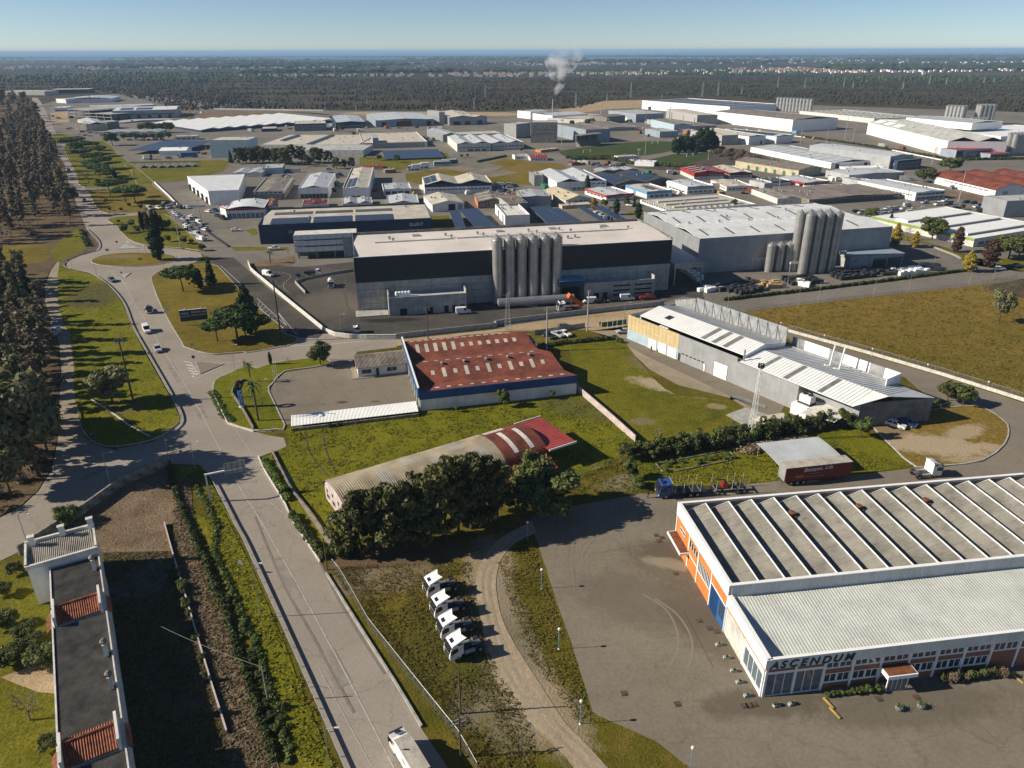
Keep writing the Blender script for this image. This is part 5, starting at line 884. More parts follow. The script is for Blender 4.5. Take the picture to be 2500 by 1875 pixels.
for i in range(rib):
    x0, x1 = -.4+(w+.8)*i/rib, -.4+(w+.8)*(i+1)/rib; xm = (x0+x1)/2
    for (ya,za),(yb,zb) in (((-.5,h-.05),(d*.78,h+1.0)),((d*.78,h+1.0),(d+.4,h+.35))):
        m.slab((x0,ya,za+.02),(xm,ya,za+.16),(xm,yb,zb+.16),(x0,yb,zb+.02),.06); m.slab((xm,ya,za+.16),(x1,ya,za+.02),(x1,yb,zb+.02),(xm,yb,zb+.16),.06)
m.build('roof', 'brown_sheet', t)
for X in (1.,2.2,7.3,8.6): link('window', window_mesh(1.1,1.,'dark_metal'), t, (X,0,1.))
link('door', door_mesh(.7,2.,'dark_metal'), t, (4.5,0,.15)); MB().box(-1.4,-.05,-.8,d,.05,.2).box(-.05,w,-.9,-.05,.05,.2).build('doorstep', 'gravel', t)
t = thing('canopy', 'long low white corrugated shelter roof along the yard', 'canopy', (-47.8,140.7,-.85), .2545); m = MB()
for i in range(92): x0 = 27.7*i/92; x1 = 27.7*(i+1)/92; xm = (x0+x1)/2; m.slab((x0,0,2.),(xm,0,2.07),(xm,4.6,2.47),(x0,4.6,2.4),.05); m.slab((xm,0,2.07),(x1,0,2.),(x1,4.6,2.4),(xm,4.6,2.47),.05)
m.build('roof', 'white_clean', t); MB().box(0,27.7,-.35,-.1,0,1.6).build('wall', 'old_concrete', t)
for i in range(8): MB().tube((.3+3.85*i,.15,0),(.3+3.85*i,.15,1.98),.06).build('post', 'galvanised', t)
# ---------------------------------------------------------------- barrel vault hall
t = thing('barrel_hall', 'long hall with pale barrel roof turning rusty red at one end', 'building', (-34,111.5), .564); YC, HW, ZE, ZA = -3.8, 6.2, 2.9, 5.6
arc = [(YC-HW*cos(pi*k/20), ZE+(ZA-ZE)*sin(pi*k/20)) for k in range(21)]
m = MB(); m.extrude_x([(YC-HW,0),(YC+HW,0)]+arc[::-1], 1.2, 1.5); m.extrude_x([(YC-HW,0),(YC+HW,0)]+arc[::-1], 41.7, 42); m.box(1.5,41.7,YC-HW,YC-HW+.3,0,ZE).box(1.5,41.7,YC+HW-.3,YC+HW,0,ZE); m.build('wall', 'plaster_pink', t)
def vault(x0, x1, n, m_, amp=.07, nm='roof', k0=0, k1=20, lift=.1):
    v = []; f = []; nx = n*2
    for i in range(nx+1):
        X = x0+(x1-x0)*i/nx
        for k in range(k0, k1+1):
            a = pi*k/20; r = lift+(amp if i%2 else 0); v.append((X, YC-(HW+r)*cos(a), ZE+(ZA-ZE+r)*sin(a)))
    c = k1-k0+1
    for i in range(nx):
        for k in range(c-1): f.append((i*c+k,i*c+k+1,(i+1)*c+k+1,(i+1)*c+k))
    b = MB().add(v, f); o = b.build(nm, m_, t); return o
vault(.9, 32.8, 62, 'tan_sheet', .035); vault(32.85, 42.2, 18, 'rust_sheet_y', .03)
for X, k0, k1 in ((9.,5,11),(14.5,10,15),(19.5,5,11),(24.5,10,15),(28.,5,9)): vault(X, X+2.6, 3, 'fibre_sheet', .02, 'skylight', k0, k1, .19)
for X in (35.2,38.8): vault(X, X+1., 1, 'off_white', .0, 'skylight', 4, 12, .17)
vault(33.2, 37.8, 3, 'plaster_pink', .0, 'faded_patch', 13, 15, .15)
MB().slab((41.9,-10.8,4.15),(48.5,-10.8,4.0),(48.5,1.8,4.15),(41.9,1.8,4.3),.15).build('canopy_roof', 'red_sheet', t)
MB().box(41.9,48.55,-10.95,-10.81,3.8,4.2).box(41.9,48.55,1.81,1.95,3.85,4.35).build('canopy_edge', 'white_clean', t)
for X, Y in ((48.2,-10.4),(48.2,1.4)): MB().tube((X,Y,0),(X,Y,3.95),.1).build('post', 'red_paint', t)
MB().slab((24,-14.6,2.2),(41.5,-14.6,2.2),(41.5,-10.1,2.9),(24,-10.1,2.9),.12).build('lean_to_roof', 'red_sheet', t)
for X in (25,33,41): MB().tube((X,-14.3,0),(X,-14.3,2.1),.08).build('post', 'red_paint', t)
for y0 in (1.3,-1.6,-4.6,-7.6):
    o = link('window', window_mesh(1.2,.8,'concrete_dark'), t, (1.2,y0,1.1), -pi/2); o = link('window', window_mesh(.6,.7,'concrete_dark'), t, (1.2,y0,2.7 if abs(y0+3) < 3 else 2.2), -pi/2)
# ---------------------------------------------------------------- long grey hall with tan panelled end
t = thing('long_hall', 'long grey hall with white ribbed roofs and a tan and pale blue panelled end', 'building', (32.9,196.), -.967)
MB().box(0,19.4,0,.3,0,3.).build('lower_wall', 'pale_blue_panel', t)
for i in range(13):
    for j in range(4): MB().box(19.4*i/13+.03,19.4*(i+1)/13-.03,-.06,.3,3.03+1.05*j,3.03+1.05*j+1.02).build('wall_panel', 'tan_panel', t)
MB().box(-.05,.25,.3,20,0,7.2).build('end_wall', 'galvanised', t)
MB().box(19.41,38.5,-.02,.3,0,7.1).box(38.5,55.9,-.02,.3,0,6.1).build('wall', 'silver_clad', t); MB().box(55.6,55.9,.3,3.2,0,6.1).build('return_wall', 'silver_clad', t); MB().box(55.9,69,3.2,3.5,0,6.0).build('recessed_wall', 'silver_clad', t)
for i in range(3): put(t, door_mesh(3.4,3.,'white','pale_blue_panel',7), 'door', 'f', 8.2+3.7*i, 3.4, .05, 60, 20)
for X, ww, hh, mm in ((31.6,4.4,4.,'white_clean'),(28.2,.8,2.2,'white_clean'),(19.6,.8,2.2,'dark_metal')): put(t, door_mesh(ww,hh,mm,'concrete_dark',6 if ww > 2 else 0), 'door', 'f', X, ww, .05, 60, 20)
for i in range(6): MB().box(20.8+1.35*i,21.7+1.35*i,-.06,-.02,2.2,2.5).build('vent_slot', 'black', t)
def slope_roof(nm, x0, x1, y0, z0, y1, z1, m_, nrib, xs=0.):
    m = MB()
    for i in range(nrib):
        a, b = x0+(x1-x0)*i/nrib, x0+(x1-x0)*(i+1)/nrib; e = xs*(y1-y0)
        if i == nrib-1: m.slab((a,y0,z0),(b,y0,z0),(b+e,y1,z1),(a,y1,z1),.1)
        else: m.slab((a,y0,z0),(b,y0,z0),(b,y1,z1),(a,y1,z1),.1)
        m.box(a-.05,a+.05,y0,y0+.01,z0,z0+.01); m.slab((a-.05,y0,z0+.08),(a+.05,y0,z0+.08),(a+.05,y1,z1+.08),(a-.05,y1,z1+.08),.07)
    o = m.build(nm, m_, t); o['zz'] = 0; del o['zz']
    def strip(x, wd, mm): MB().slab(*[(X,Y,z0+(z1-z0)*(Y-y0)/(y1-y0)+.1) for X, Y in ((x,y0+.3),(x+wd,y0+.3),(x+wd,y1-.3),(x,y1-.3))],.05).build('skylight', mm, o)
    return strip
st = slope_roof('roof_slope', 2.6, 38.9, 2.0, 7.3, 9.3, 8.7, 'white_clean', 44)
for X in (24.5,28,31.5): st(X, 1.3, 'concrete_dark')
slope_roof('roof_slope', 2.6, 38.9, 9.3, 8.7, 18, 7.0, 'light_sheet', 44)
MB().extrude_x([(2.1,6.),(17.9,6.),(17.9,6.9),(9.3,8.55),(2.1,7.2)], 38.6, 38.85).build('gable_wall', 'white', t); MB().extrude_x([(2.1,6.),(17.9,6.),(17.9,6.9),(9.3,8.55),(2.1,7.2)], 2.7, 2.9).build('gable_wall', 'white', t)
MB().box(.3,2.6,.31,18,6.,6.1).box(2.6,38.5,.31,2.,6.,6.1).build('gutter_deck', 'concrete', t)
st = slope_roof('roof_slope', 39., 69., .3, 6.15, 8.5, 7.4, 'white_clean', 34, .35)
for X in (44,51,60): st(X, 1.1, 'concrete_dark')
slope_roof('roof_slope', 39., 72., 8.5, 7.4, 19.5, 5.8, 'light_sheet', 38, .4)
m = MB(); m.hexa([(68.5,3.3,0),(69,3.3,0),(76.2,19.4,0),(75.7,19.4,0),(68.5,3.3,6.),(69,3.3,6.),(76.2,19.4,5.7),(75.7,19.4,5.7)]); m.build('end_wall', 'concrete_dark', t)
MB().box(2,67.5,19.6,19.9,0,6.).build('rear_wall', 'silver_clad', t)
for i in range(10): MB().box(8.2+3.05*i,8.2+3.05*(i+1)-.06,18.2,18.4,6.5,11.).build('screen_panel', 'galvanised', t)
for i in range(11): X = 8.2+3.05*i; MB().tube((X,18.1,7.),(X,18.1,11.),.06,.06,5).tube((X,18.1,10.6),(X,15.6,7.4),.05,.05,4).tube((X,18.1,10.6),(X+1.5,18.1,7.),.04,.04,4).build('screen_strut', 'steel', t)
for i in range(7): MB().box(.3+1.1*i,1.36+1.1*i,18.2,18.4,6.5,8.4+.35*i).build('screen_panel', 'galvanised', t)
for i in range(8): MB().box(38.8+3.55*i,38.8+3.55*(i+1)-.06,20.8,21.,5.,8.1).build('screen_panel', 'white_clean' if i%3 else 'galvanised', t)
MB().box(67.3,67.5,15,21,5.6,8.1).build('screen_return', 'white_clean', t)
for X in (53.5,56.): MB().tube((X,15,6.4),(X+.3,15.2,12.),.2,.2,8).tube((X,15,6.4),(X-.8,14,6.6),.35,.35,8).build('flue', 'white', t)
MB().tube((39.4,1.2,6.2),(39.4,1.2,9.2),.22,.22,8).build('flue', 'galvanised', t)
for X in (20,22,24): MB().box(11.+.0*X+.9*(X-20)/2*1.2,11.8+.9*(X-20)/2*1.2,1.,1.7,6.1,7.).build('air_unit', 'white_clean', t)
MB().slab((9.2,4.6,8.0),(11.,4.6,8.0),(11.,6.6,8.35),(9.2,6.6,8.35),.06).build('roof_panel', 'dark_metal', t)
MB().box(56,60,-2.,3.1,0,2.6).build('plant_room', 'white_clean', t); MB().box(60.1,63,-1.,3.1,0,2.4).build('container', 'galvanised', t); MB().box(56.8,59.6,-.6,1.4,3.,4.7).build('cooling_unit', 'white_clean', t); MB().box(56.6,59.8,-.8,1.6,2.61,2.98).build('unit_frame', 'dark_metal', t)
for k in range(2): MB().tube((57.5+1.4*k,.4,4.71),(57.5+1.4*k,.4,4.95),.55,.55,10).build('fan', 'dark_metal', t)
MB().slab((60,-4.4,2.3),(67,-2.2,2.3),(67,3.1,2.9),(60,3.1,2.9),.12).build('lean_to_roof', 'off_white', t)
# ---------------------------------------------------------------- brick fronted workshop with sawtooth roof (foreground right)
t = thing('workshop_building', 'white and brick workshop with sawtooth roof and large teal lettering', 'building', (31.45,68.4), .14); WW = 62.
D0, D1 = 11.7, 32.2
MB().box(0,WW,D1-.3,D1,0,8.1).box(.3,WW,D0,D0+.3,4.,8.1).box(.15,.4,D0+.3,D1-.3,0,8.1).build('hall_wall', 'white', t)
MB().box(.31,WW,D1-.55,D1-.31,6.7,8.0).build('parapet_lining', 'brown_roof', t)
MB().box(.3,WW,D0-.08,D0-.003,6.2,8.12).build('hall_front_sheet', 'light_sheet', t)
MB().box(-.1,WW,D0-.12,D0+.4,8.13,8.25).box(-.1,.45,D0+.4,D1-.4,8.13,8.25).box(-.1,WW,D1-.4,D1+.1,8.13,8.25).build('roof_edge', 'white_clean', t)
T0, TP = .62, 3.9; c = 21
for i in range(16):
    x0 = T0+TP*i; x1 = x0+TP-.12; tm = MB()
    for k in range(c):
        ya = D0+.35+(D1-D0-1.)*k/c; yb = D0+.35+(D1-D0-1.)*(k+1)/c+.05; st_ = .03*(k%2)
        tm.slab((x0,ya,6.55+st_),(x1,ya,7.85+st_),(x1,yb,7.85+st_),(x0,yb,6.55+st_),.08)
    o = tm.build('roof_tooth', 'fibre_sheet_y', t)
    MB().box(x1-.02,x1+.1,D0+.36,D1-.5,7.84,8.02).build('ridge_cap', 'white_clean', o); MB().box(x1-.05,x1+.03,D0+.36,D1-.6,6.5,7.83).build('glazing', 'glass', o); MB().box(x0,x1,D1-.62,D1-.5,6.6,7.86).build('tooth_end', 'white_clean', o) if False else None
    MB().hexa([(x0,D1-.66,6.4),(x1,D1-.66,6.4),(x1,D1-.56,6.4),(x0,D1-.56,6.4),(x0,D1-.66,6.72),(x1,D1-.66,8.02),(x1,D1-.56,8.02),(x0,D1-.56,6.72)]).build('tooth_verge', 'white_clean', o)
for X, Y in ((17.2,27.5),(28.8,27.7),(40.7,27.8)): MB().lathe([(.28,0),(.28,.4),(.55,.45),(.55,.75),(.3,.8)],12,(X,Y,7.1)).build('roof_cowl', 'rust', t); MB().box(X-.6,X+.6,Y-.8,Y+.2,7.25,7.3).build('cowl_flashing', 'terracotta', t)
MB().box(-.12,.0,D0,D1,6.1,8.12).build('side_fascia', 'white_clean', t)
PIL = (11.75,17.25,22.35,26.3,31.95)
for y0 in PIL: MB().box(-.1,.14,y0-.12,y0+.12,0,6.09).build('pillar', 'white_clean', t)
def pan(nm, y0, y1, z0, z1, mm, e=.02): return MB().box(-e,.14,y0,y1,z0,z1).build(nm, mm, t)
pan('orange_panel', 11.9,17.1,4.35,6.05,'orange_paint'); pan('lintel', 11.9,17.1,4.15,4.34,'white_clean',.06)
o = pan('sliding_door', 12.,17.,.05,4.14,'blue_sheet',.05)
for k in range(14): MB().box(-.09,-.052,14.4+.185*k,14.5+.185*k,.05,4.1).build('door_rib', 'blue_paint', o)
for r_ in range(4):
    for cc in range(2): MB().box(-.07,-.051,12.3+.85*cc,13.0+.85*cc,1.4+.6*r_,1.9+.6*r_).build('pane', 'glass', o)
pan('orange_panel', 17.4,22.2,.05,2.5,'orange_paint'); pan('orange_panel', 17.4,22.2,4.55,6.05,'orange_paint'); pan('sill', 17.4,22.2,2.5,2.62,'white_clean',.08)
o = pan('window_strip', 17.4,22.2,2.63,4.54,'glass',.0)
for k in range(10): MB().box(-.09,-.001,17.4+.515*k,17.52+.515*k,2.63,4.54).build('mullion', 'white_clean', o)
pan('orange_panel', 22.5,26.2,.05,2.7,'orange_paint'); pan('sill', 22.5,26.2,2.7,2.85,'white_clean',.08); pan('orange_panel', 22.5,26.2,2.86,4.2,'orange_paint'); pan('orange_panel', 22.5,26.2,5.3,6.05,'orange_paint')
o = pan('window_strip', 22.5,26.2,4.21,5.29,'glass',.0)
for k in range(5): MB().box(-.08,-.001,22.5+.9*k,22.62+.9*k,4.21,5.29).build('mullion', 'white_clean', o)
pan('orange_panel', 26.45,31.8,.05,6.05,'orange_paint'); o = link('window', window_mesh(2.2,.7), t, (-.02,30.2,4.3), -pi/2)
o = MB().box(-1.6,-.03,25.8,31.8,2.6,3.0).build('side_canopy', 'white_clean', t); MB().box(-1.45,-.05,25.95,31.65,3.01,3.04).build('leaf_litter', 'rust', o)
MB().box(.3,WW,.3,D0-.1,4.72,4.8).build('ceiling', 'concrete', t)
m = MB(); n = 136
for i in range(n):
    x0 = .45+(WW-.45)*i/n; p = (WW-.45)/n; z0, z1 = 4.95, 6.2
    for (xa,ha),(xb,hb) in (((x0,0),(x0+.1,.03)),((x0+.1,.03),(x0+.2,.03)),((x0+.2,.03),(x0+.3,0)),((x0+.3,0),(x0+p,0))): m.quad((xa,.3,z0+ha),(xb,.3,z0+hb),(xb,D0-.09,z1+hb),(xa,D0-.09,z1+ha))
m.build('front_roof', 'pale_sheet', t)
MB().box(-.12,.45,0,D0-.13,4.75,6.5).build('side_parapet', 'white_clean', t); MB().box(-.16,.5,-.1,D0-.13,6.51,6.6).box(.5,WW,-.24,.2,6.36,6.44).build('roof_edge', 'white_clean', t)
MB().box(-.12,WW,-.2,.19,4.75,6.35).build('front_fascia', 'white_sheet', t)
mat('teal_sign', (.006,.04,.055), .5, .1); letters(t, 'ASCENDUM', 1.62, 'teal_sign', (.45,-.25,4.9), depth=.07, shear=.22, bold=.035)
pan('side_strip', .0,5.4,4.35,4.74,'orange_paint',.05); pan('side_strip', 5.7,11.6,4.35,4.74,'orange_paint',.05)
for y0 in (5.42,11.6,.0): MB().box(-.1,.2,y0,y0+.26,0,4.34 if y0 else 4.34).build('pillar', 'white_clean', t)
o = MB().box(0.,.2,5.7,11.58,0,4.34).build('sheet_wall', 'off_white', t)
for k in range(14): MB().box(-.04,-.001,5.8+.41*k,5.95+.41*k,.02,4.3).build('sheet_rib', 'off_white', o)
MB().box(-.03,.2,.27,5.4,0,.7).build('plinth', 'white', t); o = MB().box(.05,.15,.27,5.4,.71,3.5).build('shop_window', 'glass_light', t); MB().box(-.03,.2,.27,5.4,3.51,4.34).build('head_panel', 'white_clean', t)
for k in range(5): MB().box(-.02,.049,.3+1.25*k,.4+1.25*k,.71,3.5).build('mullion', 'white_clean', o)
MB().box(.25,WW,D0-1,D0-.5,0,5.).build('inner_wall', 'concrete', t); MB().box(.2,WW,.3,D0-1,.02,.08).build('floor', 'concrete_dark', t)
for b_ in range(16):
    x0 = .1+3.9*b_; x1 = x0+3.9; MB().box(x0,x0+.3,-.12,.25,0,4.74).build('pillar', 'white_clean', t); a0, a1 = x0+.32, x1-.02
    if b_ < 2:
        MB().box(a0,a1,-.02,.2,4.15,4.74).build('brick_band', 'red_brick', t); MB().box(a0,a1,-.05,.2,3.75,4.14).build('lintel', 'white_clean', t); o = MB().box(a0,a1,.08,.14,.2,3.74).build('shop_window', 'glass_light', t)
        for k in range(1, 3): MB().box(a0+(a1-a0)*k/3-.04,a0+(a1-a0)*k/3+.04,.0,.079,.2,3.74).build('mullion', 'white_clean', o)
        MB().box(a0,a1,-.05,.2,.02,.19).build('plinth', 'white', t)
    elif b_ < 8:
        MB().box(a0,a1,-.02,.2,0.02,1.15).build('brick_panel', 'red_brick', t); MB().box(a0,a1,-.02,.2,2.72,3.55).build('brick_band', 'red_brick', t); MB().box(a0,a1,-.06,.2,3.56,3.64).box(a0,a1,-.06,.2,1.16,1.26).build('sill', 'white_clean', t); MB().box(a0,a1,-.04,.2,4.62,4.74).build('lintel', 'white_clean', t)
        for z0, hh in ((3.65,.96),(1.27,1.44)):
            for k in range(2): link('window', window_mesh((a1-a0)/2-.06,hh,'white_clean','glass'), t, (a0+(a1-a0)/2*k+.03,.06,z0))
    else:
        MB().box(a0,a1,-.02,.2,0.02,3.2).build('brick_panel', 'red_brick', t); MB().box(a0,a1,-.06,.2,3.21,3.3).build('sill', 'white_clean', t); MB().box(a0,a1,-.04,.2,4.62,4.74).build('lintel', 'white_clean', t)
        for k in range(2): link('window', window_mesh((a1-a0)/2-.06,1.3,'white_clean','glass'), t, (a0+(a1-a0)/2*k+.03,.06,3.31))
o = MB().box(15.7,19.8,-2.,-.13,2.55,3.1).build('entrance_canopy', 'white_clean', t); MB().box(15.85,19.65,-1.85,-.15,3.11,3.14).build('canopy_rust', 'rust', o); MB().box(16.1,19.2,-1.5,-.13,.03,.18).build('step', 'kerb_stone', o)
for X in (16.2,19.0): MB().box(X,X+.12,-1.5,-1.38,.19,2.54).build('post', 'white_clean', o)
MB().box(16.35,18.95,-1.45,-1.4,.19,2.5).build('porch_glazing', 'glass_light', o)
for k in range(3): MB().box(16.9+.65*k,16.96+.65*k,-1.5,-1.46,.19,2.5).build('mullion', 'white_clean', o)
# ---------------------------------------------------------------- row houses on the left
t = thing('row_houses', 'row of low houses with dark corrugated roofs and terracotta tiled strips', 'building', (-71.11,86.81), -1.03); t.scale = (.9787,.9787,1.33)
MB().box(-5.4,1.1,0,9.2,0,4.9).build('end_house_wall', 'white', t)
m = MB()
for i in range(34): y0 = .3+8.6*i/34; ym = y0+.126; y1 = .3+8.6*(i+1)/34; m.slab((-5.,y0,5.2),(.8,y0,4.95),(.8,ym,5.05),(-5.,ym,5.3),.05); m.slab((-5.,ym,5.3),(.8,ym,5.05),(.8,y1,4.95),(-5.,y1,5.2),.05)
m.build('end_house_roof', 'fibre_sheet', t)
MB().box(-5.6,-5.2,-.2,9.4,4.9,5.6).box(.9,1.3,-.2,9.4,4.9,5.35).box(-5.2,.9,-.2,.1,4.9,5.5).box(-5.2,.9,9.1,9.4,4.9,5.5).build('parapet', 'off_white', t)
for X, Y, hh in ((-5.4,4.6,1.3),(-4.9,.5,1.2),(-5.2,8.6,1.4)): o = MB().box(X,X+.6,Y,Y+.8,5.2,5.2+hh).build('chimney', 'white', t); MB().box(X-.1,X+.7,Y-.1,Y+.9,5.21+hh,5.3+hh).build('chimney_cap', 'off_white', o)
link('window', window_mesh(1.6,1.2,'dark_metal'), t, (-2.6,0,2.6), 0); link('window', window_mesh(1.2,1.2,'dark_metal'), t, (-.8,0,1.), 0)
def dark_roof(x0, x1):
    MB().box(x0,x1,2.9,9.2,0,4.1).build('wall', 'off_white', t); m = MB(); nr = 3; n = int((x1-x0)/.3)
    for i in range(n):
        xa = x0+.2+(x1-x0-.4)*i/n; xb = x0+.2+(x1-x0-.4)*(i+1)/n; xm = (xa+xb)/2
        for k in range(nr): ya, yb = 2.9+6.2*k/nr, 2.9+6.2*(k+1)/nr+.04; za, zb = 4.35-.03*k, 4.3-.03*k; m.slab((xa,ya,za),(xm,ya,za+.06),(xm,yb,zb+.06),(xa,yb,zb),.05); m.slab((xm,ya,za+.06),(xb,ya,za),(xb,yb,zb),(xm,yb,zb+.06),.05)
    m.build('roof', 'charcoal_sheet', t); MB().box(x0,x1,2.7,2.9,0,4.5).box(x0,x1,9.2,9.38,0,4.5).build('parapet', 'off_white', t)
mat('charcoal_sheet', (.075,.07,.063), .9, .35, .5, fine=.15)
dark_roof(1.35,11.6); dark_roof(16.0,37.2); dark_roof(41.7,64)
def tile_roof(x0):
    MB().box(x0+.1,x0+4.1,2.6,9.4,0,4.3).build('wall', 'off_white', t)
    for nm, xa, za, xb, zb, ya, yb in (('tile_slope',x0+.1,4.75,x0+1.3,5.1,3.4,8.6),('tile_slope',x0+1.3,5.1,x0+4.2,4.5,3.4,8.6),('side_tiles',x0+.3,4.0,x0+4.,4.0,9.5,9.95),('side_tiles',x0+.9,4.1,x0+4.1,4.1,2.0,2.58)):
        n = int((yb-ya)/.26); m = MB()
        for i in range(n):
            y0 = ya+(yb-ya)*i/n; wd = (yb-ya)/n
            if nm == 'side_tiles': continue
            m.slab((xa,y0,za),(xb,y0,zb),(xb,y0+wd*.5,zb+.1),(xa,y0+wd*.5,za+.1),.05); m.slab((xa,y0+wd*.5,za+.1),(xb,y0+wd*.5,zb+.1),(xb,y0+wd,zb),(xa,y0+wd,za),.05)
        if nm == 'side_tiles':
            nn = int((xb-xa)/.26); s_ = 1 if ya > 5 else -1
            for i in range(nn):
                xx = xa+(xb-xa)*i/nn; wd = (xb-xa)/nn; p = [(xx,ya,za+(.5 if s_ < 0 else 1.)*0+.6*(s_ > 0)),(xx+wd*.5,ya,0),(xx+wd,ya,0)]
                h0, h1 = (za+.2, za-.3) if s_ > 0 else (za-.3, za+.2)
                m.slab((xx,ya,h0),(xx+wd*.5,ya,h0+.1),(xx+wd*.5,yb,h1+.1),(xx,yb,h1),.05); m.slab((xx+wd*.5,ya,h0+.1),(xx+wd,ya,h0),(xx+wd,yb,h1),(xx+wd*.5,yb,h1+.1),.05)
        m.build(nm, 'terracotta', t)
    MB().box(x0-.1,x0+4.3,8.65,8.95,0,5.55).box(x0-.1,x0+4.3,3.05,3.35,0,5.5).build('party_wall', 'off_white', t); MB().tube((x0+1.3,3.4,5.18),(x0+1.3,8.6,5.18),.14,.14,8).build('ridge_tiles', 'terracotta', t)
tile_roof(11.65); tile_roof(37.3)
for X, Y in ((4.5,8.3),(24.5,8.4),(30.8,8.5)): o = MB().box(X,X+.9,Y,Y+.5,4.2,5.7).build('chimney', 'off_white', t); MB().lathe([(.35,0),(.45,.25),(.15,.5)],8,(X+.4,Y+.25,5.7)).build('chimney_pot', 'old_concrete', o)
# ---------------------------------------------------------------- vegetation
foliage('pine_leaf', (.042,.052,.017), (.105,.107,.032), (.18,.168,.052)); foliage('stone_pine_leaf', (.024,.051,.017), (.060,.102,.027), (.119,.162,.043))
foliage('conifer_leaf', (.017,.034,.015), (.041,.068,.025), (.082,.111,.037)); foliage('cypress_dark_leaf', (.034,.024,.017), (.085,.051,.034), (.145,.085,.054))
foliage('eucalyptus_leaf', (.11,.096,.058), (.2,.168,.108), (.3,.255,.165)); foliage('green_eucalyptus_leaf', (.07,.075,.035), (.15,.147,.068), (.25,.235,.12)); foliage('dry_leaf', (.1,.074,.054), (.19,.143,.1), (.29,.225,.16))
foliage('broad_leaf', (.037,.051,.015), (.088,.105,.029), (.170,.178,.051)); foliage('shrub_leaf', (.037,.060,.017), (.093,.128,.031), (.187,.221,.051)); foliage('yellow_leaf', (.136,.111,.017), (.289,.221,.031), (.442,.323,.051))
foliage('hedge_leaf', (.027,.041,.014), (.068,.088,.025), (.136,.145,.043)); foliage('ivy_leaf', (.051,.085,.017), (.119,.170,.031), (.221,.272,.051)); foliage('heath_leaf', (.028,.027,.014), (.055,.049,.026), (.095,.078,.043)); foliage('reed', (.13,.1,.06), (.21,.165,.1), (.3,.24,.155))
NR = np.random.default_rng(11)
def leaf_cloud(lobes, n, size, up=.25, shell=.55, sq=1.7, rng=None):
    """leaf-clump faces spread through ellipsoid lobes, mostly facing outwards"""
    rng = rng or NR; L = np.array(lobes, float); wt = (L[:,3]*L[:,4]*L[:,5])**(2/3); k = rng.choice(len(L), n, p=wt/wt.sum())
    d = rng.normal(size=(n,3)); d /= np.linalg.norm(d, axis=1)[:,None]; r = shell+(1-shell)*rng.random(n)**.6; r[rng.random(n) < .12] *= .6; r += (rng.random(n) < .1)*rng.random(n)*.25
    pos = L[k,:3]+d*r[:,None]*L[k,3:6]
    nr = d*.8+rng.normal(size=(n,3))*.55+np.array([0,0,up]); nr /= np.linalg.norm(nr, axis=1)[:,None]
    t = np.cross(nr, rng.normal(size=(n,3))); t /= np.linalg.norm(t, axis=1)[:,None]+1e-9; b = np.cross(nr, t)
    s = size*(.6+.8*rng.random(n))[:,None]; q = sq*(.7+.6*rng.random(n))[:,None]*.5
    v = np.stack([pos-t*s*q, pos-b*s*.5+nr*s*.12, pos+t*s*q, pos+b*s*.5+nr*s*.12], 1).reshape(-1,3)
    return v
def quad_mesh(name, v, m, smooth=False):
    me = bpy.data.meshes.new(name); n = len(v)//4; me.vertices.add(len(v)); me.vertices.foreach_set('co', v.astype(np.float32).ravel())
    me.loops.add(len(v)); me.loops.foreach_set('vertex_index', np.arange(len(v), dtype=np.int32)); me.polygons.add(n); me.polygons.foreach_set('loop_start', np.arange(0,len(v),4,dtype=np.int32))
    me.polygons.foreach_set('loop_total', np.full(n,4,dtype=np.int32)); me.update(calc_edges=True); me.materials.append(MATS[m]); return me
def trunk_mesh(h, r, limbs, m='bark', bend=.0, seed=0, n=7):
    b = MB(); rr = random.Random(seed); p = Vector((0,0,-.1)); segs = 5; pts = [p.copy()]
    for i in range(segs): p = p+Vector((rr.uniform(-1,1)*bend*h/segs, rr.uniform(-1,1)*bend*h/segs, (h+.1)/segs)); pts.append(p.copy())
    for i in range(segs): b.tube(pts[i], pts[i+1], r*(1-.75*i/segs), r*(1-.75*(i+1)/segs), n, i == segs-1)
    for z, c in limbs:
        k = min(int(z*segs), segs-1); a = pts[k].lerp(pts[k+1], z*segs-k); c = Vector(c); mid = a.lerp(c, .5)+Vector((0,0,(c-a).length*.1)); rl = r*(1-.75*z)*.6; b.tube(a, mid, rl, rl*.7, 5, False); b.tube(mid, c, rl*.7, rl*.2, 5)
    return b.mesh('trunk', m)
PROTO = {}
def proto(kind, var, crown, trunk): PROTO.setdefault(kind, []).append((crown, trunk))
for s_ in range(3):  # maritime pine, nominal 10 m
    rr = random.Random(20+s_); lob = []
    for i in range(26): z = 1.9+7.5*(i/25)**.9; rad = 2.8*(1-((z-4.6)/6.9)**2)*rr.uniform(.35,1.05); a = i*2.4+rr.random(); R0 = rr.uniform(.6,1.15); lob.append((rad*cos(a), rad*sin(a), z, R0*1.15, R0*1.15, R0*.7))
    proto('pine', s_, quad_mesh('crown', leaf_cloud(lob, 4600, .34, .3, .25), 'pine_leaf'), trunk_mesh(8.5, .22, [(min(.9,.3+.06*i), (l[0]*.8,l[1]*.8,l[2]-.3)) for i, l in enumerate(lob[:9])], 'bark', .06, s_))
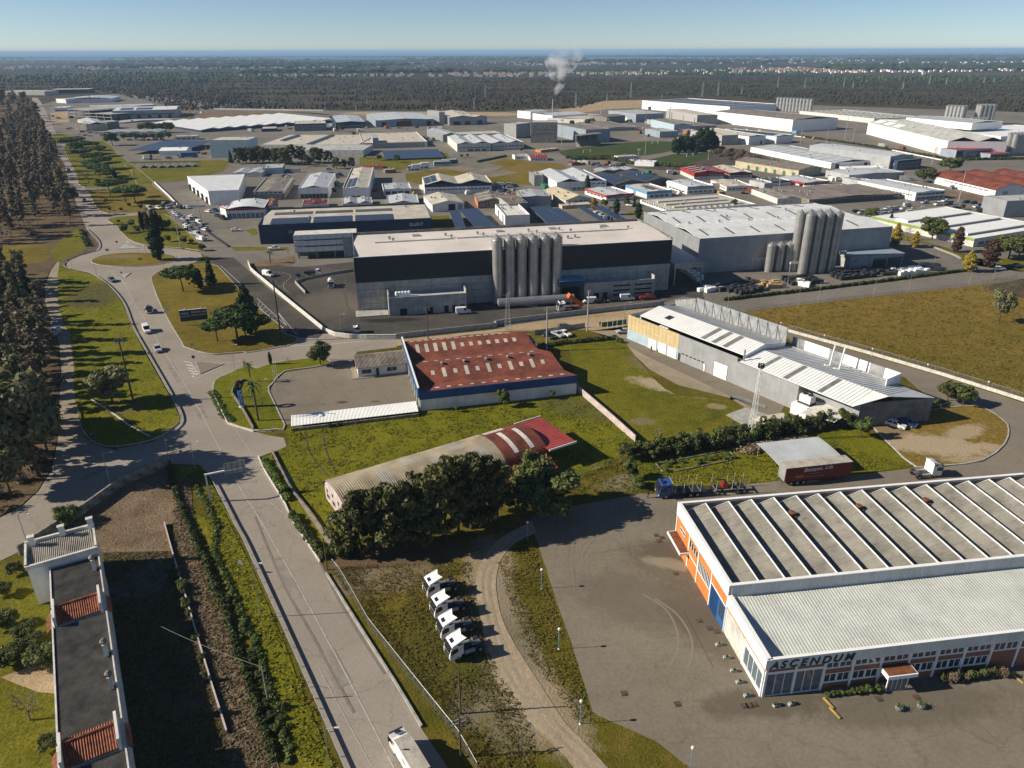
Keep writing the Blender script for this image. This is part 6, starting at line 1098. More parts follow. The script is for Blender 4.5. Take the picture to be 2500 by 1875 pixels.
for s_ in range(2):  # stone pine, nominal 8 m
    rr = random.Random(40+s_); lob = [(0,0,6.3,2.2,2.2,1.3)]
    for i in range(11): a = i*2*pi/11*1.0+rr.random()*.4; R0 = rr.uniform(1.,1.5); q_ = rr.uniform(1.6,2.7); lob.append((q_*cos(a), q_*sin(a), 5.6+.5*rr.random(), R0*1.15, R0*1.15, R0*.75))
    proto('stone_pine', s_, quad_mesh('crown', leaf_cloud(lob, 3400, .36), 'stone_pine_leaf'), trunk_mesh(5.6, .2, [(.75+.02*i, (l[0]*.7,l[1]*.7,l[2]-.2)) for i, l in enumerate(lob[1:9])], 'bark', .05, s_))
for nm, lm, wd, top, cnt, sd in (('conifer','conifer_leaf',.2,.03,3000,1),('cypress','conifer_leaf',.13,.03,2600,2),('dark_cypress','cypress_dark_leaf',.15,.06,2600,3),('yellow_conifer','yellow_leaf',.27,.05,2600,4),('fir','conifer_leaf',.24,.01,2200,5)):
    rr = random.Random(60+sd); lob = []
    for i in range(22):
        f = i/21; z = .9+8.9*f; prof = (sin(pi*min(1,(f+.12)/1.15))**.7) if nm != 'fir' else (1-f)**.85; rad = 10*wd*prof*rr.uniform(.35,.7); a = i*2.4; R0 = 10*wd*prof*.55+.25; lob.append((rad*cos(a), rad*sin(a), z, R0, R0, .75))
    proto(nm, 0, quad_mesh('crown', leaf_cloud(lob, cnt, .4 if nm != 'fir' else .45), lm), trunk_mesh(6, .2, [], 'bark', .02, sd))
for s_ in range(4):  # eucalyptus, nominal 16 m
    rr = random.Random(80+s_); lob = []
    for i in range(14): z = 5.5+10*i/13; rad = rr.uniform(.4,1.6)*(1-.35*i/13); a = i*2.4+rr.random(); R0 = rr.uniform(.55,1.); lob.append((rad*cos(a), rad*sin(a), z, R0, R0, R0*1.25))
    proto('eucalyptus' if s_ < 3 else 'green_eucalyptus_tall', s_, quad_mesh('crown', leaf_cloud(lob, 1300, .36, .1, .0, 2.4), 'dry_leaf' if s_ == 1 else ('eucalyptus_leaf' if s_ < 3 else 'green_eucalyptus_leaf')), trunk_mesh(15.5, .15, [(.4+.05*i, (l[0],l[1],l[2])) for i, l in enumerate(lob)], 'pale_bark', .04, s_, 5))
for s_, (nm, lm) in enumerate((('broad','broad_leaf'),('broad','broad_leaf'),('shrub_tree','shrub_leaf'),('big_eucalyptus','green_eucalyptus_leaf'))):  # round crowned, nominal 6 m
    rr = random.Random(90+s_); lob = [(0,0,3.7,1.6,1.6,1.4)]
    for i in range(13): a = i*2.4; R0 = rr.uniform(.8,1.25); q_ = rr.uniform(1.,1.9); lob.append((q_*cos(a), q_*sin(a), rr.uniform(2.3,5.), R0, R0, R0*.85))
    proto(nm, 0, quad_mesh('crown', leaf_cloud(lob, 3600, .27, .25, .45), lm), trunk_mesh(4., .17, [(.4+.06*i, (l[0]*.9,l[1]*.9,l[2])) for i, l in enumerate(lob[1:9])], 'bark', .08, s_))
for s_, lm in enumerate(('shrub_leaf','hedge_leaf','broad_leaf','dry_leaf')):  # shrub, nominal 2 m
    rr = random.Random(110+s_); lob = [(0,0,.9,.8,.8,.8)]+[(rr.uniform(-.8,.8), rr.uniform(-.8,.8), rr.uniform(.4,1.5), rr.uniform(.35,.6), rr.uniform(.35,.6), rr.uniform(.35,.55)) for i in range(8)]
    proto('shrub%d' % s_, 0, quad_mesh('crown', leaf_cloud(lob, 900, .17, .3, .5), lm), trunk_mesh(1., .06, [(.5,(.4,.2,1.)),(.4,(-.4,-.2,1.)),(.6,(0,.5,1.2))], 'bark', .1, s_, 5))
def bare_mesh(seed, h=6., m='pale_bark'):
    rr = random.Random(seed); b = MB()
    def grow(p, d, l, r, k):
        q = p+d*l; b.tube(p, q, r, r*.6, 5 if k < 2 else 3, False)
        if k < 4:
            for i in range(3 if k else 5): e = (d+Vector((rr.uniform(-.8,.8), rr.uniform(-.8,.8), rr.uniform(-.1,.5)))).normalized(); grow(p.lerp(q, rr.uniform(.6,1.)), e, l*rr.uniform(.55,.75), r*.55, k+1)
    grow(Vector((0,0,-.1)), Vector((0,0,1)), h*.34, .11, 0); return b.mesh('crown', m)
PROTO['bare'] = [(bare_mesh(s_), MB().tube((0,0,-.1),(0,0,1.2),.13,.11,6).mesh('trunk', 'pale_bark')) for s_ in range(2)]
def palm_meshes():
    b = MB()
    for i in range(26):
        a = i*2.4; el = .9-1.5*(i/26); p = Vector((0,0,5.)); d = Vector((cos(a)*cos(el), sin(a)*cos(el), sin(el)))
        for k in range(5):
            q = p+d*.45; sd = d.cross(Vector((0,0,1))).normalized()*(.28*(1-.15*k)); b.quad(p-sd*.6+Vector((0,0,-.08)), p, q, q-sd*.6+Vector((0,0,-.1))); b.quad(p, p+sd*.6+Vector((0,0,-.08)), q+sd*.6+Vector((0,0,-.1)), q); p = q; d = (d+Vector((0,0,-.28))).normalized()
    t_ = MB()
    for i in range(10): t_.tube((0,0,.5*i-.1),(0,0,.5*i+.4),.26,.2,8,False)
    return b.mesh('crown', 'stone_pine_leaf'), t_.mesh('trunk', 'bark')
PROTO['palm'] = [palm_meshes()]
NOM = dict(pine=10., stone_pine=7.6, conifer=10.4, cypress=10.4, dark_cypress=10.4, yellow_conifer=10.4, fir=10.4, eucalyptus=16.5, green_eucalyptus_tall=16.5, broad=6., shrub_tree=6., big_eucalyptus=6., bare=6.5, palm=5.6)
TREE_NAME = dict(pine='pine_tree', stone_pine='stone_pine', conifer='conifer', cypress='cypress', dark_cypress='cypress', yellow_conifer='conifer', fir='fir_tree', eucalyptus='eucalyptus_tree', green_eucalyptus_tall='eucalyptus_tree', broad='tree', shrub_tree='tree', big_eucalyptus='eucalyptus_tree', bare='bare_tree', palm='palm_tree')
def plant(kind, x, y, h, label, group=None, wide=1., name=None, cat='tree', z=0):
    pr = PROTO[kind]; crown, trunk = pr[RNG.randrange(len(pr))]; s = h/NOM.get(kind, 2.); o = thing(name or TREE_NAME.get(kind, 'shrub'), label, cat if kind[:5] != 'shrub' or kind == 'shrub_tree' else 'shrub', (x,y,z), RNG.uniform(0,6.28), group)
    k = wide*RNG.uniform(.93,1.07); o.scale = (s*k, s*k, s); link('crown' if cat == 'tree' else 'foliage', crown, o); link('trunk' if cat == 'tree' else 'stem', trunk, o); return o
def grove(kind, lst, label, group, wide=1.): 
    for x, y, h in lst: plant(kind, x, y, h, label, group, wide)
for k, (x, y, h) in enumerate([(-27.6,98.7,8.8),(-25.0,98.1,12.6),(-22.8,99.2,12.3),(-20.8,98.7,13.7),(-17.8,99.7,12.5),(-15.8,100.3,14.7),(-13.5,100.8,14.7),(-11.2,102.5,16.1),(-9.2,103.6,16.0),(-7.1,104.8,16.1),(-4.7,106.0,14.9),(-2.6,107.8,11.7)]): plant('pine', x, y, h*.93, 'dark maritime pine before the barrel roofed hall, %s from left in the clump' % ORDN[k], 'pines before the barrel roofed hall', .82 if k else 1.)
plant('broad', *(3.6,111.0,11.2), 'tree with reddish tinge at the right end of the pine clump', None, .8); plant('broad', *(6.8,109.0,8.9), 'low wide dark tree right of the pine clump', None, 1.5); plant('broad', *(4.3,108.2,7.4), 'small dark tree between the pine clump and the drive', None, 1.2)
plant('big_eucalyptus', *(-93.4,154.3,9.5), 'large round tree on the triangular verge beside a tall pole', None, 1.15)
plant('broad', *(-50.1,177.0,6.7), 'leafy round tree at the entrance of the tyre hall yard'); plant('shrub_tree', *(-1.9,152.4,4.5), 'young green tree on the lawn before the blue fascia', None, .8); plant('shrub_tree', *(-12.5,149.6,1.7), 'tiny round tree on the lawn before the blue fascia'); plant('shrub_tree', *(9.5,156.2,2.3), 'slim young tree near the right end of the blue fascia', None, .7)
plant('cypress', *(-63.4,177.6,3.7), 'small dark cypress beside the flag poles'); plant('palm', *(-56.5,145.3,10.0), 'tall palm beside the round tyre sign', None, .55); plant('palm', *(-64.9,166.2,5.5), 'shorter palm behind the round tyre sign', None, .7); plant('bare', *(-58.8,178.0,3.1), 'bare pinkish tree near the yard entrance', None, 1.3)
grove('broad', [(23.2,127.9,3.9),(26.8,128.9,3.7),(25.3,129.7,3.2),(28.2,128.2,3.0)], 'rounded dark tree in the clump at the corner of the walled lawn', 'corner clump of rounded trees', 1.1)
plant('shrub_tree', *(22.6,120.8,4.2), 'small upright tree below the corner clump', None, .8); plant('shrub0', *(23.5,117.8,2.0), 'round clipped bush beside the blue timber truck', None, 1.3, cat='shrub')
plant('broad', *(102.0,154.6,5.3), 'left of two round olive coloured bushes by the loop road', None, 1.05); plant('broad', *(104.1,152.2,5.5), 'right of two round olive coloured bushes by the loop road', None, 1.0)
plant('shrub_tree', *(73.9,136.8,4.8), 'tall bush at the left edge of the parking plot', None, .9); plant('broad', *(72.8,142.1,4.0), 'large hedge bush behind the parking plot', None, 1.4)
plant('shrub_tree', *(90.8,149.0,2.3), 'small tree at the end of the long grey hall', None, 1.2); plant('shrub_tree', *(96.9,151.2,2.3), 'small tree at the corner of the long grey hall'); plant('shrub_tree', *(80.3,146.1,2.3), 'bush at the fence by the end wall'); plant('shrub_tree', *(83.4,146.7,2.1), 'spindly bush at the fence by the end wall')
plant('big_eucalyptus', *(146.7,208.7,10.1), 'lone tree with pale bare stems in the brown field', None, .75)
for i in range(34):
    f = i/33; p = Vector((30.8,129.7)).lerp(Vector((68.8,142.2)), f); plant('shrub%d' % RNG.choice((0,1,1,2)), p.x+RNG.uniform(-1,1), p.y+RNG.uniform(-1.2,1.2), RNG.uniform(2.2,4.4), 'leafy shrub in the hedge row below the long grey hall', 'hedge row shrubs below the long grey hall', RNG.uniform(.8,1.1), cat='shrub')
plant('conifer', *(-139.3,284.2,14.6), 'big dark conifer at the edge of the roundabout island', None, .95)
grove('dark_cypress', [(-169.9,337.5,8.9),(-166.0,334.7,9.4),(-163.9,336.0,9.7),(-162.7,337.4,8.9),(-161.5,338.7,6.9),(-169.6,340.1,8.1)], 'reddish dark cypress in the tight group behind the roundabout', 'reddish cypress group', .9)
plant('stone_pine', *(-112.6,242.1,9.0), 'umbrella pine on the kerbed island near the roundabout', None, 1.5); plant('pine', *(-110.6,246.6,8.5), 'slim pine beside the umbrella pine on the kerbed island', None, .7); plant('dark_cypress', *(-107.8,245.0,7.6), 'reddish brown cypress on the kerbed island'); plant('fir', *(-105.9,250.4,10.3), 'tall narrow fir on the kerbed island', None, .8)
plant('conifer', *(-76.3,200.7,14.9), 'tallest dark conifer of the group beside the billboard', None, .95); plant('yellow_conifer', *(-75.3,202.8,9.9), 'yellowish green conifer of the group beside the billboard', None, .6)
grove('stone_pine', [(-83.5,194.5,6.8),(-78.8,197.0,9.6),(-75.7,195.4,8.2),(-72.7,196.4,7.0)], 'umbrella pine in the group beside the billboard', 'umbrella pines beside the billboard', 1.45)
grove('stone_pine', [(-229.0,426.3,9.4),(-210.9,406.3,9.0),(-204.7,404.3,9.7),(-229.9,438.9,7.4),(-209.9,421.9,5.7)], 'umbrella pine in the clump on the brown verge', 'umbrella pines on the brown verge', 1.5)
plant('broad', *(-256.8,467.0,3.9), 'round bush near the umbrella pines'); plant('broad', *(-127.8,298.9,3.1), 'round bush at the end of the car row', None, 1.3)
grove('shrub_tree', [(-175.4,331.0,4.4),(-178.5,344.4,3.6),(-170.4,333.5,2.4),(-175.1,340.2,1.8),(-188.9,353.1,1.9),(-148.5,314.5,3.1),(-155.2,334.6,2.1),(-148.0,324.2,2.3),(-140.3,310.9,3.1),(-136.5,309.7,2.5),(-158.8,337.3,4.8)], 'small olive tree on the lawn behind the roundabout', 'small olive trees', 1.1)
grove('shrub_tree', [(-221.0,404.6,2.4),(-207.9,383.1,2.0),(-201.3,381.3,2.3),(-202.7,393.4,2.4),(-193.5,386.3,3.0),(-183.1,389.6,2.7)], 'small round tree on the verge above the junction', 'small trees on the upper verge', 1.1)
grove('stone_pine', [(-370.1,642.5,10.4),(-373.9,660.7,9.3),(-343.8,612.3,10.9),(-350.4,616.5,6.7),(-348.0,637.5,7.4),(-324.3,577.5,9.1),(-323.9,600.0,8.5),(-308.8,556.3,7.8),(-306.0,563.0,7.8),(-290.6,524.1,7.5),(-285.5,530.0,9.2),(-270.4,495.1,8.8),(-259.9,484.3,8.1),(-280.7,509.2,7.6)], 'umbrella pine in the avenue along the main road', 'avenue of umbrella pines', 1.7)
plant('bare', *(-265.4,471.7,11.8), 'sparse half bare tree at the end of the pine avenue', None, 1.3); plant('fir', *(-257.4,489.5,7.7), 'narrow fir beside the pine avenue'); plant('bare', *(-236.2,471.2,11.8), 'bare tree on the lawn near the tilted solar tables')
grove('broad', [(-350.5,674.3,11.9),(-362.6,721.0,6.3),(-356.5,720.8,6.9),(-347.7,715.1,6.9),(-340.4,714.9,6.9),(-335.5,720.2,6.3),(-325.8,714.5,7.4),(-323.2,725.4,7.0),(-378.9,793.7,9.4),(-367.8,786.8,11.2),(-355.7,786.4,10.0),(-347.7,786.2,11.2)], 'dark rounded tree around the far solar car ports', 'trees around the far car ports', 1.2)
grove('pine', [(-199.3,557.2,11.8),(-195.6,560.5,11.5),(-190.7,557.0,11.4),(-187.5,560.3,12.4),(-182.1,556.8,11.8),(-178.3,560.1,10.5),(-172.5,556.6,11.4),(-166.7,553.1,11.8),(-163.3,549.7,12.6),(-162.3,563.2,12.9),(-155.5,563.0,12.0),(-144.2,555.9,11.8),(-141.0,562.7,10.1),(-145.6,542.7,8.0)], 'dark tree in the dense row before the cream plant', 'dense tree row before the cream plant', 1.2)
plant('fir', *(-207.0,560.8,9.6), 'single fir left of the dense tree row', None, .9)
grove('conifer', [(130.9,612.7,11.4),(135.9,616.7,13.0),(140.6,616.6,13.9),(146.7,620.6,13.0),(151.5,616.3,18.4),(156.2,616.2,19.3),(161.4,620.2,17.5),(166.1,624.3,12.1)], 'very dark conifer in the big clump beside the football ground', 'conifer clump beside the football ground', 1.5)
grove('fir', [(131.5,600.6,4.9),(139.6,600.4,4.9),(145.2,600.2,6.8)], 'small young fir before the conifer clump', 'young firs before the conifer clump')
for k in range(40): p = Vector((168.2,616)).lerp(Vector((180.9,555)), RNG.random()); plant('shrub3', p.x+RNG.uniform(-12,12), p.y+RNG.uniform(-22,22), RNG.uniform(2.5,4.5), 'dry brown shrub in the scrub beside the second pitch', 'scrub beside the second pitch', 1.4, cat='shrub')
plant('cypress', *(44.1,434.5,9.7), 'tall cypress standing alone before the white double gabled hall', None, 1.2); plant('yellow_conifer', *(42.7,382.9,6.1), 'yellowish tree beside the slim solar canopies', None, 1.1); plant('conifer', *(52.5,369.6,8.3), 'green conifer between the slim solar canopies', None, 1.1); plant('cypress', *(61.9,360.1,7.8), 'dark cypress at the corner of the grey clad factory', None, 1.5)
plant('broad', *(48.7,388.0,4.7), 'dark tree behind the yellowish tree'); plant('pine', *(60.9,393.1,5.1), 'pine behind the green conifer'); plant('pine', *(64.8,391.3,4.0), 'pine at the car park by the blue banded building'); plant('broad', *(116.6,388.6,4.4), 'tree beside the long low white building')
plant('dark_cypress', *(177.6,343.8,5.4), 'reddish dark cypress at the corner of the car park', None, 1.1); plant('yellow_conifer', *(160.1,302.7,9.8), 'dark yellowish conifer touching the factory corner', None, .8); plant('bare', *(170.4,314.1,10.0), 'leafless feathery tree by the green fascia', None, 1.2); plant('broad', *(182.2,315.1,10.1), 'broad green tree before the green fascia building', None, 1.3); plant('yellow_conifer', *(167.2,300.4,7.0), 'small yellow conifer by the broad green tree', None, .9)
plant('dark_cypress', *(180.2,292.7,10.3), 'purple brown cypress on the lawn by the steps', None, 1.4); plant('yellow_conifer', *(168.9,264.1,8.0), 'golden conifer at the corner of the estate road', None, 1.1); plant('dark_cypress', *(179.8,269.9,11.2), 'large purple brown cypress beside the estate road', None, 1.6); plant('broad', *(194.5,281.4,10.2), 'broad green tree behind the purple brown cypress', None, 1.5); plant('broad', *(199.8,283.3,9.3), 'green tree at the right edge beyond the estate road', None, 1.3)
grove('bare', [(166.5,382.6,4.0),(176.2,372.5,4.5),(173.1,353.9,6.8),(185.9,372.3,3.2),(201.4,378.7,3.9),(251.7,395.3,2.7),(259.3,395.2,2.7)], 'bare tree around the crowded car park', 'bare car park trees', 1.4); plant('broad', *(173.8,355.4,6.2), 'dusty green tree left of the crowded car park', None, 1.3); plant('broad', *(231.7,379.9,3.0), 'small round tree before the barrel roofs')
plant('broad', *(255.2,464.1,9.3), 'left of two large trees by the rusty barrel roofs', None, 1.4); plant('broad', *(292.4,502.9,10.8), 'right of two large trees by the rusty barrel roofs', None, 1.7)
grove('broad', [(-172.2,787.2,8.1),(-152.9,749.1,4.2),(-112.2,583.5,2.9),(-99.4,572.3,4.7),(-84.7,561.4,6.0),(-38.2,585.5,2.9),(-33.9,589.1,2.9),(82.9,841.9,8.0),(66.1,842.5,6.7),(8.2,619.9,4.0)], 'round dark tree dotted about the far estate', 'round trees of the far estate')
grove('pine', [(-122.3,529.6,7.9),(-117.5,532.6,6.2),(-112.7,535.6,7.1),(-135.3,562.6,8.3)], 'tree in the copse behind the row of gabled halls', 'copse behind the gabled halls', 1.3)
plant('palm', *(-93.7,279.1,4.9), 'short palm on the earth strip before the panel clad office'); plant('bare', *(-90.0,290.9,4.2), 'bare tree at the corner of the panel clad office')
def inside(p, poly):
    c = False
    for i in range(len(poly)):
        (x0,y0),(x1,y1) = poly[i], poly[i-1]
        if (y0 > p[1]) != (y1 > p[1]) and p[0] < (x1-x0)*(p[1]-y0)/(y1-y0)+x0: c = not c
    return c
def scatter(poly, n, dmin, rng):
    xs = [p[0] for p in poly]; ys = [p[1] for p in poly]; out = []; tries = 0
    while len(out) < n and tries < n*60:
        tries += 1; p = (rng.uniform(min(xs),max(xs)), rng.uniform(min(ys),max(ys)))
        if inside(p, poly) and all((p[0]-q[0])**2+(p[1]-q[1])**2 > dmin*dmin for q in out): out.append(p)
    return out
W1 = [(-273.4,465),(-212.7,361),(-207.3,346),(-212.7,341),(-211.9,325),(-219.1,311),(-224.0,297.6),(-461,649),(-533,805),(-581,931),(-526,863),(-399,666)]; W1b = [(-399,666),(-526,863),(-604,969),(-663,1011),(-698,1012),(-924,1352),(-904,1428),(-783,1276),(-613,1009)]
W2 = [(-191.5,262.8),(-180.9,262.7),(-164.6,246.4),(-154.8,231.8),(-125.7,186.0),(-114.8,168.5),(-99.4,140.8),(-94.1,129.7),(-91.5,119.8),(-92.8,114.1),(-95.6,110.3),(-112.1,129.8),(-144.4,177.1)]
er = random.Random(5)
for x, y in scatter(W1, 190, 3.8, er): plant('eucalyptus', x, y, er.uniform(13,19), 'slender eucalyptus in the wood left of the main road', 'eucalyptus wood left of the main road', er.uniform(1.1,1.6))
for x, y in scatter(W1b, 40, 11, er): plant('eucalyptus', x, y, er.uniform(15,22), 'eucalyptus in the far end of the roadside wood', 'far end of the roadside wood', er.uniform(2.,2.8))
for k, (x, y) in enumerate(scatter(W2, 70, 3.2, er)): plant(er.choice(('eucalyptus','eucalyptus','green_eucalyptus_tall')), x, y, er.uniform(9,15), 'eucalyptus in the near wood beside the gravel lane', 'near wood beside the gravel lane', er.uniform(1.1,1.6))
for k, (x, y, h) in enumerate([(-94.3,120.8,15.0),(-91.9,122.2,23.2),(-94.1,129.7,12.9),(-101.1,135.1,16.9),(-92.9,115.4,11.0),(-102.7,142.1,11.2)]): plant('big_eucalyptus', x, y, h, 'large leafy eucalyptus at the lane junction, %s in depth' % ORDN[k], 'large eucalyptus at the lane junction', .8)
grove('conifer', [(-170.9,239.0,7.2),(-168.7,241.9,7.3),(-162.5,237.5,7.2)], 'dark conifer in the thicket beside the gravel lane', 'dark thicket beside the gravel lane', 1.7)
x, y, h = (-236.1,401.2,8.2); plant('big_eucalyptus', x, y, h*1.25, 'leafy tree overhanging the main road at the wood edge', None, .8)
plant('shrub_tree', *(-77.2,106.3,3.6), 'rounded bush on the wall by the lane', None, 1.5)
for x, y, h in [(-77.1,88.1,2.3),(-78.5,93.1,2.1),(-68.0,78.8,3.1),(-67.0,75.0,3.0),(-67.6,74.0,3.3),(-65.9,76.7,3.0),(-62.8,73.9,3.8),(-54.7,61.2,2.1),(-72.3,81.5,2.8),(-72.8,80.9,2.3)]: plant('broad', x, y, h, 'grey green bush in the garden beside the row houses', 'garden bushes beside the row houses', 1.3)
for x, y, h in [(-59.5,65.2,4.9),(-62.0,66.8,2.6),(-62.8,73.9,2.7)]: plant('bare', x, y, h*1.1, 'bare reddish bush in the garden beside the row houses', 'bare garden bushes', 1.6)
def hedge(pts, n, w, h, lm, label, name='hedge', size=.2, ramp=0):
    q = resample(pts, .8); c = q[0]; lob = [(p[0]-c[0]+RNG.uniform(-.2,.2)*w, p[1]-c[1]+RNG.uniform(-.2,.2)*w, h*RNG.uniform(.3,.55), w*RNG.uniform(.4,.6), w*RNG.uniform(.4,.6), h*RNG.uniform(.4,.6)) for p in q]
    o = thing(name, label, 'hedge', c); link('foliage', quad_mesh('foliage', leaf_cloud(lob, n, size, .3, .5), lm), o); return o
hedge([(-68.3,126.4),(-64.1,118.3),(-57.1,106.9),(-56.6,106.3),(-49.5,95.7),(-42.8,85.2),(-36.8,74.9),(-32.4,67.4),(-27.36,58.9)], 13000, 1.1, 1.05, 'hedge_leaf', 'long overgrown hedge between the earth yard and the ditch', size=.22)
hedge([(-62.1,122.0),(-57.5,115.1),(-51.0,105.4),(-49.2,98.9),(-41.9,87.2),(-36.4,78.9),(-32.7,72.2),(-29.31,66.2),(-25.75,58.9)], 7000, 1.1, .55, 'shrub_leaf', 'rough green bramble bank beside the guard rail', size=.24)
hedge([(-39.9,142.4),(-33.3,144.8),(-21.41,149.4)], 5000, .9, .9, 'hedge_leaf', 'low creeper hedge along the long white shelter'); hedge([(6.21,189.2),(16.13,192.1),(29.31,195.5),(31.0,192.0)], 7000, 1.3, 1.4, 'hedge_leaf', 'clipped hedge across the top of the big lawn')
hedge([(-39.0,108.5),(-34.8,102.6),(-31.6,98.0),(-30.6,96.0)], 6000, 1.4, 1.2, 'hedge_leaf', 'hedge between the road and the footpath'); hedge([(-49.7,127.3),(-45.3,120.5),(-41.8,115.1),(-41.0,113.3)], 6000, 1.5, 1., 'ivy_leaf', 'bright green creeper strip beside the footpath')
hedge([(69.8,230.4),(103.8,241.4),(135.7,252.7),(173.8,266.7)], 20000, .9, 1.3, 'hedge_leaf', 'dark clipped hedge between the pallet yard and the estate road', size=.3)
hedge([(-197.1,335),(-187.8,320),(-178.7,306)], 2500, 2., 1.6, 'hedge_leaf', 'dark hedge inside the bend of the guard rail', size=.3); hedge([(-72.4,160.5),(-67.4,152.0),(-62.5,144.9)], 5000, 2., .5, 'ivy_leaf', 'rough grass bank below the tyre sign')
hedge([(-99.0,156.4),(-95.2,153.6),(-87.4,146.9),(-80.2,140.7),(-78.0,138.9)], 2200, .5, .4, 'reed', 'dry weeds along the concrete channel'); hedge([(45.6,572),(73.3,575),(85.4,551),(122.4,530),(137.4,518)], 9000, 5., 2.5, 'hedge_leaf', 'scrub belt below the football ground', size=.6)
hedge([(42.2,580),(59.4,583),(77.7,586)], 3000, 1.5, 1.8, 'hedge_leaf', 'dark hedge along the lower edge of the football ground', size=.5); hedge([(-24.72,560),(-3.87,592)], 2500, 1.5, 1.5, 'hedge_leaf', 'dark hedge beside the bus road', size=.5); hedge([(271.2,731),(298.0,666),(325,569)], 9000, 2., 1.8, 'hedge_leaf', 'long dark hedge at the foot of the white factory', size=.6); hedge([(335,562),(392,568)], 4000, 2., 1.8, 'hedge_leaf', 'dark hedge before the grey office with red roof', size=.6)
hedge([(47.2,130.9),(53.5,133.3),(61.6,135.5)], 4500, 3.2, 1.0, 'reed', 'patch of dry brown reeds above the trailer canopy', 'reed_bed', .4)
for k in range(46):
    p = Vector((-45.2,90.0)).lerp(Vector((-27.11,60.5)), RNG.random()); plant('shrub%d' % RNG.choice((0,0,1)), p.x+RNG.uniform(-1.2,1.8), p.y+RNG.uniform(-1,1), RNG.uniform(.5,1.1), 'low green shrub in the ditch beside the guard rail', 'ditch shrubs beside the guard rail', 1.1, cat='shrub')
for k in range(12):
    p = Vector((-55.2,96.9)).lerp(Vector((-34.2,62.2)), RNG.random()); plant('shrub%d' % RNG.choice((0,2)), p.x+RNG.uniform(-1,.4), p.y, RNG.uniform(.7,1.6), 'weed clump along the low wall of the earth yard', 'weeds along the low wall', 1.1, cat='shrub')
for k in range(9): p = Vector((-28.39,97.1)).lerp(Vector((-26.86,99.6)), RNG.random()); plant('shrub1', p.x+RNG.uniform(-2,2), p.y+RNG.uniform(-1,1), RNG.uniform(1.5,2.6), 'bush at the left foot of the pine clump', 'bushes at the foot of the pine clump', 1.1, cat='shrub')
for k in range(12): p = Vector((40.0,69.0)).lerp(Vector((47.3,69.8)), k/11); plant('shrub0', p.x, p.y-.5, RNG.uniform(.8,1.3), 'spiky plant in the bed left of the workshop entrance', 'plants left of the workshop entrance', .8, cat='shrub')
for k in range(10): p = Vector((56.1,71.5)).lerp(Vector((64.2,72.5)), k/9); plant('shrub3' if k%2 else 'shrub2', p.x, p.y-.6, RNG.uniform(.9,1.9), 'reddish bush in the bed right of the workshop entrance', 'bushes right of the workshop entrance', .9, cat='shrub')
for k in range(30): a = [(28.62,126.1),(29.77,122.7),(45.1,128.0),(44.4,130.1)]; u, v = RNG.random(), RNG.random(); p = (Vector(a[0]).lerp(Vector(a[3]), u)).lerp(Vector(a[1]).lerp(Vector(a[2]), u), v); plant('shrub0', p.x, p.y, RNG.uniform(.5,1.), 'leafy vegetable plant in the long allotment bed', 'allotment plants', 1.1, cat='shrub')
lob = [(x+er.uniform(-2,2), y+er.uniform(-2,2), er.uniform(.5,3.5), er.uniform(1,2), er.uniform(1,2), er.uniform(.6,1.8)) for w_, n_ in ((W1,260),(W2,110)) for x, y in scatter(w_, n_, 1.5, er)]
tag(link('undergrowth', quad_mesh('undergrowth', leaf_cloud(lob, 26000, .4, .1, .0, 2.4), 'dry_leaf')), 'brown brushwood filling the eucalyptus wood', 'undergrowth', None, 'stuff')
def tufts(poly, n, m, size, h, label, name='grass_tufts'):
    xs = np.array([p[0] for p in poly]); ys = np.array([p[1] for p in poly]); P_ = np.stack([NR.uniform(xs.min(),xs.max(),n*3), NR.uniform(ys.min(),ys.max(),n*3)],1); c = np.zeros(len(P_), bool)
    for i in range(len(poly)):
        x0, y0, x1, y1 = xs[i], ys[i], xs[i-1], ys[i-1]
        if y0 != y1: k = (y0 > P_[:,1]) != (y1 > P_[:,1]); c ^= k & (P_[:,0] < (x1-x0)*(P_[:,1]-y0)/(y1-y0)+x0)
    P_ = P_[c]; g = np.sin(P_[:,0]*.9+np.sin(P_[:,1]*.31)*2)+np.sin(P_[:,1]*.77+np.sin(P_[:,0]*.23)*2)+NR.normal(size=len(P_))*.8; P_ = P_[np.argsort(-g)[:n]]; k = len(P_)
    lob = np.concatenate([P_, np.full((k,1),h*.5)+.1, np.full((k,3),1.)*[size,size,h*.5]],1); d = NR.normal(size=(k*3,3)); d /= np.linalg.norm(d,axis=1)[:,None]; pos = np.repeat(lob[:,:3],3,0)+d*np.repeat(lob[:,3:],3,0)
    a = NR.random(k*3)*6.28; t_ = np.stack([np.cos(a),np.sin(a),np.zeros(k*3)],1); u_ = np.stack([NR.normal(size=k*3)*1.5,NR.normal(size=k*3)*1.5,np.ones(k*3)],1); s_ = (size*(.5+NR.random(k*3)))[:,None]
    pos[:,2] = .16; tag(link(name, quad_mesh(name, np.stack([pos-t_*s_*.5, pos+t_*s_*.5, pos+t_*s_*.25+u_*h, pos-t_*s_*.25+u_*h],1).reshape(-1,3), m)), label, 'grass', None, 'stuff')
foliage('dry_blade', (.085,.07,.035), (.14,.11,.06), (.2,.155,.09), .3); foliage('lawn_blade', (.1,.108,.007), (.155,.152,.01), (.22,.19,.03), .3); foliage('olive_blade', (.085,.08,.011), (.14,.115,.02), (.22,.165,.05), .3)
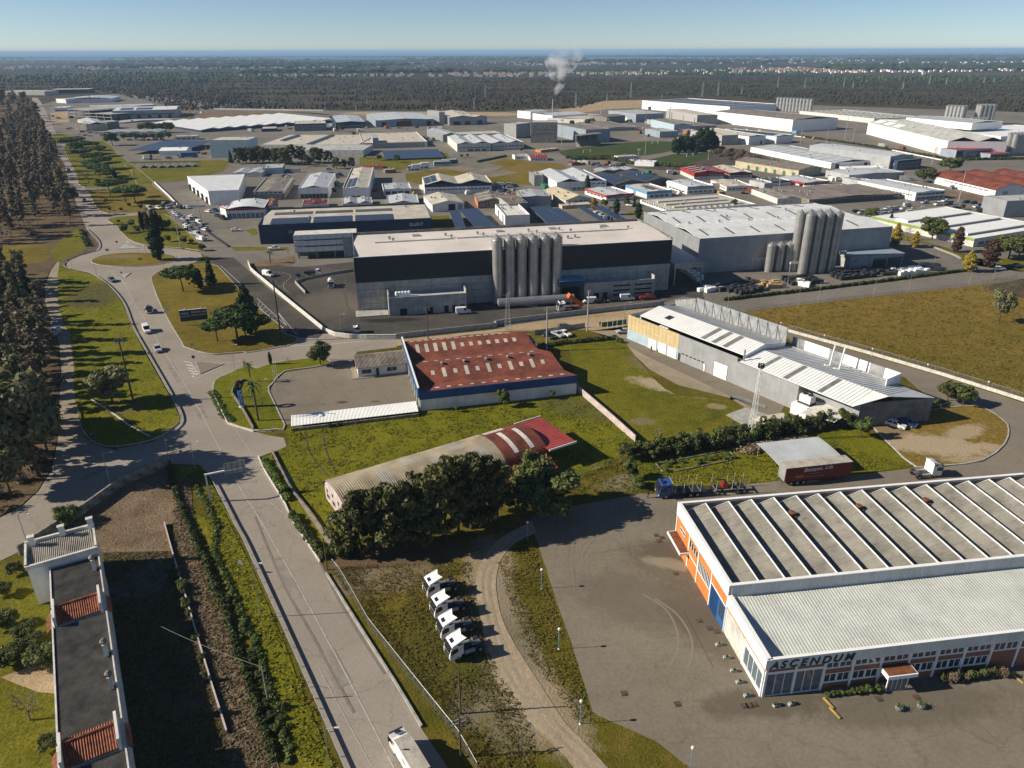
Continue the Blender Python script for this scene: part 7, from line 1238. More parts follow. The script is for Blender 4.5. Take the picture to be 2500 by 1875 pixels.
tufts([(-49.0,140.4),(-21.12,149.6),(4.79,154.8),(15.64,158.8),(25.89,135.1),(18.51,125.7),(9.65,123.8),(-27.63,98.3),(-30.1,100.2),(-36.5,111.6),(-48.9,130.8),(-46.7,134.6)], 4000, 'lawn_blade', .3, .1, 'grass tufts on the lawn round the barrel hall'); tufts([(-28.45,92.9),(-25.41,94.8),(-6.93,95.5),(-5.8,87.1),(-3.62,76.5),(2.36,63.8),(2.19,57.6),(-3.75,57.6)], 5000, 'olive_blade', .2, .07, 'weedy tufts round the tractor units')
tufts([(-100.5,152.3),(-87.4,135.0),(-76.1,136.6),(-75.1,147.5),(-113.4,206.4),(-142.5,249.2),(-169.0,271.4),(-167.0,262.6),(-134.2,207.8),(-128.7,201.1),(-103.3,156.4)], 3500, 'lawn_blade', .35, .12, 'long grass tufts on the triangular verge'); tufts([(-67.4,98.1),(-56.2,98.5),(-38.5,69.9),(-31.8,57.7),(-43.0,57.7)], 3500, 'olive_blade', .2, .12, 'weeds in the dark yard behind the houses')
tufts([(-63.8,117.8),(-56.1,98.9),(-43.7,78.1),(-31.4,57.7),(-27.19,57.7),(-36.5,73.8),(-44.2,85.9),(-51.8,98.9),(-63.1,122.0)], 6000, 'dry_blade', .24, .12, 'dry tan grass on the bank above the ditch'); tufts([(-63.5,125.4),(-59.7,122.9),(-51.6,110.0),(-31.2,76.9),(-19.93,57.7),(-23.8,57.7),(-36.4,79.5),(-48.2,96.8)], 3500, 'lawn_blade', .25, .12, 'rough grass beside the guard rail')
tufts([(73.1,218.4),(157.4,243.7),(182.5,252.8),(121.2,156.6),(109.7,170.1),(81.1,201.4)], 2500, 'olive_blade', .6, .1, 'dry tufts over the brown field'); tufts([(-2.39,95.3),(2.73,102.6),(4.05,95.2),(8.01,75.4),(9.67,64.8),(7.93,64.4),(1.31,76.9)], 1800, 'olive_blade', .2, .07, 'tufts between the dirt track and the yard'); tufts([(11.43,120.4),(21.87,127.7),(29.97,135.1),(61.9,137.8),(79.0,125.1),(42.7,118.8),(26.0,115.9),(10.18,111.6)], 2500, 'lawn_blade', .28, .1, 'tufts on the lawn beside the timber truck')
# ---------------------------------------------------------------- vehicles
for nm, c in (('car_white',(.75,.75,.74)),('car_silver',(.4,.41,.42)),('car_grey',(.12,.125,.13)),('car_black',(.015,.016,.018)),('car_blue',(.015,.035,.11)),('car_red',(.3,.02,.02)),('truck_blue',(.02,.06,.22)),('pale_blue',(.32,.42,.5))):
    m = mat(nm, c, .3, .06, .6, spec=.5); m.node_tree.nodes['Principled BSDF'].inputs['Coat Weight'].default_value = .4
glass('lamp_lens', (.6,.6,.58), .2); glass('sunroof', (.015,.015,.05), .1); mat('trailer_red', (.15,.018,.02), .5, .2, .4, streak=.2); mat('dirty_sheet', (.42,.39,.33), .8, .2, .5, streak=.2); mat('stripe_red', (.3,.08,.04), .5); mat('person_dark', (.02,.02,.025), .9); mat('skin', (.45,.27,.19), .7); mat('gold', (.4,.28,.1), .6)
TYRE = MB().wheel((0,0,0), 1., .62, 18).mesh('tyre', 'rubber'); RIM = MB().lathe([(.55,-.34),(.58,-.3),(.58,.3),(.55,.34)], 14).mesh('rim', 'galvanised')
def wheel(t, x, y, r, w=.28):
    o = link('wheel', TYRE, t, (x,y,r)); o.scale = (r, w/.62, r); k = link('rim', RIM, o); k.rotation_euler = (pi/2,0,0); return o
CARS = {}
def car_parts(kind):
    if kind in CARS: return CARS[kind]
    if kind == 'hatch': prof = [(-2.05,.32),(2.05,.32),(2.12,.55),(2.02,.78),(.95,.98),(-1.75,1.02),(-2.1,.9)]; lo, hi = (-1.95,1.0), (-1.55,.15); zt = 1.5
    elif kind == 'sedan': prof = [(-2.2,.32),(2.2,.32),(2.25,.55),(2.15,.76),(1.0,.92),(-1.5,.95),(-2.2,.88)]; lo, hi = (-1.6,1.05), (-1.0,.2); zt = 1.42
    elif kind == 'van': prof = [(-2.4,.35),(2.3,.35),(2.4,.6),(2.3,.9),(1.35,1.15),(-2.4,1.15)]; lo, hi = (-2.4,1.4), (-2.35,.75); zt = 2.1
    else: prof = [(-2.5,.45),(2.4,.45),(2.45,.7),(2.3,1.),(1.2,1.1),(-2.5,1.1)]; lo, hi = (-.6,1.2), (-.5,.6); zt = 1.75
    b = MB(); n = len(prof); W = .86
    v = []
    for y, k in ((-W,.0),(-W+.1,1),(W-.1,1),(W,0)): v += [(p[0]*(1 if k else .985), y, p[1]-(0 if k else .05 if p[1] > .5 else 0)) for p in prof]
    f = [tuple(range(n)), tuple(range(4*n-1,3*n-1,-1))]
    for r in range(3): f += [(r*n+(i+1)%n, r*n+i, (r+1)*n+i, (r+1)*n+(i+1)%n) for i in range(n)]
    b.add(v, f); zb = prof[-2][1]-.03; Wt = .66 if kind != 'van' else .74
    b.hexa([(hi[0]-.05,-Wt,zt-.08),(hi[1]+.05,-Wt,zt-.08),(hi[1]+.05,Wt,zt-.08),(hi[0]-.05,Wt,zt-.08),(hi[0],-Wt+.06,zt),(hi[1],-Wt+.06,zt),(hi[1],Wt-.06,zt),(hi[0],Wt-.06,zt)])
    for u in ((0.,.07),(.48,.54),(.93,1.)):
        for s in (-1,1): xa, xb = lo[0]+(lo[1]-lo[0])*u[0], lo[0]+(lo[1]-lo[0])*u[1]; xc, xd = hi[0]+(hi[1]-hi[0])*u[0], hi[0]+(hi[1]-hi[0])*u[1]; ya, yb = s*(W-.07), s*(Wt+.012); b.quad((xa,ya,zb),(xb,ya,zb),(xd,yb,zt-.06),(xc,yb,zt-.06))
    if kind == 'van': b.hexa([(-2.41,-W+.02,zb),(.1,-W+.02,zb),(.1,W-.02,zb),(-2.41,W-.02,zb),(-2.36,-Wt-.02,zt-.03),(.1,-Wt-.02,zt-.03),(.1,Wt+.02,zt-.03),(-2.36,Wt+.02,zt-.03)])
    g = MB().hexa([(lo[0],-W+.09,zb),(lo[1],-W+.09,zb),(lo[1],W-.09,zb),(lo[0],W-.09,zb),(hi[0],-Wt,zt-.07),(hi[1],-Wt,zt-.07),(hi[1],Wt,zt-.07),(hi[0],Wt,zt-.07)])
    CARS[kind] = (b, g.mesh('windows', 'car_glass'), MB().box(prof[2][0]-.1,prof[2][0]+.01,-.75,-.4,.58,.74).mesh('headlight', 'lamp_lens'), {}); return CARS[kind]
def car(x, y, rz, col, kind, label, group=None, name='car', cat='car', far=False, s=1.):
    b, g, hl, cache = car_parts(kind); key = (col, far)
    if key not in cache:
        me = MB(); me.v = list(b.v); me.f = list(b.f); me.m = list(b.m)
        if far:
            o = len(me.v); me.v += [tuple(v.co) for v in g.vertices]; me.f += [tuple(i+o for i in p.vertices) for p in g.polygons]; me.m += [1]*len(g.polygons); me.use(2)
            for X in (-1.3,1.3): me.box(X-.3,X+.3,-.87,.87,0,.5)
        cache[key] = me.mesh('body', [col,'car_glass','rubber'] if far else col)
    if far: o = link(name, cache[key], None, (x,y,.12), rz, s); return tag(o, label, cat, group)
    t = thing(name, label, cat, (x,y,.12), rz, group); t.scale = (s,s,s); link('body', cache[key], t); link('windows', g, t); link('headlight', hl, t); link('headlight', hl, t, (0,1.15,0))
    for X in (-1.3,1.32):
        for Y in (-.78,.78): wheel(t, X, Y, .32, .2)
    return t
RD = -.985
car(*(-107.2,202.6), RD, 'car_white', 'van', 'white van driving down the main road'); car(*(-97.4,187.6), RD, 'car_silver', 'hatch', 'silver hatchback driving behind the white van'); car(*(-143.3,254.8), RD+.2, 'car_grey', 'hatch', 'dark car leaving the roundabout')
car(*(-132.7,199.8), -1.45, 'pale_blue', 'van', 'pale blue van on the gravel lane', s=1.05); car(*(-234.7,409), -1.1, 'car_grey', 'hatch', 'dark car on the main road beside the wood'); car(*(-306,523), -1.15, 'car_grey', 'hatch', 'dark car far up the main road'); car(*(-361,611), -1.2, 'car_black', 'hatch', 'black car farthest up the main road')
car(*(83.5,141.5), -.72, 'car_white', 'hatch', 'white hatchback parked on the sandy plot'); car(*(86.1,142.2), -.72, 'car_blue', 'hatch', 'dark blue hatchback beside the white one on the sandy plot')
car(*(13.2,198.1), -.9, 'car_silver', 'sedan', 'silver saloon parked by the clipped hedge, left of the white one'); car(*(15.34,198.8), -.9, 'car_white', 'sedan', 'white saloon parked by the clipped hedge'); car(*(10.46,197.1), -.9, 'car_black', 'sedan', 'dark saloon parked left of the silver one'); car(*(32.5,200.3), 3.3, 'car_silver', 'sedan', 'silver car nosing out behind the tan panelled wall'); car(*(15.69,204.6), .2, 'car_grey', 'sedan', 'dark car beyond the grey panel fence')
car(*(25.16,228.2), 3.3, 'car_white', 'van', 'white delivery van beside the factory annex', s=.95); car(*(28.49,228.6), .2, 'car_black', 'hatch', 'black car right of the white delivery van'); car(*(33.4,229.9), 3.3, 'car_black', 'hatch', 'dark estate car in the middle of the factory row'); car(*(37.9,231.1), .2, 'car_white', 'van', 'white minibus in front of the factory slots', s=1.05); car(*(44.7,232.1), .2, 'car_red', 'pickup', 'dark red pickup at the end of the factory row', s=1.1)
car(*(-89.1,261.0), -.6, 'car_white', 'van', 'white van inside the factory gate'); car(*(-77.5,258.4), -1., 'car_black', 'hatch', 'black car near the factory gate wall'); car(*(-15.12,218.3), .2, 'car_white', 'van', 'white van beside the concrete annex'); car(*(-98.3,299.5), .15, 'car_white', 'pickup', 'white pickup on the road before the panel clad office'); car(*(-126.2,335), .1, 'car_white', 'sedan', 'white car alone on the court beside the dark long hall')
car(*(181.5,265.7), .2, 'car_white', 'hatch', 'white car parked by the estate road'); car(*(190.7,269.7), .2, 'car_grey', 'hatch', 'dark car parked at the right end of the estate road'); car(*(-262.0,583), 0., 'car_grey', 'van', 'small grey van on the far paved yard')
COLS = ['car_white','car_white','car_silver','car_silver','car_grey','car_black','car_blue','car_grey','car_white','car_silver']
def fleet(lst, rz, label, group):
    for x, y in lst: car(x, y, rz+RNG.uniform(-.06,.06)+RNG.choice((0,pi)), RNG.choice(COLS), RNG.choice(('hatch','hatch','sedan','van')), label, group, 'parked_car', 'car', True)
fleet([(-188.5,386),(-184.8,388),(-184.8,396),(-180.8,389),(-179.8,390),(-182.1,400),(-171.6,376),(-169.0,372),(-166.3,368),(-162.8,363),(-159.9,359),(-156.6,353),(-152.8,345),(-150.1,340),(-147.7,337),(-143.6,329),(-140.1,326),(-137.0,320),(-135.3,317),(-158.8,366),(-157.8,361),(-149.9,348),(-148.6,350),(-145.5,344),(-142.8,338),(-140.8,336),(-174.3,389),(-170.5,389),(-155.0,378),(-152.5,381),(-146.2,367),(-141.4,361)], -.7, 'car parked in the row beside the roundabout lawn', 'cars parked beside the roundabout lawn')
fleet([(185.3,372),(188.3,374),(192.9,379),(196.3,380),(199.4,381),(201.6,380),(183.6,366),(186.9,368),(191.0,371),(193.6,371),(196.9,372),(179.5,358),(183.0,360),(189.2,363),(192.0,363),(174.2,373),(175.4,369),(200.2,372),(197.4,363),(177.8,363),(220.6,396),(224.6,390),(233.7,400),(231.0,392),(229.3,381),(245.9,395),(241.5,384),(244.5,387),(240.0,375),(243.2,376),(251.6,388),(252.9,387),(260.0,396),(259.5,392),(244.9,362),(237.4,373),(206.9,387),(243.2,397)], .3, 'car in the crowded car park behind the grey clad factory', 'cars in the crowded car park')
fleet([(-122.2,505),(-120.3,506),(-116.8,500),(-114.5,501),(-119.1,495),(-113.6,489),(-112.2,495),(-111.8,459),(-110.4,461),(-126.4,524),(-149.0,495),(-145.7,493),(-6.2,452),(-1.5,455),(0.85,452),(-4.55,443),(-1.43,426),(-6.73,435),(2.34,439)], .4, 'car parked between the gabled halls', 'cars between the gabled halls')
fleet([(-438,789),(-441,802),(-427,782),(-431,795),(-417,776),(-472,824),(-473,831),(-427,763),(-418,757),(-410,751),(-501,825),(-354,713),(-348,713),(-342,713),(-336,713),(-331,715),(-325,717)], .3, 'car parked far up near the pine avenue', 'cars far up near the pine avenue')
fleet([(59.0,541),(62.4,538),(67.3,541),(71.7,539),(75.2,544),(79.3,541),(106.3,504),(109.7,504),(-4.16,452),(-1.03,450),(2.1,452),(30.5,624),(35.9,626),(134.2,818),(139.8,811),(-78.5,718),(-73.9,697),(-119.2,820),(-110.0,812),(-131.3,827),(-100.7,826)], .2, 'car or scrap car in the far estate', 'cars of the far estate')
fleet([(43.4,365),(44.4,363),(45.5,360),(46.5,358),(42.4,368),(47.1,356),(62.3,393),(63.8,391)], .9, 'car parked between the slim solar canopies', 'cars between the slim solar canopies')
# trucks --------------------------------------------------------------
def cab(t, col, hi=3.62, defl=True, stripe=False, x0=0.):
    pr = [(x0,.45),(x0+.06,1.2),(x0-.02,1.75),(x0-.3,2.75),(x0-.5,3.1),(x0-1.2,hi-.25),(x0-2.25,hi),(x0-2.25,.95),(x0-1.95,.95),(x0-1.8,.5)]
    b = MB(); b.extrude_y(pr, -1.23, 1.23); o = b.build('cab', col, t)
    MB().hexa([(x0-.02,-1.1,1.72),(x0+.04,-1.1,1.72),(x0+.04,1.1,1.72),(x0-.02,1.1,1.72),(x0-.32,-1.05,2.68),(x0-.25,-1.05,2.68),(x0-.25,1.05,2.68),(x0-.32,1.05,2.68)]).build('windscreen', 'car_glass', o)
    MB().box(x0-.45,x0+.1,-1.12,1.12,2.7,2.86).build('sun_visor', 'dark_metal', o)
    for s in (-1,1):
        y = 1.235*s; MB().hexa([(x0-1.35,min(y,y-.02*s),1.7),(x0-.3,min(y,y-.02*s),1.55),(x0-.3,max(y,y-.02*s),1.55),(x0-1.35,max(y,y-.02*s),1.7),(x0-1.3,min(y,y-.02*s),2.5),(x0-.55,min(y,y-.02*s),2.5),(x0-.55,max(y,y-.02*s),2.5),(x0-1.3,max(y,y-.02*s),2.5)]).build('side_window', 'car_glass', o)
        MB().box(x0-.35,x0-.1,min(1.25*s,1.5*s),max(1.25*s,1.5*s),1.7,2.4).build('mirror', 'dark_metal', o); MB().box(x0-.05,x0+.09,min(.75*s,1.15*s),max(.75*s,1.15*s),.7,.95).build('headlight', 'lamp_lens', o)
        MB().box(x0-2.1,x0-1.3,min(1.232*s,1.25*s),max(1.232*s,1.25*s),hi-.75,hi-.45).build('roof_side_window', 'sunroof', o)
        if stripe: MB().hexa([(x0-2.2,min(1.232*s,1.24*s),2.4),(x0-.2,min(1.232*s,1.24*s),1.1),(x0-.2,max(1.232*s,1.24*s),1.1),(x0-2.2,max(1.232*s,1.24*s),2.4),(x0-2.2,min(1.232*s,1.24*s),2.5),(x0-.2,min(1.232*s,1.24*s),1.2),(x0-.2,max(1.232*s,1.24*s),1.2),(x0-2.2,max(1.232*s,1.24*s),2.5)]).build('stripe', 'stripe_red', o)
        if defl: MB().hexa([(x0-2.3,s*1.2-.02,hi-.3),(x0-1.2,s*1.2-.02,hi-.3),(x0-1.2,s*1.2+.02,hi-.3),(x0-2.3,s*1.2+.02,hi-.3),(x0-2.55,s*1.2-.02,hi+.25),(x0-1.5,s*1.2-.02,hi-.15),(x0-1.5,s*1.2+.02,hi-.15),(x0-2.55,s*1.2+.02,hi+.25)]).build('fairing', col, o)
    MB().box(x0+.05,x0+.1,-.85,.85,.75,1.6).build('grille', 'dark_metal', o); MB().hexa([(x0-1.05,-.45,3.16),(x0-.55,-.45,3.0),(x0-.55,.45,3.0),(x0-1.05,.45,3.16),(x0-1.05,-.45,3.36),(x0-.55,-.45,3.16),(x0-.55,.45,3.16),(x0-1.05,.45,3.36)]).build('sunroof', 'sunroof', o)
    if defl:
        v = []
        for i in range(5):
            f = i/4; zz_ = hi-.28+.42*f**1.7
            for j in range(7): y = -1.18+2.36*j/6; v.append((x0-1.1-1.3*f-.35*f*abs(y), y, zz_+.12*f*(abs(y)/1.18)**2))
        MB().add(v, [(i*7+j,(i+1)*7+j,(i+1)*7+j+1,i*7+j+1) for i in range(4) for j in range(6)]).build('roof_deflector', col, o)
    return o
def tractor(loc, rz, label, group=None, col='car_white', stripe=True):
    t = thing('tractor_unit', label, 'truck', (*loc,.05), rz, group); cab(t, col, 3.62, True, stripe)
    MB().box(-6.1,-1.9,-.45,-.3,.75,1.0).box(-6.1,-1.9,.3,.45,.75,1.0).build('chassis', 'dark_metal', t); MB().box(-4.2,-2.4,-.3,.3,.7,.98).build('catwalk', 'dark_metal', t); MB().box(-5.6,-4.4,-.5,.5,1.02,1.12).build('fifth_wheel', 'steel', t)
    for s in (-1,1):
        MB().tube((-4.2,.95*s,.75),(-2.5,.95*s,.75),.33,.33,12).build('fuel_tank', 'galvanised', t); wheel(t, -1.3, 1.05*s, .5, .34); wheel(t, -5.1, .95*s, .5, .6); MB().extrude_y([(-5.75,.9),(-5.5,1.18),(-4.7,1.18),(-4.45,.9),(-4.55,.9),(-4.75,1.1),(-5.45,1.1),(-5.65,.9)], .65*s-.0 if s > 0 else -1.25, 1.25 if s > 0 else -.65).build('mudguard', 'dark_metal', t); MB().box(-6.14,-6.08,min(.5*s,1.2*s),max(.5*s,1.2*s),.75,.9).build('tail_light', 'car_red', t)
    return t
TF = [(-13.17,87.6),(-11.66,83.2),(-10.35,79.0),(-8.87,75.1)]
t0 = tractor(TF[0], radians(207), 'white tractor unit on the grass, farthest of four', 'four white tractor units'); t0.scale = (.88,.88,.88)
for k in range(1, 4): dup(t0, (*TF[k],.05), radians(207+(.5,-1,.8)[k-1]), 'white tractor unit on the grass, %s of four' % ('second farthest','second nearest','nearest')[k-1])
tractor((82.2,122.0), .19, 'white tractor unit parked alone behind the workshop', stripe=False).scale = (.92,.92,.92)
t = thing('box_lorry', 'white box lorry driving up the road', 'truck', (-13.2,60.6,.05), 2.145); t.scale = (.76,.74,.88); cab(t, 'car_white', 3.1, True, x0=1.4)
MB().box(-7.9,-.95,-1.27,1.27,1.0,3.6).build('cargo_box', 'white_clean', t); MB().box(-7.93,-.92,-1.29,1.29,3.61,3.68).build('box_roof', 'dirty_sheet', t); MB().box(-7.9,-.9,-.5,.5,.6,.98).build('chassis', 'dark_metal', t); MB().box(-7.95,-7.91,-1.2,-.02,1.05,3.55).build('rear_door', 'white', t); MB().box(-7.95,-7.91,.02,1.2,1.05,3.55).build('rear_door', 'white', t)
MB().box(-4.6,-3.4,1.272,1.28,2.2,2.6).build('side_logo', 'stripe_red', t)
for X in (.1,-5.6):
    for s in (-1,1): wheel(t, X, 1.02*s, .48, .36)
t = thing('curtain_trailer', 'dark red curtain side trailer with white script lettering', 'trailer', (51.1,117.6), .185); MB().box(0,13.6,0,2.5,1.05,3.95).build('curtain', 'trailer_red', t); rf = MB().box(-.05,13.65,-.03,2.53,3.96,4.05).build('roof', 'dirty_sheet', t)
for i in range(14): MB().box(.3+i,.38+i,.05,2.45,4.06,4.1).build('roof_bow', 'dirty_sheet', rf)
MB().box(-.06,-.003,.1,2.4,1.1,3.9).build('rear_door', 'galvanised', t); MB().box(0,13,.6,1.9,.7,1.04).build('chassis', 'dark_metal', t); MB().box(4.6,7.3,-.02,.05,.45,.52).box(4.6,7.3,-.02,.05,.7,.77).build('side_guard', 'galvanised', t)
for X in (1.5,2.8,4.1):
    for Y in (.3,2.2): wheel(t, X, Y, .48, .38)
MB().box(10.6,10.8,.5,.7,0,1.04).box(10.6,10.8,1.8,2.,0,1.04).build('landing_leg', 'dark_metal', t); me = text_mesh('Batopes, Lda', 1.15, 'white_clean', .02, .3); o = link('lettering', me, t, (3.6,-.03,2.9)); o.rotation_euler = (pi/2,-.03,0)
for (X, Z, ww) in ((4.7,2.35,2.2),(2.4,1.75,5.8)): MB().box(X,X+ww,-.02,-.003,Z,Z+.07).build('print_line', 'gold', t)
for k in range(6): MB().tube((2.2+.28*k,-.02,1.95+.18*(k%2)),(2.2+.28*k,-.004,1.95+.18*(k%2)),.16,.16,8).build('print_motif', 'gold', t)
t = thing('canopy', 'open parking canopy with pale curved sheet roof behind the red trailer', 'canopy', (51.0,120.4), .2); m = MB()
for i in range(6): a, b = i/6, (i+1)/6; z = lambda f: 2.6+.5*sin(pi*(.15+.6*f)); m.slab((0,9.*a,z(a)),(13.6,9.*a,z(a)),(13.6,9.*b,z(b)),(0,9.*b,z(b)),.1)
m.build('roof', 'light_sheet', t)
for X in (.3,6.8,13.2):
    for Y in (.5,8.6): MB().tube((X,Y,0),(X,Y,2.7),.07).build('post', 'galvanised', t)
t = thing('timber_truck', 'blue timber truck with upright stakes and a timber trailer', 'truck', (26.7,114.6), 3.26); cab(t, 'truck_blue', 3.2, False); MB().box(-9.,-2.,-.5,.5,.8,1.05).box(-9.,-2.3,-1.2,1.2,1.06,1.16).build('chassis', 'dark_metal', t); MB().box(-2.5,-2.4,-1.2,1.2,1.1,3.3).build('headboard', 'galvanised', t)
for X in (-1.3,-6.,-7.3):
    for s in (-1,1): wheel(t, X, 1.02*s, .5, .4)
for X in (-3.,-4.6,-6.2,-7.8):
    o = MB().box(X-.1,X+.1,-1.25,1.25,1.17,1.3).build('bolster', 'steel', t)
    for s in (-1,1): MB().box(X-.05,X+.05,min(1.15*s,1.25*s),max(1.15*s,1.25*s),1.3,3.3).build('stake', 'dirty_sheet', o)
t = thing('timber_trailer', 'timber trailer with stakes and a red crane behind the blue truck', 'trailer', (26.7,114.6), 3.26); MB().box(-17.2,-9.8,-.45,.45,.85,1.05).build('chassis', 'dark_metal', t); MB().tube((-9.1,0,.9),(-10.,0,.95),.08,.08,6).build('drawbar', 'steel', t)
for X in (-11.2,-15.,-16.3):
    for s in (-1,1): wheel(t, X, 1.0*s, .5, .4)
for X in (-10.8,-13.8,-15.2,-16.9):
    o = MB().box(X-.1,X+.1,-1.25,1.25,1.06,1.25).build('bolster', 'steel', t)
    for s in (-1,1): MB().box(X-.05,X+.05,min(1.15*s,1.25*s),max(1.15*s,1.25*s),1.25,3.2).build('stake', 'dirty_sheet', o)
o = MB().box(-13.3,-12.3,-.6,.6,1.1,2.).build('crane_base', 'car_red', t); MB().tube((-12.8,0,2.),(-12.8,0,2.7),.25,.2,10).tube((-12.8,0,2.6),(-10.6,.3,3.2),.14,.12,8).tube((-10.6,.3,3.2),(-9.6,.3,1.6),.1,.08,8).build('crane_arm', 'rust', o)
t = thing('tipper_truck', 'white lorry with its orange tipping body raised', 'truck', (14.43,220.3), 3.35); cab(t, 'car_white', 3.0, False); MB().box(-7.6,-1.9,-.5,.5,.8,1.1).build('chassis', 'maroon', t)
for X in (-1.3,-5.4,-6.7):
    for s in (-1,1): wheel(t, X, 1.02*s, .5, .4)
m = MB(); c, s_ = cos(.62), sin(.62); tr = lambda x, y, z: (-7.6+x*c-z*s_*-1*-1, y, 1.2+x*s_+z*c)
def bar(x0, x1, y0, y1, z0, z1): m.hexa([tr(x,y,z) for x, y, z in ((x0,y0,z0),(x1,y0,z0),(x1,y1,z0),(x0,y1,z0),(x0,y0,z1),(x1,y0,z1),(x1,y1,z1),(x0,y1,z1))])
bar(0,5.6,-1.2,1.2,0,.12); bar(0,5.6,-1.25,-1.15,.12,1.2); bar(0,5.6,1.15,1.25,.12,1.2); bar(5.5,5.6,-1.15,1.15,.12,1.4); m.build('tipping_body', 'skip_orange' if 'skip_orange' in MATS else mat('skip_orange', (.6,.12,.03), .5), t); MB().tube((-4.5,0,1.1),tr(3.8,0,0),.12,.09,8).build('ram', 'steel', t)
def small_truck(loc, rz, label, col, body, bm, L=4.):
    t = thing('small_truck', label, 'truck', (*loc,.05), rz); cab(t, col, 2.5, False); t.scale = (.8,.8,.8); o = MB()
    if body == 'drum': o.lathe([(.3,0),(1.1,.9),(1.15,2.2),(.7,3.6),(.4,3.9)], 14); b = o.build('mixer_drum', bm, t, loc=(-2.4,0,1.9)); b.rotation_euler = (0,-pi/2+.25,0)
    else: o.box(-2.4-L,-2.4,-1.2,1.2,1.05,1.9 if body == 'skip' else 1.25).build('load_bed', bm, t)
    MB().box(-2.4-L,-1.9,-.5,.5,.7,1.04).build('chassis', 'dark_metal', t)
    for X in (-1.3,-2.-L*.75):
        for s in (-1,1): wheel(t, X, 1.02*s, .48, .4)
small_truck((-113.6,219.0), RD, 'white flatbed truck on the main road above the white van', 'car_white', 'flat', 'galvanised'); small_truck((-70.4,263.4), .2, 'dark tipper lorry by the factory wall', 'car_white', 'skip', 'dark_metal', 5.); small_truck((-62.6,245.5), -1.3, 'concrete mixer lorry on the dark factory yard', 'car_white', 'drum', 'off_white'); small_truck((-44.5,201.7), .2, 'small white works truck beside the factory wall', 'car_white', 'flat', 'dark_metal')
def semi(loc, rz, label, col, L=12., name='articulated_lorry'):
    t = thing(name, label, 'truck', loc, rz); cab(t, 'car_white', 3.4, False); MB().box(-3.-L,-3.,-1.25,1.25,1.1,4.).build('trailer_box', col, t); MB().box(-3.-L,-2.,-.5,.5,.7,1.08).build('chassis', 'dark_metal', t)
    for X in (-1.3,-3.6,-L-.4,-L-1.6):
        for s in (-1,1): wheel(t, X, 1.02*s, .5, .5)
semi((-71.4,521), 3.4, 'white articulated lorry on the bus road, left one', 'white_clean', 5.5); semi((-66.1,530), 3.4, 'white articulated lorry on the bus road, right one', 'white_clean', 5.5); semi((-258.4,591), 3.2, 'blue curtain lorry on the far paved yard', 'truck_blue'); semi((-281.4,582), 2.8, 'dark lorry on the far paved yard', 'concrete_dark', 5.)
for q, lb in (((-55.4,541), 'pale green coach on the bus road, left one'), ((-50.7,550), 'teal coach on the bus road, right one')):
    t = thing('coach', lb, 'bus', q, .2); MB().box(0,12,-1.25,1.25,.5,3.3).build('body', 'pale_blue_panel' if 'pale' in lb else 'green_paint', t); MB().box(.3,11.8,-1.28,1.28,1.6,2.6).build('windows', 'glass', t); MB().box(.5,11,-.9,.9,3.31,3.5).build('roof_unit', 'white_clean', t)
    for X in (2.,8.5):
        for s in (-1,1): wheel(t, X, 1.05*s, .5, .4)
def person(x, y, h, rz, label, stride=.3):
    me = bpy.data.meshes.new('body'); s = h/1.75
    V = [(0,0,.95),(0,0,1.2),(0,0,1.42),(0,0,1.52),(.02,0,1.64),(.03,0,1.74),(0,.1,.9),(stride*.4,.1,.5),(stride*.3,.11,.06),(stride*.3+.17,.11,.03),(0,-.1,.9),(-stride*.1,-.1,.5),(-stride*.8,-.11,.08),(-stride*.8+.17,-.11,.04),(0,.2,1.4),(-.06,.25,1.12),(.1,.24,.88),(.14,.24,.8),(0,-.2,1.4),(.05,-.25,1.12),(.2,-.24,.92),(.24,-.24,.85)]
    Ed = [(0,1),(1,2),(2,3),(3,4),(4,5),(0,6),(6,7),(7,8),(8,9),(0,10),(10,11),(11,12),(12,13),(2,14),(14,15),(15,16),(16,17),(2,18),(18,19),(19,20),(20,21)]
    Rd = [.16,.15,.15,.06,.1,.085,.1,.07,.05,.04,.1,.07,.05,.04,.07,.05,.04,.035,.07,.05,.04,.035]
    me.from_pydata([(a*s,b*s,c*s) for a, b, c in V], Ed, []); o = link('person', me, None, (x,y,.08), rz); me.materials.append(MATS['person_dark'])
    md = o.modifiers.new('skin', 'SKIN'); sv = me.skin_vertices[0].data
    for i, r in enumerate(Rd): sv[i].radius = (r*s,r*s); sv[i].use_root = i == 0
    o.modifiers.new('sub', 'SUBSURF').levels = 1; tag(o, label, 'person'); hd = MB().lathe([(.02,-.1),(.075,-.06),(.085,.02),(.07,.09),(.02,.12)], 10, (.04*s,0,1.66*s)).build('head', 'skin', o); MB().lathe([(.092,.03),(.09,.08),(.05,.13),(.01,.14)], 10, (.02*s,0,1.66*s)).build('hair', 'black', hd); return o
person(*(24.87,114.0), 1.78, .3, 'person in dark clothes standing before the blue timber truck'); person(*(38.0,185.8), 1.75, -1., 'person in dark clothes walking along the long grey hall', .5); person(*(26.21,205.6), 1.75, 1.5, 'person in dark clothes at the gate post beside the flag poles')
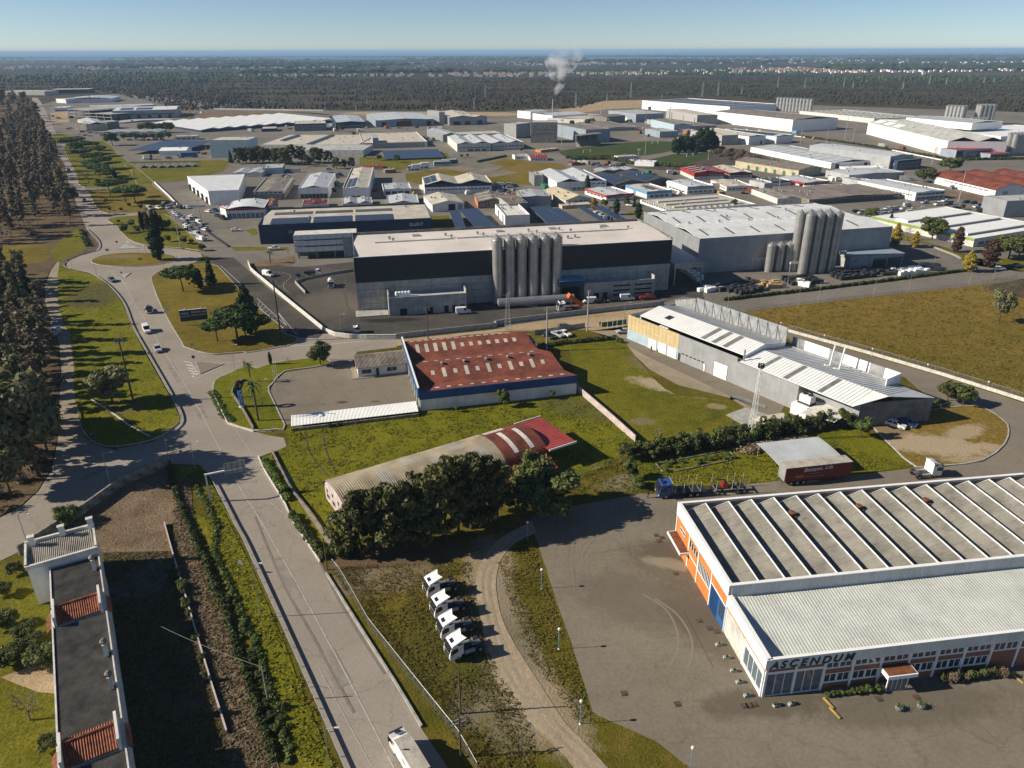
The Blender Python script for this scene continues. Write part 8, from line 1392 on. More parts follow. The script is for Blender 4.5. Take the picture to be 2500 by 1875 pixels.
# ---------------------------------------------------------------- walls, rails, fences, poles, lamps, signs
POST = MB().box(-.06,.06,-.05,.05,0,.72).mesh('post', 'galvanised')
def guard_rail(pts, label, step=4.):
    q = resample(smooth_line(pts, 4), 1.); c = q[0]; t = thing('guard_rail', label, 'guard rail', c); ln = [(p[0]-c[0],p[1]-c[1]) for p in q]
    r = ribbon('rail', ln, .07, .78, 'galvanised', thick=.14, parent=t); ribbon('rail', ln, .11, .6, 'galvanised', thick=.12, parent=t)
    for p in resample(ln, step): link('post', POST, t, (p[0],p[1],.02))
guard_rail([(-19.05,57.7),(-19.48,58.5),(-30.3,76.6),(-44.3,99.7),(-48.2,105.7),(-56.2,118.2),(-60.2,124.1),(-62.1,126.1)], 'steel guard rail along the left edge of the near road')
guard_rail([(-100.5,152.3),(-93.2,140.8),(-87.2,134.6),(-82.1,133.1),(-75.8,135.8),(-73.7,141.4),(-74.8,147.5),(-84.0,162.1),(-97.8,182.9),(-113.3,206.4),(-127.8,230.4),(-143.3,251.1),(-156.0,264.1),(-169.7,272.5),(-175.7,282.7),(-175.1,292.8),(-172.4,299.5),(-175.7,309),(-184.5,323),(-197.4,340)], 'steel guard rail curving round the verge and roundabout')
def wall(pts, h, m, label, w=.22, name='wall', piece=3., cap=None):
    c = pts[0]; t = thing(name, label, 'wall', c); q = resample(pts, piece); q = q+[pts[-1]] if hypot(q[-1][0]-pts[-1][0], q[-1][1]-pts[-1][1]) > .3 else q; q = [(p[0]-c[0],p[1]-c[1]) for p in q]
    for i in range(len(q)-1):
        a, b = Vector(q[i]), Vector(q[i+1]); d = b-a; L_ = d.length-.02; MB().box(0,L_,-w/2,w/2,0,h).build('wall_section', m, t, loc=(a.x,a.y,0), rz=atan2(d.y,d.x))
    if cap: ribbon('coping', q, w+.08, h+.05, cap, thick=.05, parent=t)
    return t
wall([(-102.1,278.2),(-97.8,268.1),(-92.2,259.4),(-71.7,227.8),(-57.3,205.9),(-54.8,202.1),(-49.6,197.2),(-40.5,196.3),(-33.1,196.5)], 1.3, 'off_white', 'white boundary wall round the black clad factory yard', piece=5., cap='white_clean')
wall([(-33.1,196.5),(-2.42,206.3),(-6.08,207.2),(11.3,213.5),(30.4,220.1),(43.3,223.8),(49.2,226.4)], 1.6, 'concrete', 'grey concrete wall below the silo factory yard', piece=5.)
wall([(-59.3,267.6),(-70.6,260.0),(-75.9,255.1),(-76.9,251.9),(-70.1,239.6)], 1., 'concrete', 'low curved ramp wall in the factory yard', piece=4.)
wall([(15.6,161.1),(21.55,146.5),(25.89,135.1)], 1.6, 'plaster_pink', 'tan rendered wall between the two lawns', piece=4.)
wall([(-68.1,125.5),(-73.9,119.3),(-76.5,109.4),(-79.3,101.8),(-80.7,97.7)], 1.9, 'old_concrete', 'weathered retaining wall along the lane', .35, piece=3.)
wall([(-60.5,106.1),(-56.5,99.3),(-51.1,90.4),(-43.7,78.1),(-39.2,70.7),(-34.5,63.1)], .7, 'plaster_pink', 'low wall beside the dark earth yard', .2, piece=3.)
wall([(80.5,201.4),(96.2,184.2),(109.0,168.9),(119.7,154.2),(122.6,150.1)], .8, 'off_white', 'low pale wall along the brown field', .35, piece=6.)
wall([(-51.5,129.4),(-49.9,126.1),(-40.8,111.5),(-39.4,108.5),(-31.0,95.6)], .45, 'off_white', 'low white kerb wall right of the near road', .18, piece=5.); wall([(-72.8,161.3),(-68.9,154.4),(-62.8,143.9),(-55.9,140.2)], .4, 'off_white', 'low white kerb wall below the tyre sign', .18, piece=4.)
wall([(-56.2,141.1),(-61.3,150.0),(-68.0,160.5),(-67.1,167.4)], .8, 'old_concrete', 'old low wall round the tyre sign', .3); wall([(-99.8,156.8),(-92.0,150.2),(-84.2,143.1),(-77.3,138.0)], .25, 'off_white', 'concrete drainage channel edge across the verge', .3)
wall([(-223.9,471),(-194.9,424),(-175.3,391),(-162.1,393)], 1.2, 'white', 'white wall below the loading dock warehouse', piece=6.); wall([(-119.3,305),(-138.1,332),(-141.8,340)], .8, 'dark_metal', 'dark hedge like wall of the dark long hall forecourt', .3, piece=4.)
wall([(-49.3,131.4),(-41.1,116.3),(-36.0,109.5),(-30.0,100.0)], .7, 'old_concrete', 'footpath wall beside the barrel hall lawn', .25); wall([(28.48,126.0),(29.6,122.4),(45.1,127.8),(44.5,131.5),(28.48,126.0)], .3, 'old_concrete', 'stone edging of the allotment bed', .2)
wall([(6.49,198.9),(21.71,205.3)], 1.5, 'galvanised', 'grey panel fence behind the parked saloons', .08, piece=2.6); wall([(26.77,205.8),(34.5,208.6)], 1.4, 'green_paint', 'dark green gate panels beside the flag poles', .08, piece=2.5)
wall([(-230.8,565),(-282.7,562)], 1., 'concrete', 'low wall above the tilted solar tables', .3, piece=8.); wall([(40.5,584),(78.5,585)], .9, 'white', 'white rail wall of the football ground', .15, piece=6.); wall([(-422,1111),(-312,1086),(-315,1086),(-258.2,1074)], 1.8, 'off_white', 'long pale wall before the far woods', .3, piece=12.); wall([(268.8,731),(302,676),(319,559)], .8, 'white', 'white boundary wall below the white factory', .25, piece=10.)
wall([(175.1,303),(177.0,285.6),(175.9,281.6)], .5, 'kerb_stone', 'pale steps beside the sports court', .9, piece=3.); wall([(-11.14,64.0),(-14.53,69.6),(-23.08,82.9),(-29.42,92.9)], .35, 'kerb_stone', 'concrete footing below the wire fence', .3, piece=4.)
wm = bpy.data.materials.new('wire_mesh'); wm.use_nodes = True; MATS['wire_mesh'] = wm; n_, l_ = wm.node_tree.nodes, wm.node_tree.links; n_['Principled BSDF'].inputs['Base Color'].default_value = (.16,.18,.18,1); n_['Principled BSDF'].inputs['Metallic'].default_value = .3
tr_ = n_.new('ShaderNodeBsdfTransparent'); mx_ = n_.new('ShaderNodeMixShader'); mx_.inputs[0].default_value = .22; l_.new(tr_.outputs[0], mx_.inputs[1]); l_.new(n_['Principled BSDF'].outputs[0], mx_.inputs[2]); l_.new(mx_.outputs[0], n_['Material Output'].inputs['Surface'])
FP = MB().tube((0,0,0),(0,0,1.),.045,.045,6).mesh('post', 'galvanised')
def fence(pts, h, label, step=2.6):
    q = resample(pts, step); c = q[0]; t = thing('wire_fence', label, 'fence', c); q = [(p[0]-c[0],p[1]-c[1]) for p in q]
    for p in q: o = link('post', FP, t, (p[0],p[1],0)); o.scale = (1,1,h)
    for i in range(len(q)-1): a, b = q[i], q[i+1]; MB().quad((*a,.1),(*b,.1),(*b,h-.03),(*a,h-.03)).build('mesh_panel', 'wire_mesh', t); MB().tube((*a,h-.03),(*b,h-.03),.03,.03,4).build('top_rail', 'galvanised', t)
fence([(-4.11,57.8),(-6.3,61.9),(-11.47,68.8),(-20.51,81.0),(-26.75,91.8),(-29.71,95.8)], 1.7, 'wire fence between the near road and the tractor units'); fence([(81.5,202.5),(96.8,185.6),(109.7,170.1),(120.4,155.3),(123.3,151.1)], 1.5, 'wire fence on the wall of the brown field', 4.5); fence([(46.6,132.8),(62.3,138.9),(76.6,143.0),(88.7,147.3),(101.9,151.2)], 1.5, 'wire fence with bent tops below the long grey hall', 3.); fence([(73.4,219.2),(122.9,234.7),(158.3,245.4),(185.2,257.1)], 1.2, 'wire fence between the brown field and the estate road', 5.); fence([(11.43,120.4),(18.46,125.2),(28.74,129.7)], 1.3, 'wire fence below the walled lawn', 3.)
def pole(x, y, h, label, r=.14, m='concrete', arms=1, name='utility_pole', group=None):
    t = thing(name, label, 'pole', (x,y), RNG.uniform(-.3,.3)+.6, group); MB().tube((0,0,-.2),(0,0,h),r,r*.62,8).build('shaft', m, t)
    for k in range(arms):
        z = h-.35-.6*k; o = MB().box(-.9,.9,-.05,.05,z,z+.1).build('cross_arm', 'galvanised', t)
        for X in (-.8,0,.8): MB().lathe([(.05,0),(.08,.1),(.05,.25)], 6, (X,0,z+.1)).build('insulator', 'old_concrete', o)
    return t
pole(*(-89.1,155.5,16.0), 'tall tarred pole beside the large round tree', .24, 'wood_pole', 3); pole(*(-23.9,196.0,9.6), 'tall dark pole behind the rusty red roof', .2, 'wood_pole', 2); pole(*(9.5,186.6,12.7), 'grey concrete pole at the corner of the rusty red roof', .24, 'concrete', 2); pole(*(22.1,202.3,12.3), 'grey concrete pole at the gate of the long grey hall', .24, 'concrete', 2)
pole(*(-65.5,195.0,17.9), 'dark pole beside the new parking lane', .26, 'dark_metal', 2); pole(*(-6.5,66.0,7.5), 'wooden pole standing below the tractor units', .13, 'wood_pole', 0); pole(*(-6.1,59.8,6.5), 'wooden pole at the wire fence bottom', .13, 'wood_pole', 2); pole(*(-29.4,93.8,6.2), 'wooden pole at the end of the wire fence', .13, 'wood_pole', 0); pole(*(-31.0,67.9,6.0), 'short pole in the ditch beside the guard rail', .1, 'concrete', 0); pole(*(30.0,131.8,5.0), 'pole beside the corner clump of trees', .12, 'concrete', 1)
for k, (x, y, h) in enumerate([(206.3,387.2,12.9),(240.4,399.2,16.2),(200.2,506.0,9.6),(161.9,452.5,8.0),(295.7,681.2,25.4),(299.3,539.3,13.7),(270.3,657.5,13.7),(305.2,686.0,11.0),(264.8,821.0,10.4),(251.7,667.5,12.9),(-144.6,342.5,12.8),(-138.4,303.0,16.7),(-388.7,716.3,13.7),(-406.3,727.8,13.9),(123.5,712.4,24.8)]): pole(x, y, h, 'tall concrete pole among the buildings of the estate', .22, 'concrete', 1, group='estate poles')
LAMP_ARM = MB().tube((0,0,0),(1.3,0,.25),.035,.03,5).mesh('arm', 'galvanised'); LAMP_HEAD = MB().box(1.2,1.75,-.1,.1,.2,.3).mesh('lamp_head', 'off_white')
def street_lamp(x, y, h, label, rz=0, group=None): t = thing('street_lamp', label, 'street lamp', (x,y), rz, group); MB().tube((0,0,0),(0,0,h),.07,.045,6).build('column', 'galvanised', t); link('arm', LAMP_ARM, t, (0,0,h-.2)); link('lamp_head', LAMP_HEAD, t, (0,0,h-.2)); return t
for q, lb in (((-36.6,83.1,9.9), 'street lamp leaning over the guard rail, upper one'), ((-20.8,57.7,7.4), 'street lamp at the guard rail beside the box lorry'), ((-76.2,118.8,7.1), 'street lamp on the weathered lane wall'), ((-82.2,102.0,5.0), 'street lamp behind the white end house'), ((-62.3,124.4,6.4), 'street lamp at the junction by the sign gantry'), ((-68.7,127.4,7.6), 'street lamp at the tip of the triangular verge'), ((-152.2,261.5,7.0), 'street lamp at the lower roundabout bend'), ((-130.3,268.2,6.7), 'street lamp right of the roundabout'), ((-71.5,173.9,7.2), 'street lamp at the factory road junction'), ((69.0,223.5,4.3), 'street lamp left on the estate road'), ((33.5,206.9,7.3), 'street lamp beside the dirt road'), ((-50.2,202.5,5.5), 'street lamp inside the factory yard wall'), ((-57.7,152.6,6.9), 'street lamp beside the tall palm')): street_lamp(*q, lb, RNG.uniform(-.3,.3))
for k, (x, y, h) in enumerate([(94.6,243.0,10.0),(99.3,227.4,7.2),(119.9,233.3,6.2),(133.9,238.2,6.8),(158.8,246.1,5.8),(171.5,253.1,6.6),(91.6,224.1,6.2),(167.8,265.0,4.4),(158.4,268.7,4.7),(-166.5,271.3,4.0),(-149.7,295.6,6.1),(-169.5,324.5,6.6),(-173.9,292.7,9.2),(-93.5,213.3,6.2),(-83.8,196.5,4.3)]): street_lamp(x, y, h, 'slim street lamp along the estate roads', .3, 'slim estate street lamps')
GL = MB().lathe([(.02,-.22),(.16,-.16),(.22,0),(.16,.16),(.02,.22)], 12).mesh('globe', 'plastic_white'); smooth_mesh(GL)
def globe_lamp(x, y, h, label, group=None): t = thing('globe_lamp', label, 'lamp', (x,y), 0, group); MB().tube((0,0,.02),(0,0,h-.4),.05,.04,6).build('column', 'sky_blue_paint', t); link('globe', GL, t, (0,0,h-.2)); MB().lathe([(.16,0),(.16,.06),(.05,.12)], 8).build('base', 'white_clean', t)
for q, lb in (((2.5,101.6,3.7), 'farthest globe lamp at the yard edge, by the pine shadow'), ((4.4,89.2,3.8), 'second globe lamp down the yard edge'), ((6.3,76.7,3.8), 'third globe lamp down the yard edge'), ((8.2,64.4,4.0), 'fourth globe lamp down the yard edge'), ((20.0,57.5,4.5), 'nearest globe lamp at the bottom of the yard')): globe_lamp(*q, lb, 'globe lamps along the yard')
for x, y, h in [(79.0,203.1,2.3),(88.1,193.5,2.0),(96.8,182.8,2.1),(106.2,172.2,2.0),(115.3,161.4,2.0)]: globe_lamp(x, y, h, 'globe lamp on the low wall of the brown field', 'globe lamps along the brown field')
for k in range(7):  # flag poles
    x, y, h = [(-58.6,164.8,4.9),(-59.0,167.1,4.6),(-58.8,167.9,5.1),(28.3,204.7,3.2),(29.9,204.9,3.4),(31.2,205.2,3.5),(32.9,205.7,3.1)][k]; t = thing('flag_pole', ('white flag pole at the tyre hall yard' if k < 3 else 'white flag pole beside the gate of the long grey hall'), 'flag pole', (x,y), 0, 'yard flag poles' if k < 3 else 'gate flag poles'); MB().tube((0,0,0),(0,0,h),.05,.03,6).build('shaft', 'white_clean', t); MB().box(-.15,.15,-.15,.15,0,.1).build('base', 'concrete', t)
def lattice(x, y, h, w, label, m='white', name='lattice_mast', arms=(), group=None, n=12, r=.045):
    t = thing(name, label, 'mast', (x,y), .4, group); b = MB(); W_ = lambda f: w*(1-.72*f)
    for i in range(n):
        f0, f1 = i/n, (i+1)/n
        for k in range(4): a0, a1 = pi/4+k*pi/2, pi/4+(k+1)*pi/2; p = lambda a, f: (W_(f)*cos(a), W_(f)*sin(a), h*f); b.tube(p(a0,f0), p(a0,f1), r, r, 4, False); b.tube(p(a0,f0), p(a1,f1), r*.6, r*.6, 3, False); b.tube(p(a0,f1), p(a1,f1), r*.6, r*.6, 3, False)
    b.build('lattice', m, t)
    for z, L_ in arms: MB().tube((-L_,0,z),(L_,0,z),r,r,4).tube((-L_,0,z),(0,0,z+L_*.25),r*.6,r*.6,3).tube((L_,0,z),(0,0,z+L_*.25),r*.6,r*.6,3).build('cross_arm', m, t)
    return t
x, y, h = (50.0,135.3,17.5); t = lattice(x, y, h, .8, 'white lattice flood light mast in the hedge row', 'white', 'lattice_mast')
for k in range(8): MB().tube((.5*cos(k*.8),.5*sin(k*.8),h-.6),(.5*cos(k*.8),.5*sin(k*.8),h+.2),.13,.17,6).build('flood_light', 'dark_metal', t)
x, y, h = (-1.2,202.2,11.5); lattice(x, y, h, 1.1, 'grey lattice line tower before the silos', 'galvanised', 'line_tower', [(h-.4,1.4),(h-1.8,1.4)])
for k, (x, y, h) in enumerate([(208.3,1366.7,24.0),(335.3,1379.2,24.2),(92.5,1118.6,20.7),(154.2,1262.4,12.0),(367.3,1397.5,23.4),(427.1,1457.6,13.4),(258.3,1344.9,7.2),(566.2,1677.6,22.9),(622.6,1673.8,21.6),(727.0,1726.9,20.9),(733.7,1695.8,14.2),(797.1,1605.9,16.6),(974.0,1842.4,20.9),(993.5,1805.9,16.4),(1136.9,1903.9,13.0),(1159.3,1902.1,12.9),(427.3,1457.6,13.4),(-426.7,1401.4,33.0),(-217.7,1187.8,16.5),(-44.2,1361.3,23.9),(-257.7,1083.8,11.8),(-215.0,1082.0,11.7),(-280.4,1084.8,12.6),(-51.5,1099.5,14.5),(-681.3,1271.3,15.6)]): lattice(x, y, h, h*.09, 'high voltage pylon standing over the far woods', 'galvanised', 'pylon', [(h*.92,h*.16),(h*.78,h*.18)], 'pylons over the far woods', 7, .16)
for k, (x, y, h) in enumerate([(42.7,649.6,22.3),(86.6,692.2,19.8),(105.6,601.2,13.2),(96.7,578.5,7.1),(146.7,566.5,7.4)]): t = thing('flood_light_mast', 'flood light mast round the football ground', 'mast', (x,y), 0, 'football flood lights'); MB().tube((0,0,0),(0,0,h),.25,.15,6).build('shaft', 'concrete', t); MB().box(-1.,1.,-.1,.1,h-1.,h).build('lamp_bank', 'white_clean', t)
for q in [(60.8,614),(126.1,673),(138.1,589)]: t = thing('football_goal', 'white goal frame on a football pitch', 'goal', q, .6, 'football goals'); MB().box(-3.6,-3.45,0,.15,0,2.44).box(3.45,3.6,0,.15,0,2.44).box(-3.45,3.45,0,.15,2.3,2.44).build('frame', 'white_clean', t)
def stack(x, y, h, label, r=.9, m='concrete', z=0): t = thing('chimney', label, 'chimney', (x,y,z)); MB().lathe([(r,0),(r*.8,h),(r*.7,h+.1)], 12).build('flue', m, t); MB().lathe([(r,h-1.2),(r,h-1.)], 12).build('rim', 'galvanised', t); return t
sx, sy, sh = (54.6,1024.6,17.2); stack(sx, sy, sh, 'tall chimney giving off pale smoke')
for q, lb in (((180.4,886.0,16.4), 'slim flue left of two above the dark sheet roof'), ((179.4,869.7,11.6), 'slim flue right of two above the dark sheet roof'), ((115.0,1000.7,10.9), 'pair chimney beside the earth heap'), ((-98.6,1030.9,7.2), 'thin chimney at the left of the tan gable roof'), ((-95.2,1076.8,4.7), 'thin chimney above the tan gable roof'), ((191.1,809.3,10.2), 'thin chimney behind the conifer clump')): stack(*q, lb, .6, 'galvanised')
sm = bpy.data.materials.new('smoke'); sm.use_nodes = True; n_, l_ = sm.node_tree.nodes, sm.node_tree.links; n_.remove(n_['Principled BSDF']); v_ = n_.new('ShaderNodeVolumePrincipled'); v_.inputs['Color'].default_value = (.9,.93,.97,1); l_.new(v_.outputs[0], n_['Material Output'].inputs['Volume'])
tc = n_.new('ShaderNodeTexCoord'); nz_ = n_.new('ShaderNodeTexNoise'); nz_.inputs['Scale'].default_value = .075; nz_.inputs['Detail'].default_value = 5; l_.new(tc.outputs['Object'], nz_.inputs['Vector']); sp_ = n_.new('ShaderNodeSeparateXYZ'); l_.new(tc.outputs['Object'], sp_.inputs[0])
fd = n_.new('ShaderNodeMapRange'); fd.inputs[1].default_value = 0; fd.inputs[2].default_value = 62; fd.inputs[3].default_value = .24; fd.inputs[4].default_value = .004; l_.new(sp_.outputs[2], fd.inputs[0]); rp_ = n_.new('ShaderNodeMapRange'); rp_.inputs[1].default_value = .47; rp_.inputs[2].default_value = .7; l_.new(nz_.outputs['Fac'], rp_.inputs[0]); ml = n_.new('ShaderNodeMath'); ml.operation = 'MULTIPLY'; l_.new(fd.outputs[0], ml.inputs[0]); l_.new(rp_.outputs[0], ml.inputs[1]); l_.new(ml.outputs[0], v_.inputs['Density'])
m = MB(); m.lathe([(.8,0),(3,6),(8,16),(15,30),(24,45),(24,58),(12,64)], 16); o = m.build('smoke', [], None, loc=(sx,sy,sh)); v = o.data.vertices
for p in v: p.co.x += .3*p.co.z+3*sin(p.co.z*.12)
o.data.materials.append(sm); tag(o, 'pale smoke drifting from the tall far chimney', 'smoke', None, 'stuff')
t = thing('sign_gantry', 'cantilever road sign seen from behind over the near road', 'sign', (-55.2,113.3), .42); MB().box(-.15,.15,-.15,.15,0,5.9).build('column', 'white', t); MB().box(-.15,6.4,-.14,.14,5.6,5.88).build('arm', 'white', t); o = MB().box(3.2,6.9,-.05,.02,4.9,7.2).build('panel', 'galvanised', t)
for i in range(4): MB().box(3.6+.95*i,3.68+.95*i,-.14,-.051,4.9,7.2).build('stiffener', 'dark_metal', o)
t = thing('tyre_sign', 'large tyre on a post above a blue sign with white lettering', 'sign', (-62.4,152.3), 1.15); o = MB().box(-.55,.55,-.15,.15,.6,4.6).build('sign_board', 'sign_blue' if 'sign_blue' in MATS else mat('sign_blue', (.03,.11,.38), .4), t); MB().box(-.7,.7,-.4,.4,0,.59).build('base', 'off_white', t)
for k, ch in enumerate('PNEUS'): me = text_mesh(ch, .95, 'white_clean', .04, bold=.02); q = link('letter', me, o, (-.33,-.17,3.75-.78*k)); q.rotation_euler = (pi/2,0,0); q = link('letter', me, o, (.33,.17,3.75-.78*k)); q.rotation_euler = (pi/2,0,pi)
m = MB(); R_, r_ = .85, .33
v = [((R_+r_*cos(b*pi/4))*cos(a*pi/10), 1.2*r_*sin(b*pi/4), 5.7+(R_+r_*cos(b*pi/4))*sin(a*pi/10)) for a in range(20) for b in range(8)]; m.add(v, [(a*8+b, a*8+(b+1)%8, ((a+1)%20)*8+(b+1)%8, ((a+1)%20)*8+b) for a in range(20) for b in range(8)]); m.build('tyre', 'rubber', t)
t = thing('billboard', 'dark billboard with yellow stripe on two white posts', 'billboard', (-97.3,207.7), .3); o = MB().box(-1.6,6.,-.1,.1,1.6,5.).build('board', 'navy', t); MB().box(-1.65,6.05,-.15,.15,5.01,5.12).build('top_edge', 'white_clean', o); MB().box(-1.5,1.4,-.13,-.102,2.95,3.2).build('stripe', 'yellow_paint', o); MB().box(-1.3,.9,-.13,-.102,3.6,4.3).build('logo', 'sky_blue_paint', o)
for k in range(11): MB().box(1.7+.38*k,1.98+.38*k,-.13,-.102,3.9 if k < 20 else 3,4.5).build('print_block', 'cream', o) if k != 7 else None; MB().box(1.7+.38*k,1.95+.38*k,-.13,-.102,3.1,3.5).build('print_block', 'cream', o)
for X in (0,4.4): MB().box(X-.12,X+.12,.1,.3,0,5.5).build('post', 'white', t)
def road_sign(x, y, h, m, label, disc=True): t = thing('road_sign', label, 'road sign', (x,y), RNG.uniform(-.4,.4)); MB().tube((0,0,0),(0,0,h),.04,.04,5).build('post', 'galvanised', t); (MB().tube((0,-.05,h),(0,-.02,h),.45,.45,14) if disc else MB().box(-.7,.7,-.05,-.02,h-.5,h+.4)).build('plate', m, t)
for q, m_, lb, dc in (((-83.5,177.9),'blue_paint','round blue keep right sign on the painted island',1),((-141.4,258.6),'blue_paint','round blue sign on the lower splitter island',1),((-144.7,268.4),'galvanised','back of a sign below the roundabout',1),((-166.3,306),'red_paint','round red sign on the upper splitter island',1),((-107.0,217.0),'galvanised','grey sign plate left of the billboard',0),((-161.6,306),'pale_blue_panel','pale direction sign on the upper splitter island',0),((-42.6,93.0),'galvanised','grey sign disc beside the guard rail',1),((-66.2,127.9),'galvanised','small sign at the junction mouth',1),((-87.2,134.7),'blue_paint','blue round sign at the lane corner of the verge',1),((-143.5,278.1),'yellow_paint','chevron board on the roundabout island',0),((-163.6,292.6),'galvanised','back of the chevron board on the roundabout',0),((-87.5,187.1),'galvanised','small sign on the kerbed island edge',1),((-62.1,199.2),'red_paint','round red sign at the end of the new lane',1)): road_sign(*q, 2.2, m_, lb, dc)
for k, q in enumerate([(28.46,77.3),(28.89,74.9),(29.23,72.6),(29.43,70.7),(29.8,68.5),(33.0,67.0)]+[(33.1,67.0),(35.0,67.2)]): t = thing('planter_box', 'low concrete planter box along the workshop wall' if k < 6 else 'low concrete planter box before the showroom corner', 'planter', q, RNG.uniform(0,.5), 'planter boxes along the workshop wall' if k < 6 else 'planter boxes before the showroom'); MB().box(-.45,.45,-.2,.2,0,.4).build('trough', 'concrete', t); link('plant', PROTO['shrub0'][0][0], t, (0,0,.3), 0, .22)
for q, lb in (((48.1,66.4), 'round concrete pot with a spiky plant, left of two'), ((51.0,66.7), 'round concrete pot with a spiky plant, right of two')): t = thing('plant_pot', lb, 'planter', q); MB().lathe([(.35,0),(.5,.35),(.45,.6),(.38,.62)], 14).build('pot', 'concrete_dark', t); link('plant', PROTO['palm'][0][0], t, (0,0,-.95), 0, .32)
for q in [(39.7,67.3),(39.9,65.8),(65.9,71.2)]: t = tag(MB().box(-.12,.12,-.9,.9,0,.16).build('wheel_stop', 'yellow_paint', None, loc=(*q,ZR+.02), rz=.35), 'yellow concrete wheel stop before the workshop', 'wheel stop', 'yellow wheel stops')
for q in [(26.93,82.1),(28.03,80.6),(28.88,79.9),(25.25,101.9),(24.42,102.6),(25.68,92.6),(29.06,67.0),(29.7,67.0),(30.4,67.2),(24.64,101.0),(20.71,67.3),(14.24,69.0),(46.4,68.0),(51.3,68.2)]: tag(MB().box(-.42,.42,-.42,.42,-.02,.02).build('manhole_cover', 'iron', None, loc=(*q,ZR+.01), rz=.14), 'rusty square manhole cover in the workshop yard', 'manhole', 'manhole covers in the yard')
t = thing('steel_tank', 'long horizontal steel tank lying before the silos', 'tank', (-4.38,223.7), .2); MB().tube((0,0,1.6),(25.,0,1.6),1.5,1.5,18).build('vessel', 'silo_steel', t, True)
for X in (3,12,21): MB().box(X,X+.6,-1.2,1.2,0,.6).build('cradle', 'concrete', t)
PAL = [MB().box(-.6,.6,-.5,.5,0,.14).box(-.58,.58,-.48,.48,.15,1.5).mesh('pallet_stack', m_) for m_ in ('plastic_black','plastic_black','white_clean','timber')]
def pallets(a, b, n, rows, kind, label, group, dx=1.5):
    a, b = Vector(a), Vector(b); d = (b-a).normalized(); nn = Vector((-d.y,d.x))
    for r in range(rows):
        for i in range(n):
            if RNG.random() < .1: continue
            p = a.lerp(b, i/max(1,n-1))+nn*r*2.1; tag(link('pallet_stack', PAL[kind], None, (p.x,p.y,.08), atan2(d.y,d.x)+RNG.uniform(-.08,.08), (1.35,1.35,RNG.uniform(.7,1.2))), label, 'pallet', group)
pallets((77.1,236.6), (85.2,241.6), 8, 5, 0, 'dark wrapped pallet left in the storage yard of the grey clad factory', 'dark pallets at the left of the yard'); pallets((98.4,247.6), (108.8,249.8), 9, 4, 0, 'dark wrapped pallet in the middle of the storage yard', 'dark pallets in the middle of the yard'); pallets((117.7,253.7), (140.6,261.0), 18, 4, 1, 'dark wrapped pallet in the big right block of the storage yard', 'dark pallets in the right block of the yard'); pallets((99.6,248.3), (102.5,245.2), 5, 2, 2, 'white wrapped pallet in the middle of the storage yard', 'white pallets in the middle'); pallets((141.7,259.3), (152.8,262.6), 10, 3, 2, 'white wrapped pallet in the right block of the storage yard', 'white pallets on the right'); pallets((153.6,266.9), (158.9,265.1), 6, 3, 0, 'dark wrapped pallet behind the white ones at the yard end', 'dark pallets at the yard end'); pallets((84.8,243.1), (93.7,244.6), 10, 3, 3, 'stack of timber pallets beside the dark wrapped ones', 'timber pallet stacks'); pallets((65.2,238.9), (72.5,243.3), 7, 2, 2, 'white sack pallet at the left end of the storage yard', 'white sacks'); pallets((63.5,266.2), (66.2,252.7), 9, 2, 2, 'white big bag in the row between the two factories', 'white bags between the factories'); pallets((72.2,238.8), (85.9,247.7), 9, 3, 0, 'dark crate behind the white sacks', 'dark crates behind the sacks')
t = thing('loading_ramp', 'grey metal loading ramp lying on the lawn', 'ramp', (51.1,155.7), -.62); MB().slab((0,0,1.),(8.5,0,.15),(8.5,1.6,.15),(0,1.6,1.),.15).build('deck', 'steel', t); MB().box(.2,.4,0,1.6,.05,.8).build('leg', 'dark_metal', t)
t = MB().add([(-4,-3.2,0),(4.5,-3,0),(4.2,3,0),(-4.2,3.2,0),(-2.6,-1.8,1.1),(3.2,-1.6,1.2),(2.8,1.8,1.2),(-2.8,2,1.1)], [(4,5,6,7),(0,1,5,4),(1,2,6,5),(2,3,7,6),(3,0,4,7)]).build('covered_heap', 'beige_roof', None, loc=(*(58.3,143.8),0), rz=.3); tag(t, 'low heap covered with a pale sheet beside the lattice mast', 'heap')
def wire(a, b, sag, label, r=.02):
    a, b = Vector(a), Vector(b); m = MB(); n = 14; p = [a.lerp(b, i/n)-Vector((0,0,4*sag*(i/n)*(1-i/n))) for i in range(n+1)]
    for i in range(n): m.tube(p[i]-a, p[i+1]-a, r, r, 4, False)
    tag(m.build('cable', 'dark_metal', None, loc=a), label, 'cable')
wire((*(-55.2,81.9),3.), (*(-31.6,69.3),4.5), .8, 'pale cable sagging from the row houses over the earth yard', .03); q0, q1 = (-1.2,202.2,11.5), (9.5,186.6,12.7)
for k in range(3): wire((q0[0]+k*.8-.8,q0[1],q0[2]-.5), (q1[0]+k*.6-.6,q1[1],q1[2]-.2), 1., 'power line from the lattice tower to the concrete pole, %s strand' % ('left','middle','right')[k], .018)
CL = [MB().box(0,6,0,2.4,.05,2.6).mesh('container', m_) for m_ in ('galvanised','sky_blue_paint','rust','off_white','green_paint')]+[MB().extrude_y([(0,0),(3.4,0),(4.2,1.4),(-.8,1.4)],0,2).mesh('skip', m_) for m_ in ('yellow_paint','rust','dark_metal')]+[MB().box(0,3,0,2,0,1.2).box(.3,2.2,.2,1.7,1.2,2.1).mesh('crate_pile', m_) for m_ in ('timber','concrete_dark','plastic_white','black')]
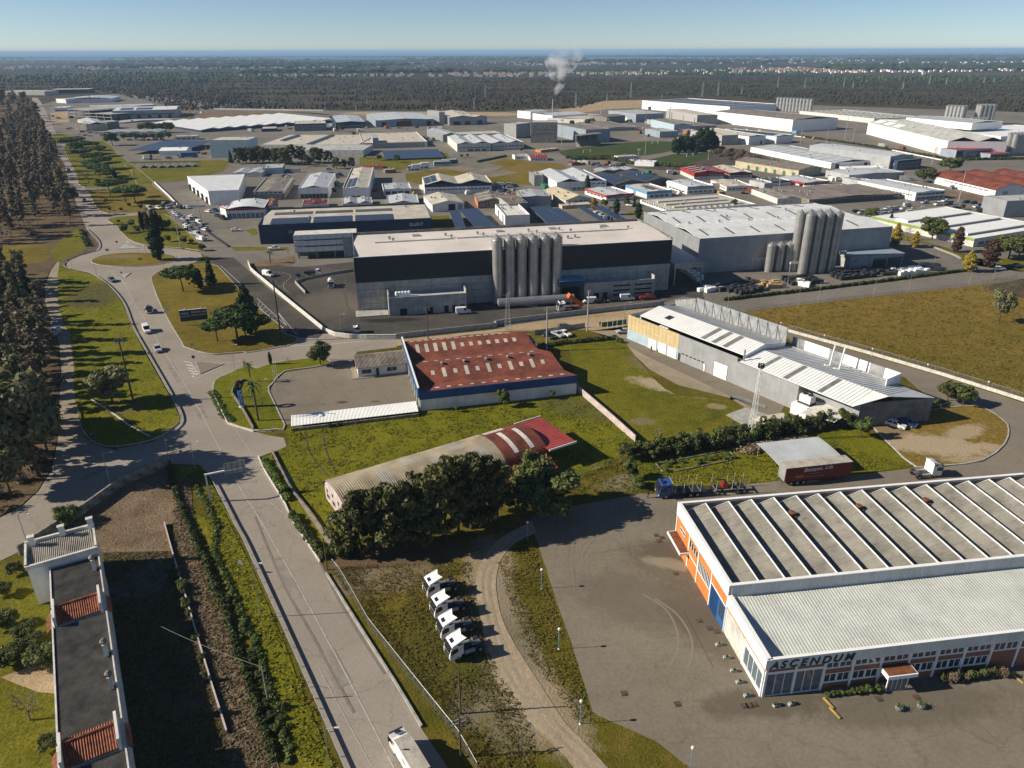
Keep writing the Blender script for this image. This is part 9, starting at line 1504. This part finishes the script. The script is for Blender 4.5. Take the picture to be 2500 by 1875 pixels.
for k, q in enumerate([(-149.7,513),(-140.1,475),(-131.4,447),(-116.0,485),(-108.9,460),(-105.4,437),(-78.8,437),(-84.1,464),(-55.7,428),(-54.7,445),(-25.94,427),(-25.13,440),(-4.64,453),(-2.19,431),(-1.69,415),(-7.05,435),(22.05,444),(22.13,414),(59.0,457),(73.4,443),(88.3,471),(99.0,451),(96.6,425),(118.2,429),(119.6,446),(125.2,485),(143.3,433),(55.4,482),(88.7,503),(106.5,497),(133.0,425),(145.4,446),(152.9,424),(199.6,474),(200.1,469),(212.3,478),(250.6,473),(233.7,435),(272.4,488),(258.5,439),(265.7,448),(189.6,469),(174.8,455),(-200.6,852),(-191.2,822),(-179.6,794),(-152.4,821),(-160.3,882),(-77.9,818),(-72.7,791),(-130.2,820),(-91.0,753),(-72.5,707),(-140.1,699),(-133.6,659),(-135.6,641),(-86.1,818),(-158.2,793),(-245.3,838),(-233.7,816),(-265.8,797),(-280.3,825),(-223.8,954),(-72.8,686),(-14.32,695),(-5.64,637),(64.3,943),(66.7,890),(96.1,981),(122.2,941),(130.3,980),(134.8,888),(149.8,871),(161.2,921),(128.6,759),(132.1,735),(214.2,885),(236.2,884),(238.8,937),(179.3,757),(155.7,711),(109.2,872),(47.8,552),(51.0,545),(56.9,548),(62.5,548),(67.6,551),(74.3,538),(-548,966),(-560,1007),(-561,967),(-582,987),(-420,1001),(-415,1022),(-413,1044),(-398,970),(-447,909),(-462,909),(-448,860),(-467,861),(-269.5,663),(-258.0,644),(-247.1,610),(280.8,754),(279.9,708),(245.7,768),(236.6,781),(320,666),(317,647),(269.0,667),(319,629)]): me = CL[(k*7)%len(CL)]; tag(link(me.name.split('.')[0], me, None, (*q,.1), k*1.3), '%s standing between the halls of the estate' % {'con':'shipping container','ski':'open waste skip','cra':'pile of crates'}[me.name[:3]], me.name.split('.')[0].replace('_',' '), 'yard clutter: '+me.name.split('.')[0].replace('_',' '))
# ---------------------------------------------------------------- far woods, villages and the plain
def cone_mass(name, pts, hs, m, label, n=5, wide=.42):
    """a wood too far away to count: every crown real geometry, one mass"""
    P_ = np.array(pts); k = len(P_); H_ = np.array(hs); ang = np.arange(n)*2*pi/n; r = H_*wide*(.8+.5*NR.random(k)); rot = NR.random(k)*6.28
    V = np.zeros((k,2*n+1,3)); c, s = np.cos(ang[None]+rot[:,None]), np.sin(ang[None]+rot[:,None]); jit = .75+.5*NR.random((k,n))
    V[:,:n,0] = P_[:,:1]+r[:,None]*c*jit*.8; V[:,:n,1] = P_[:,1:]+r[:,None]*s*jit*.8; V[:,:n,2] = .05*H_[:,None]
    V[:,n:2*n,0] = P_[:,:1]+r[:,None]*c*jit; V[:,n:2*n,1] = P_[:,1:]+r[:,None]*s*jit; V[:,n:2*n,2] = (.45+.25*NR.random((k,n)))*H_[:,None]
    V[:,2*n,0] = P_[:,0]; V[:,2*n,1] = P_[:,1]; V[:,2*n,2] = H_
    f = []
    for i in range(n): j = (i+1)%n; f += [(i,j,n+j),(i,n+j,n+i),(n+i,n+j,2*n)]
    F = (np.array(f)[None]+(np.arange(k)*(2*n+1))[:,None,None]).reshape(-1,3); me = bpy.data.meshes.new(name); me.from_pydata(V.reshape(-1,3).tolist(), [], F.tolist()); me.materials.append(MATS[m]); me.update()
    return tag(link(name, me), label, 'wood', None, 'stuff')
fr = np.random.default_rng(3)
def band(y0, y1, x0, x1, n, pw=1., hole=None):
    y = y0+(y1-y0)*fr.random(n)**pw; x = (x0+(x1-x0)*fr.random(n))*(y/y0); p = np.stack([x,y],1)
    if hole: p = p[[not any(inside(q, h_) for h_ in hole) for q in p]]
    return p
EST = [(-1042,1568),(-1020,1725),(-947,1780),(-753,1504),(-627,1337),(-463,1093),(-319,1111),(-242.2,1083),(-199.5,1106),(-8.42,1073),(9.08,1122),(88.7,1093),(156.1,1296),(278.6,1363),(402,1396),(449,1156),(599,1149),(650,1045),(709,957),(286.7,367),(-266.8,376)]
HOL = [EST, [(-467,1384),(-338,1397),(-315,1321),(-446,1320)], [(479,1246),(524,1153),(578,1072),(646,959),(589,871),(565,1049),(449,1156)], [(288.7,1402),(532,1570),(563,1678),(804,1855),(516,1521),(280.8,1363)], [(-241.9,1795),(-235.9,1795),(-151.8,1245),(-158.0,1246)]]
p = band(820, 2350, -900, 900, 48000, 1.2, HOL); p = p[(np.sin(p[:,1]*.035+p[:,0]*.004)+np.sin(p[:,0]*.011+p[:,1]*.006)+fr.random(len(p))) > -.35]; cone_mass('far_wood', p, 2.+3.6*fr.random(len(p))**2, 'heath_leaf', 'dark young pine and heath wood beyond the estate')
p = band(1900, 3400, -1500, 1500, 6000, 1., None); p = p[(np.sin(p[:,0]*.0031+p[:,1]*.002)+np.sin(p[:,0]*.0013-p[:,1]*.0041+1)) > .1]; cone_mass('far_wood', p, 5+5*fr.random(len(p)), 'conifer_leaf', 'dark tree belt before the far villages')
p = band(3000, 11500, -3400, 3400, 9000, 1.6); p = p[(np.sin(p[:,0]*.0021+p[:,1]*.001)+np.sin(p[:,0]*.0008-p[:,1]*.0023+1)) > .35]; cone_mass('far_wood', p, 10+9*fr.random(len(p)), 'conifer_leaf', 'scattered woods on the hazy plain', 5, 1.3)
mat('faded_tiles', (.3,.17,.11), .9, .3, .1)
def village(centres, label):
    wv, wf, rv, rf_ = [], [], [], []
    for cx, cy, rx, ry, n in centres:
        for i in range(n):
            x, y = cx+fr.normal()*rx, cy+fr.normal()*ry; a, b, h = fr.uniform(3.,6), fr.uniform(3,5), fr.uniform(3.5,6.5); o = len(wv); q = [(x-a,y-b),(x+a,y-b),(x+a,y+b),(x-a,y+b)]
            wv += [(*p_,0) for p_ in q]+[(*p_,h) for p_ in q]; wf += [(o,o+1,o+5,o+4),(o+1,o+2,o+6,o+5),(o+2,o+3,o+7,o+6),(o+3,o,o+4,o+7)]
            o = len(rv); rv += [(p_[0],p_[1],h) for p_ in q]+[(x-a,y,h+2),(x+a,y,h+2)]; rf_ += [(o,o+1,o+5,o+4),(o+2,o+3,o+4,o+5),(o+1,o+2,o+5),(o+3,o,o+4)]
    t = thing('far_village', label, 'village', centres[0][:2])
    for nm, v, f, m_ in (('houses',wv,wf,'white_clean'),('roofs',rv,rf_,'faded_tiles')): me = bpy.data.meshes.new(nm); c0 = centres[0]; me.from_pydata([(q[0]-c0[0],q[1]-c0[1],q[2]) for q in v], [], f); me.materials.append(MATS[m_]); me.update(); o = link(nm, me, t); o['kind'] = 'stuff'
village([(1540,3150,330,170,420),(1050,3000,200,120,160),(2150,3300,260,150,140)], 'dense white village with tiled roofs on the right of the plain')
village([(180,2750,260,60,110),(-60,2550,120,50,30)], 'string of white houses behind the smoking chimney')
village([(700,5200,700,320,140),(1700,6500,900,400,110),(350,4600,300,160,60)], 'hazy scattered villages in the middle of the plain')
village([(-2200,4300,600,220,190),(-1300,3900,420,130,90),(-3300,6800,900,300,60)], 'hazy villages on the left of the plain')
village([(-620,2600,160,40,40),(2900,4700,600,300,80),(3300,3600,300,150,120)], 'white hamlets at the edge of the far woods')
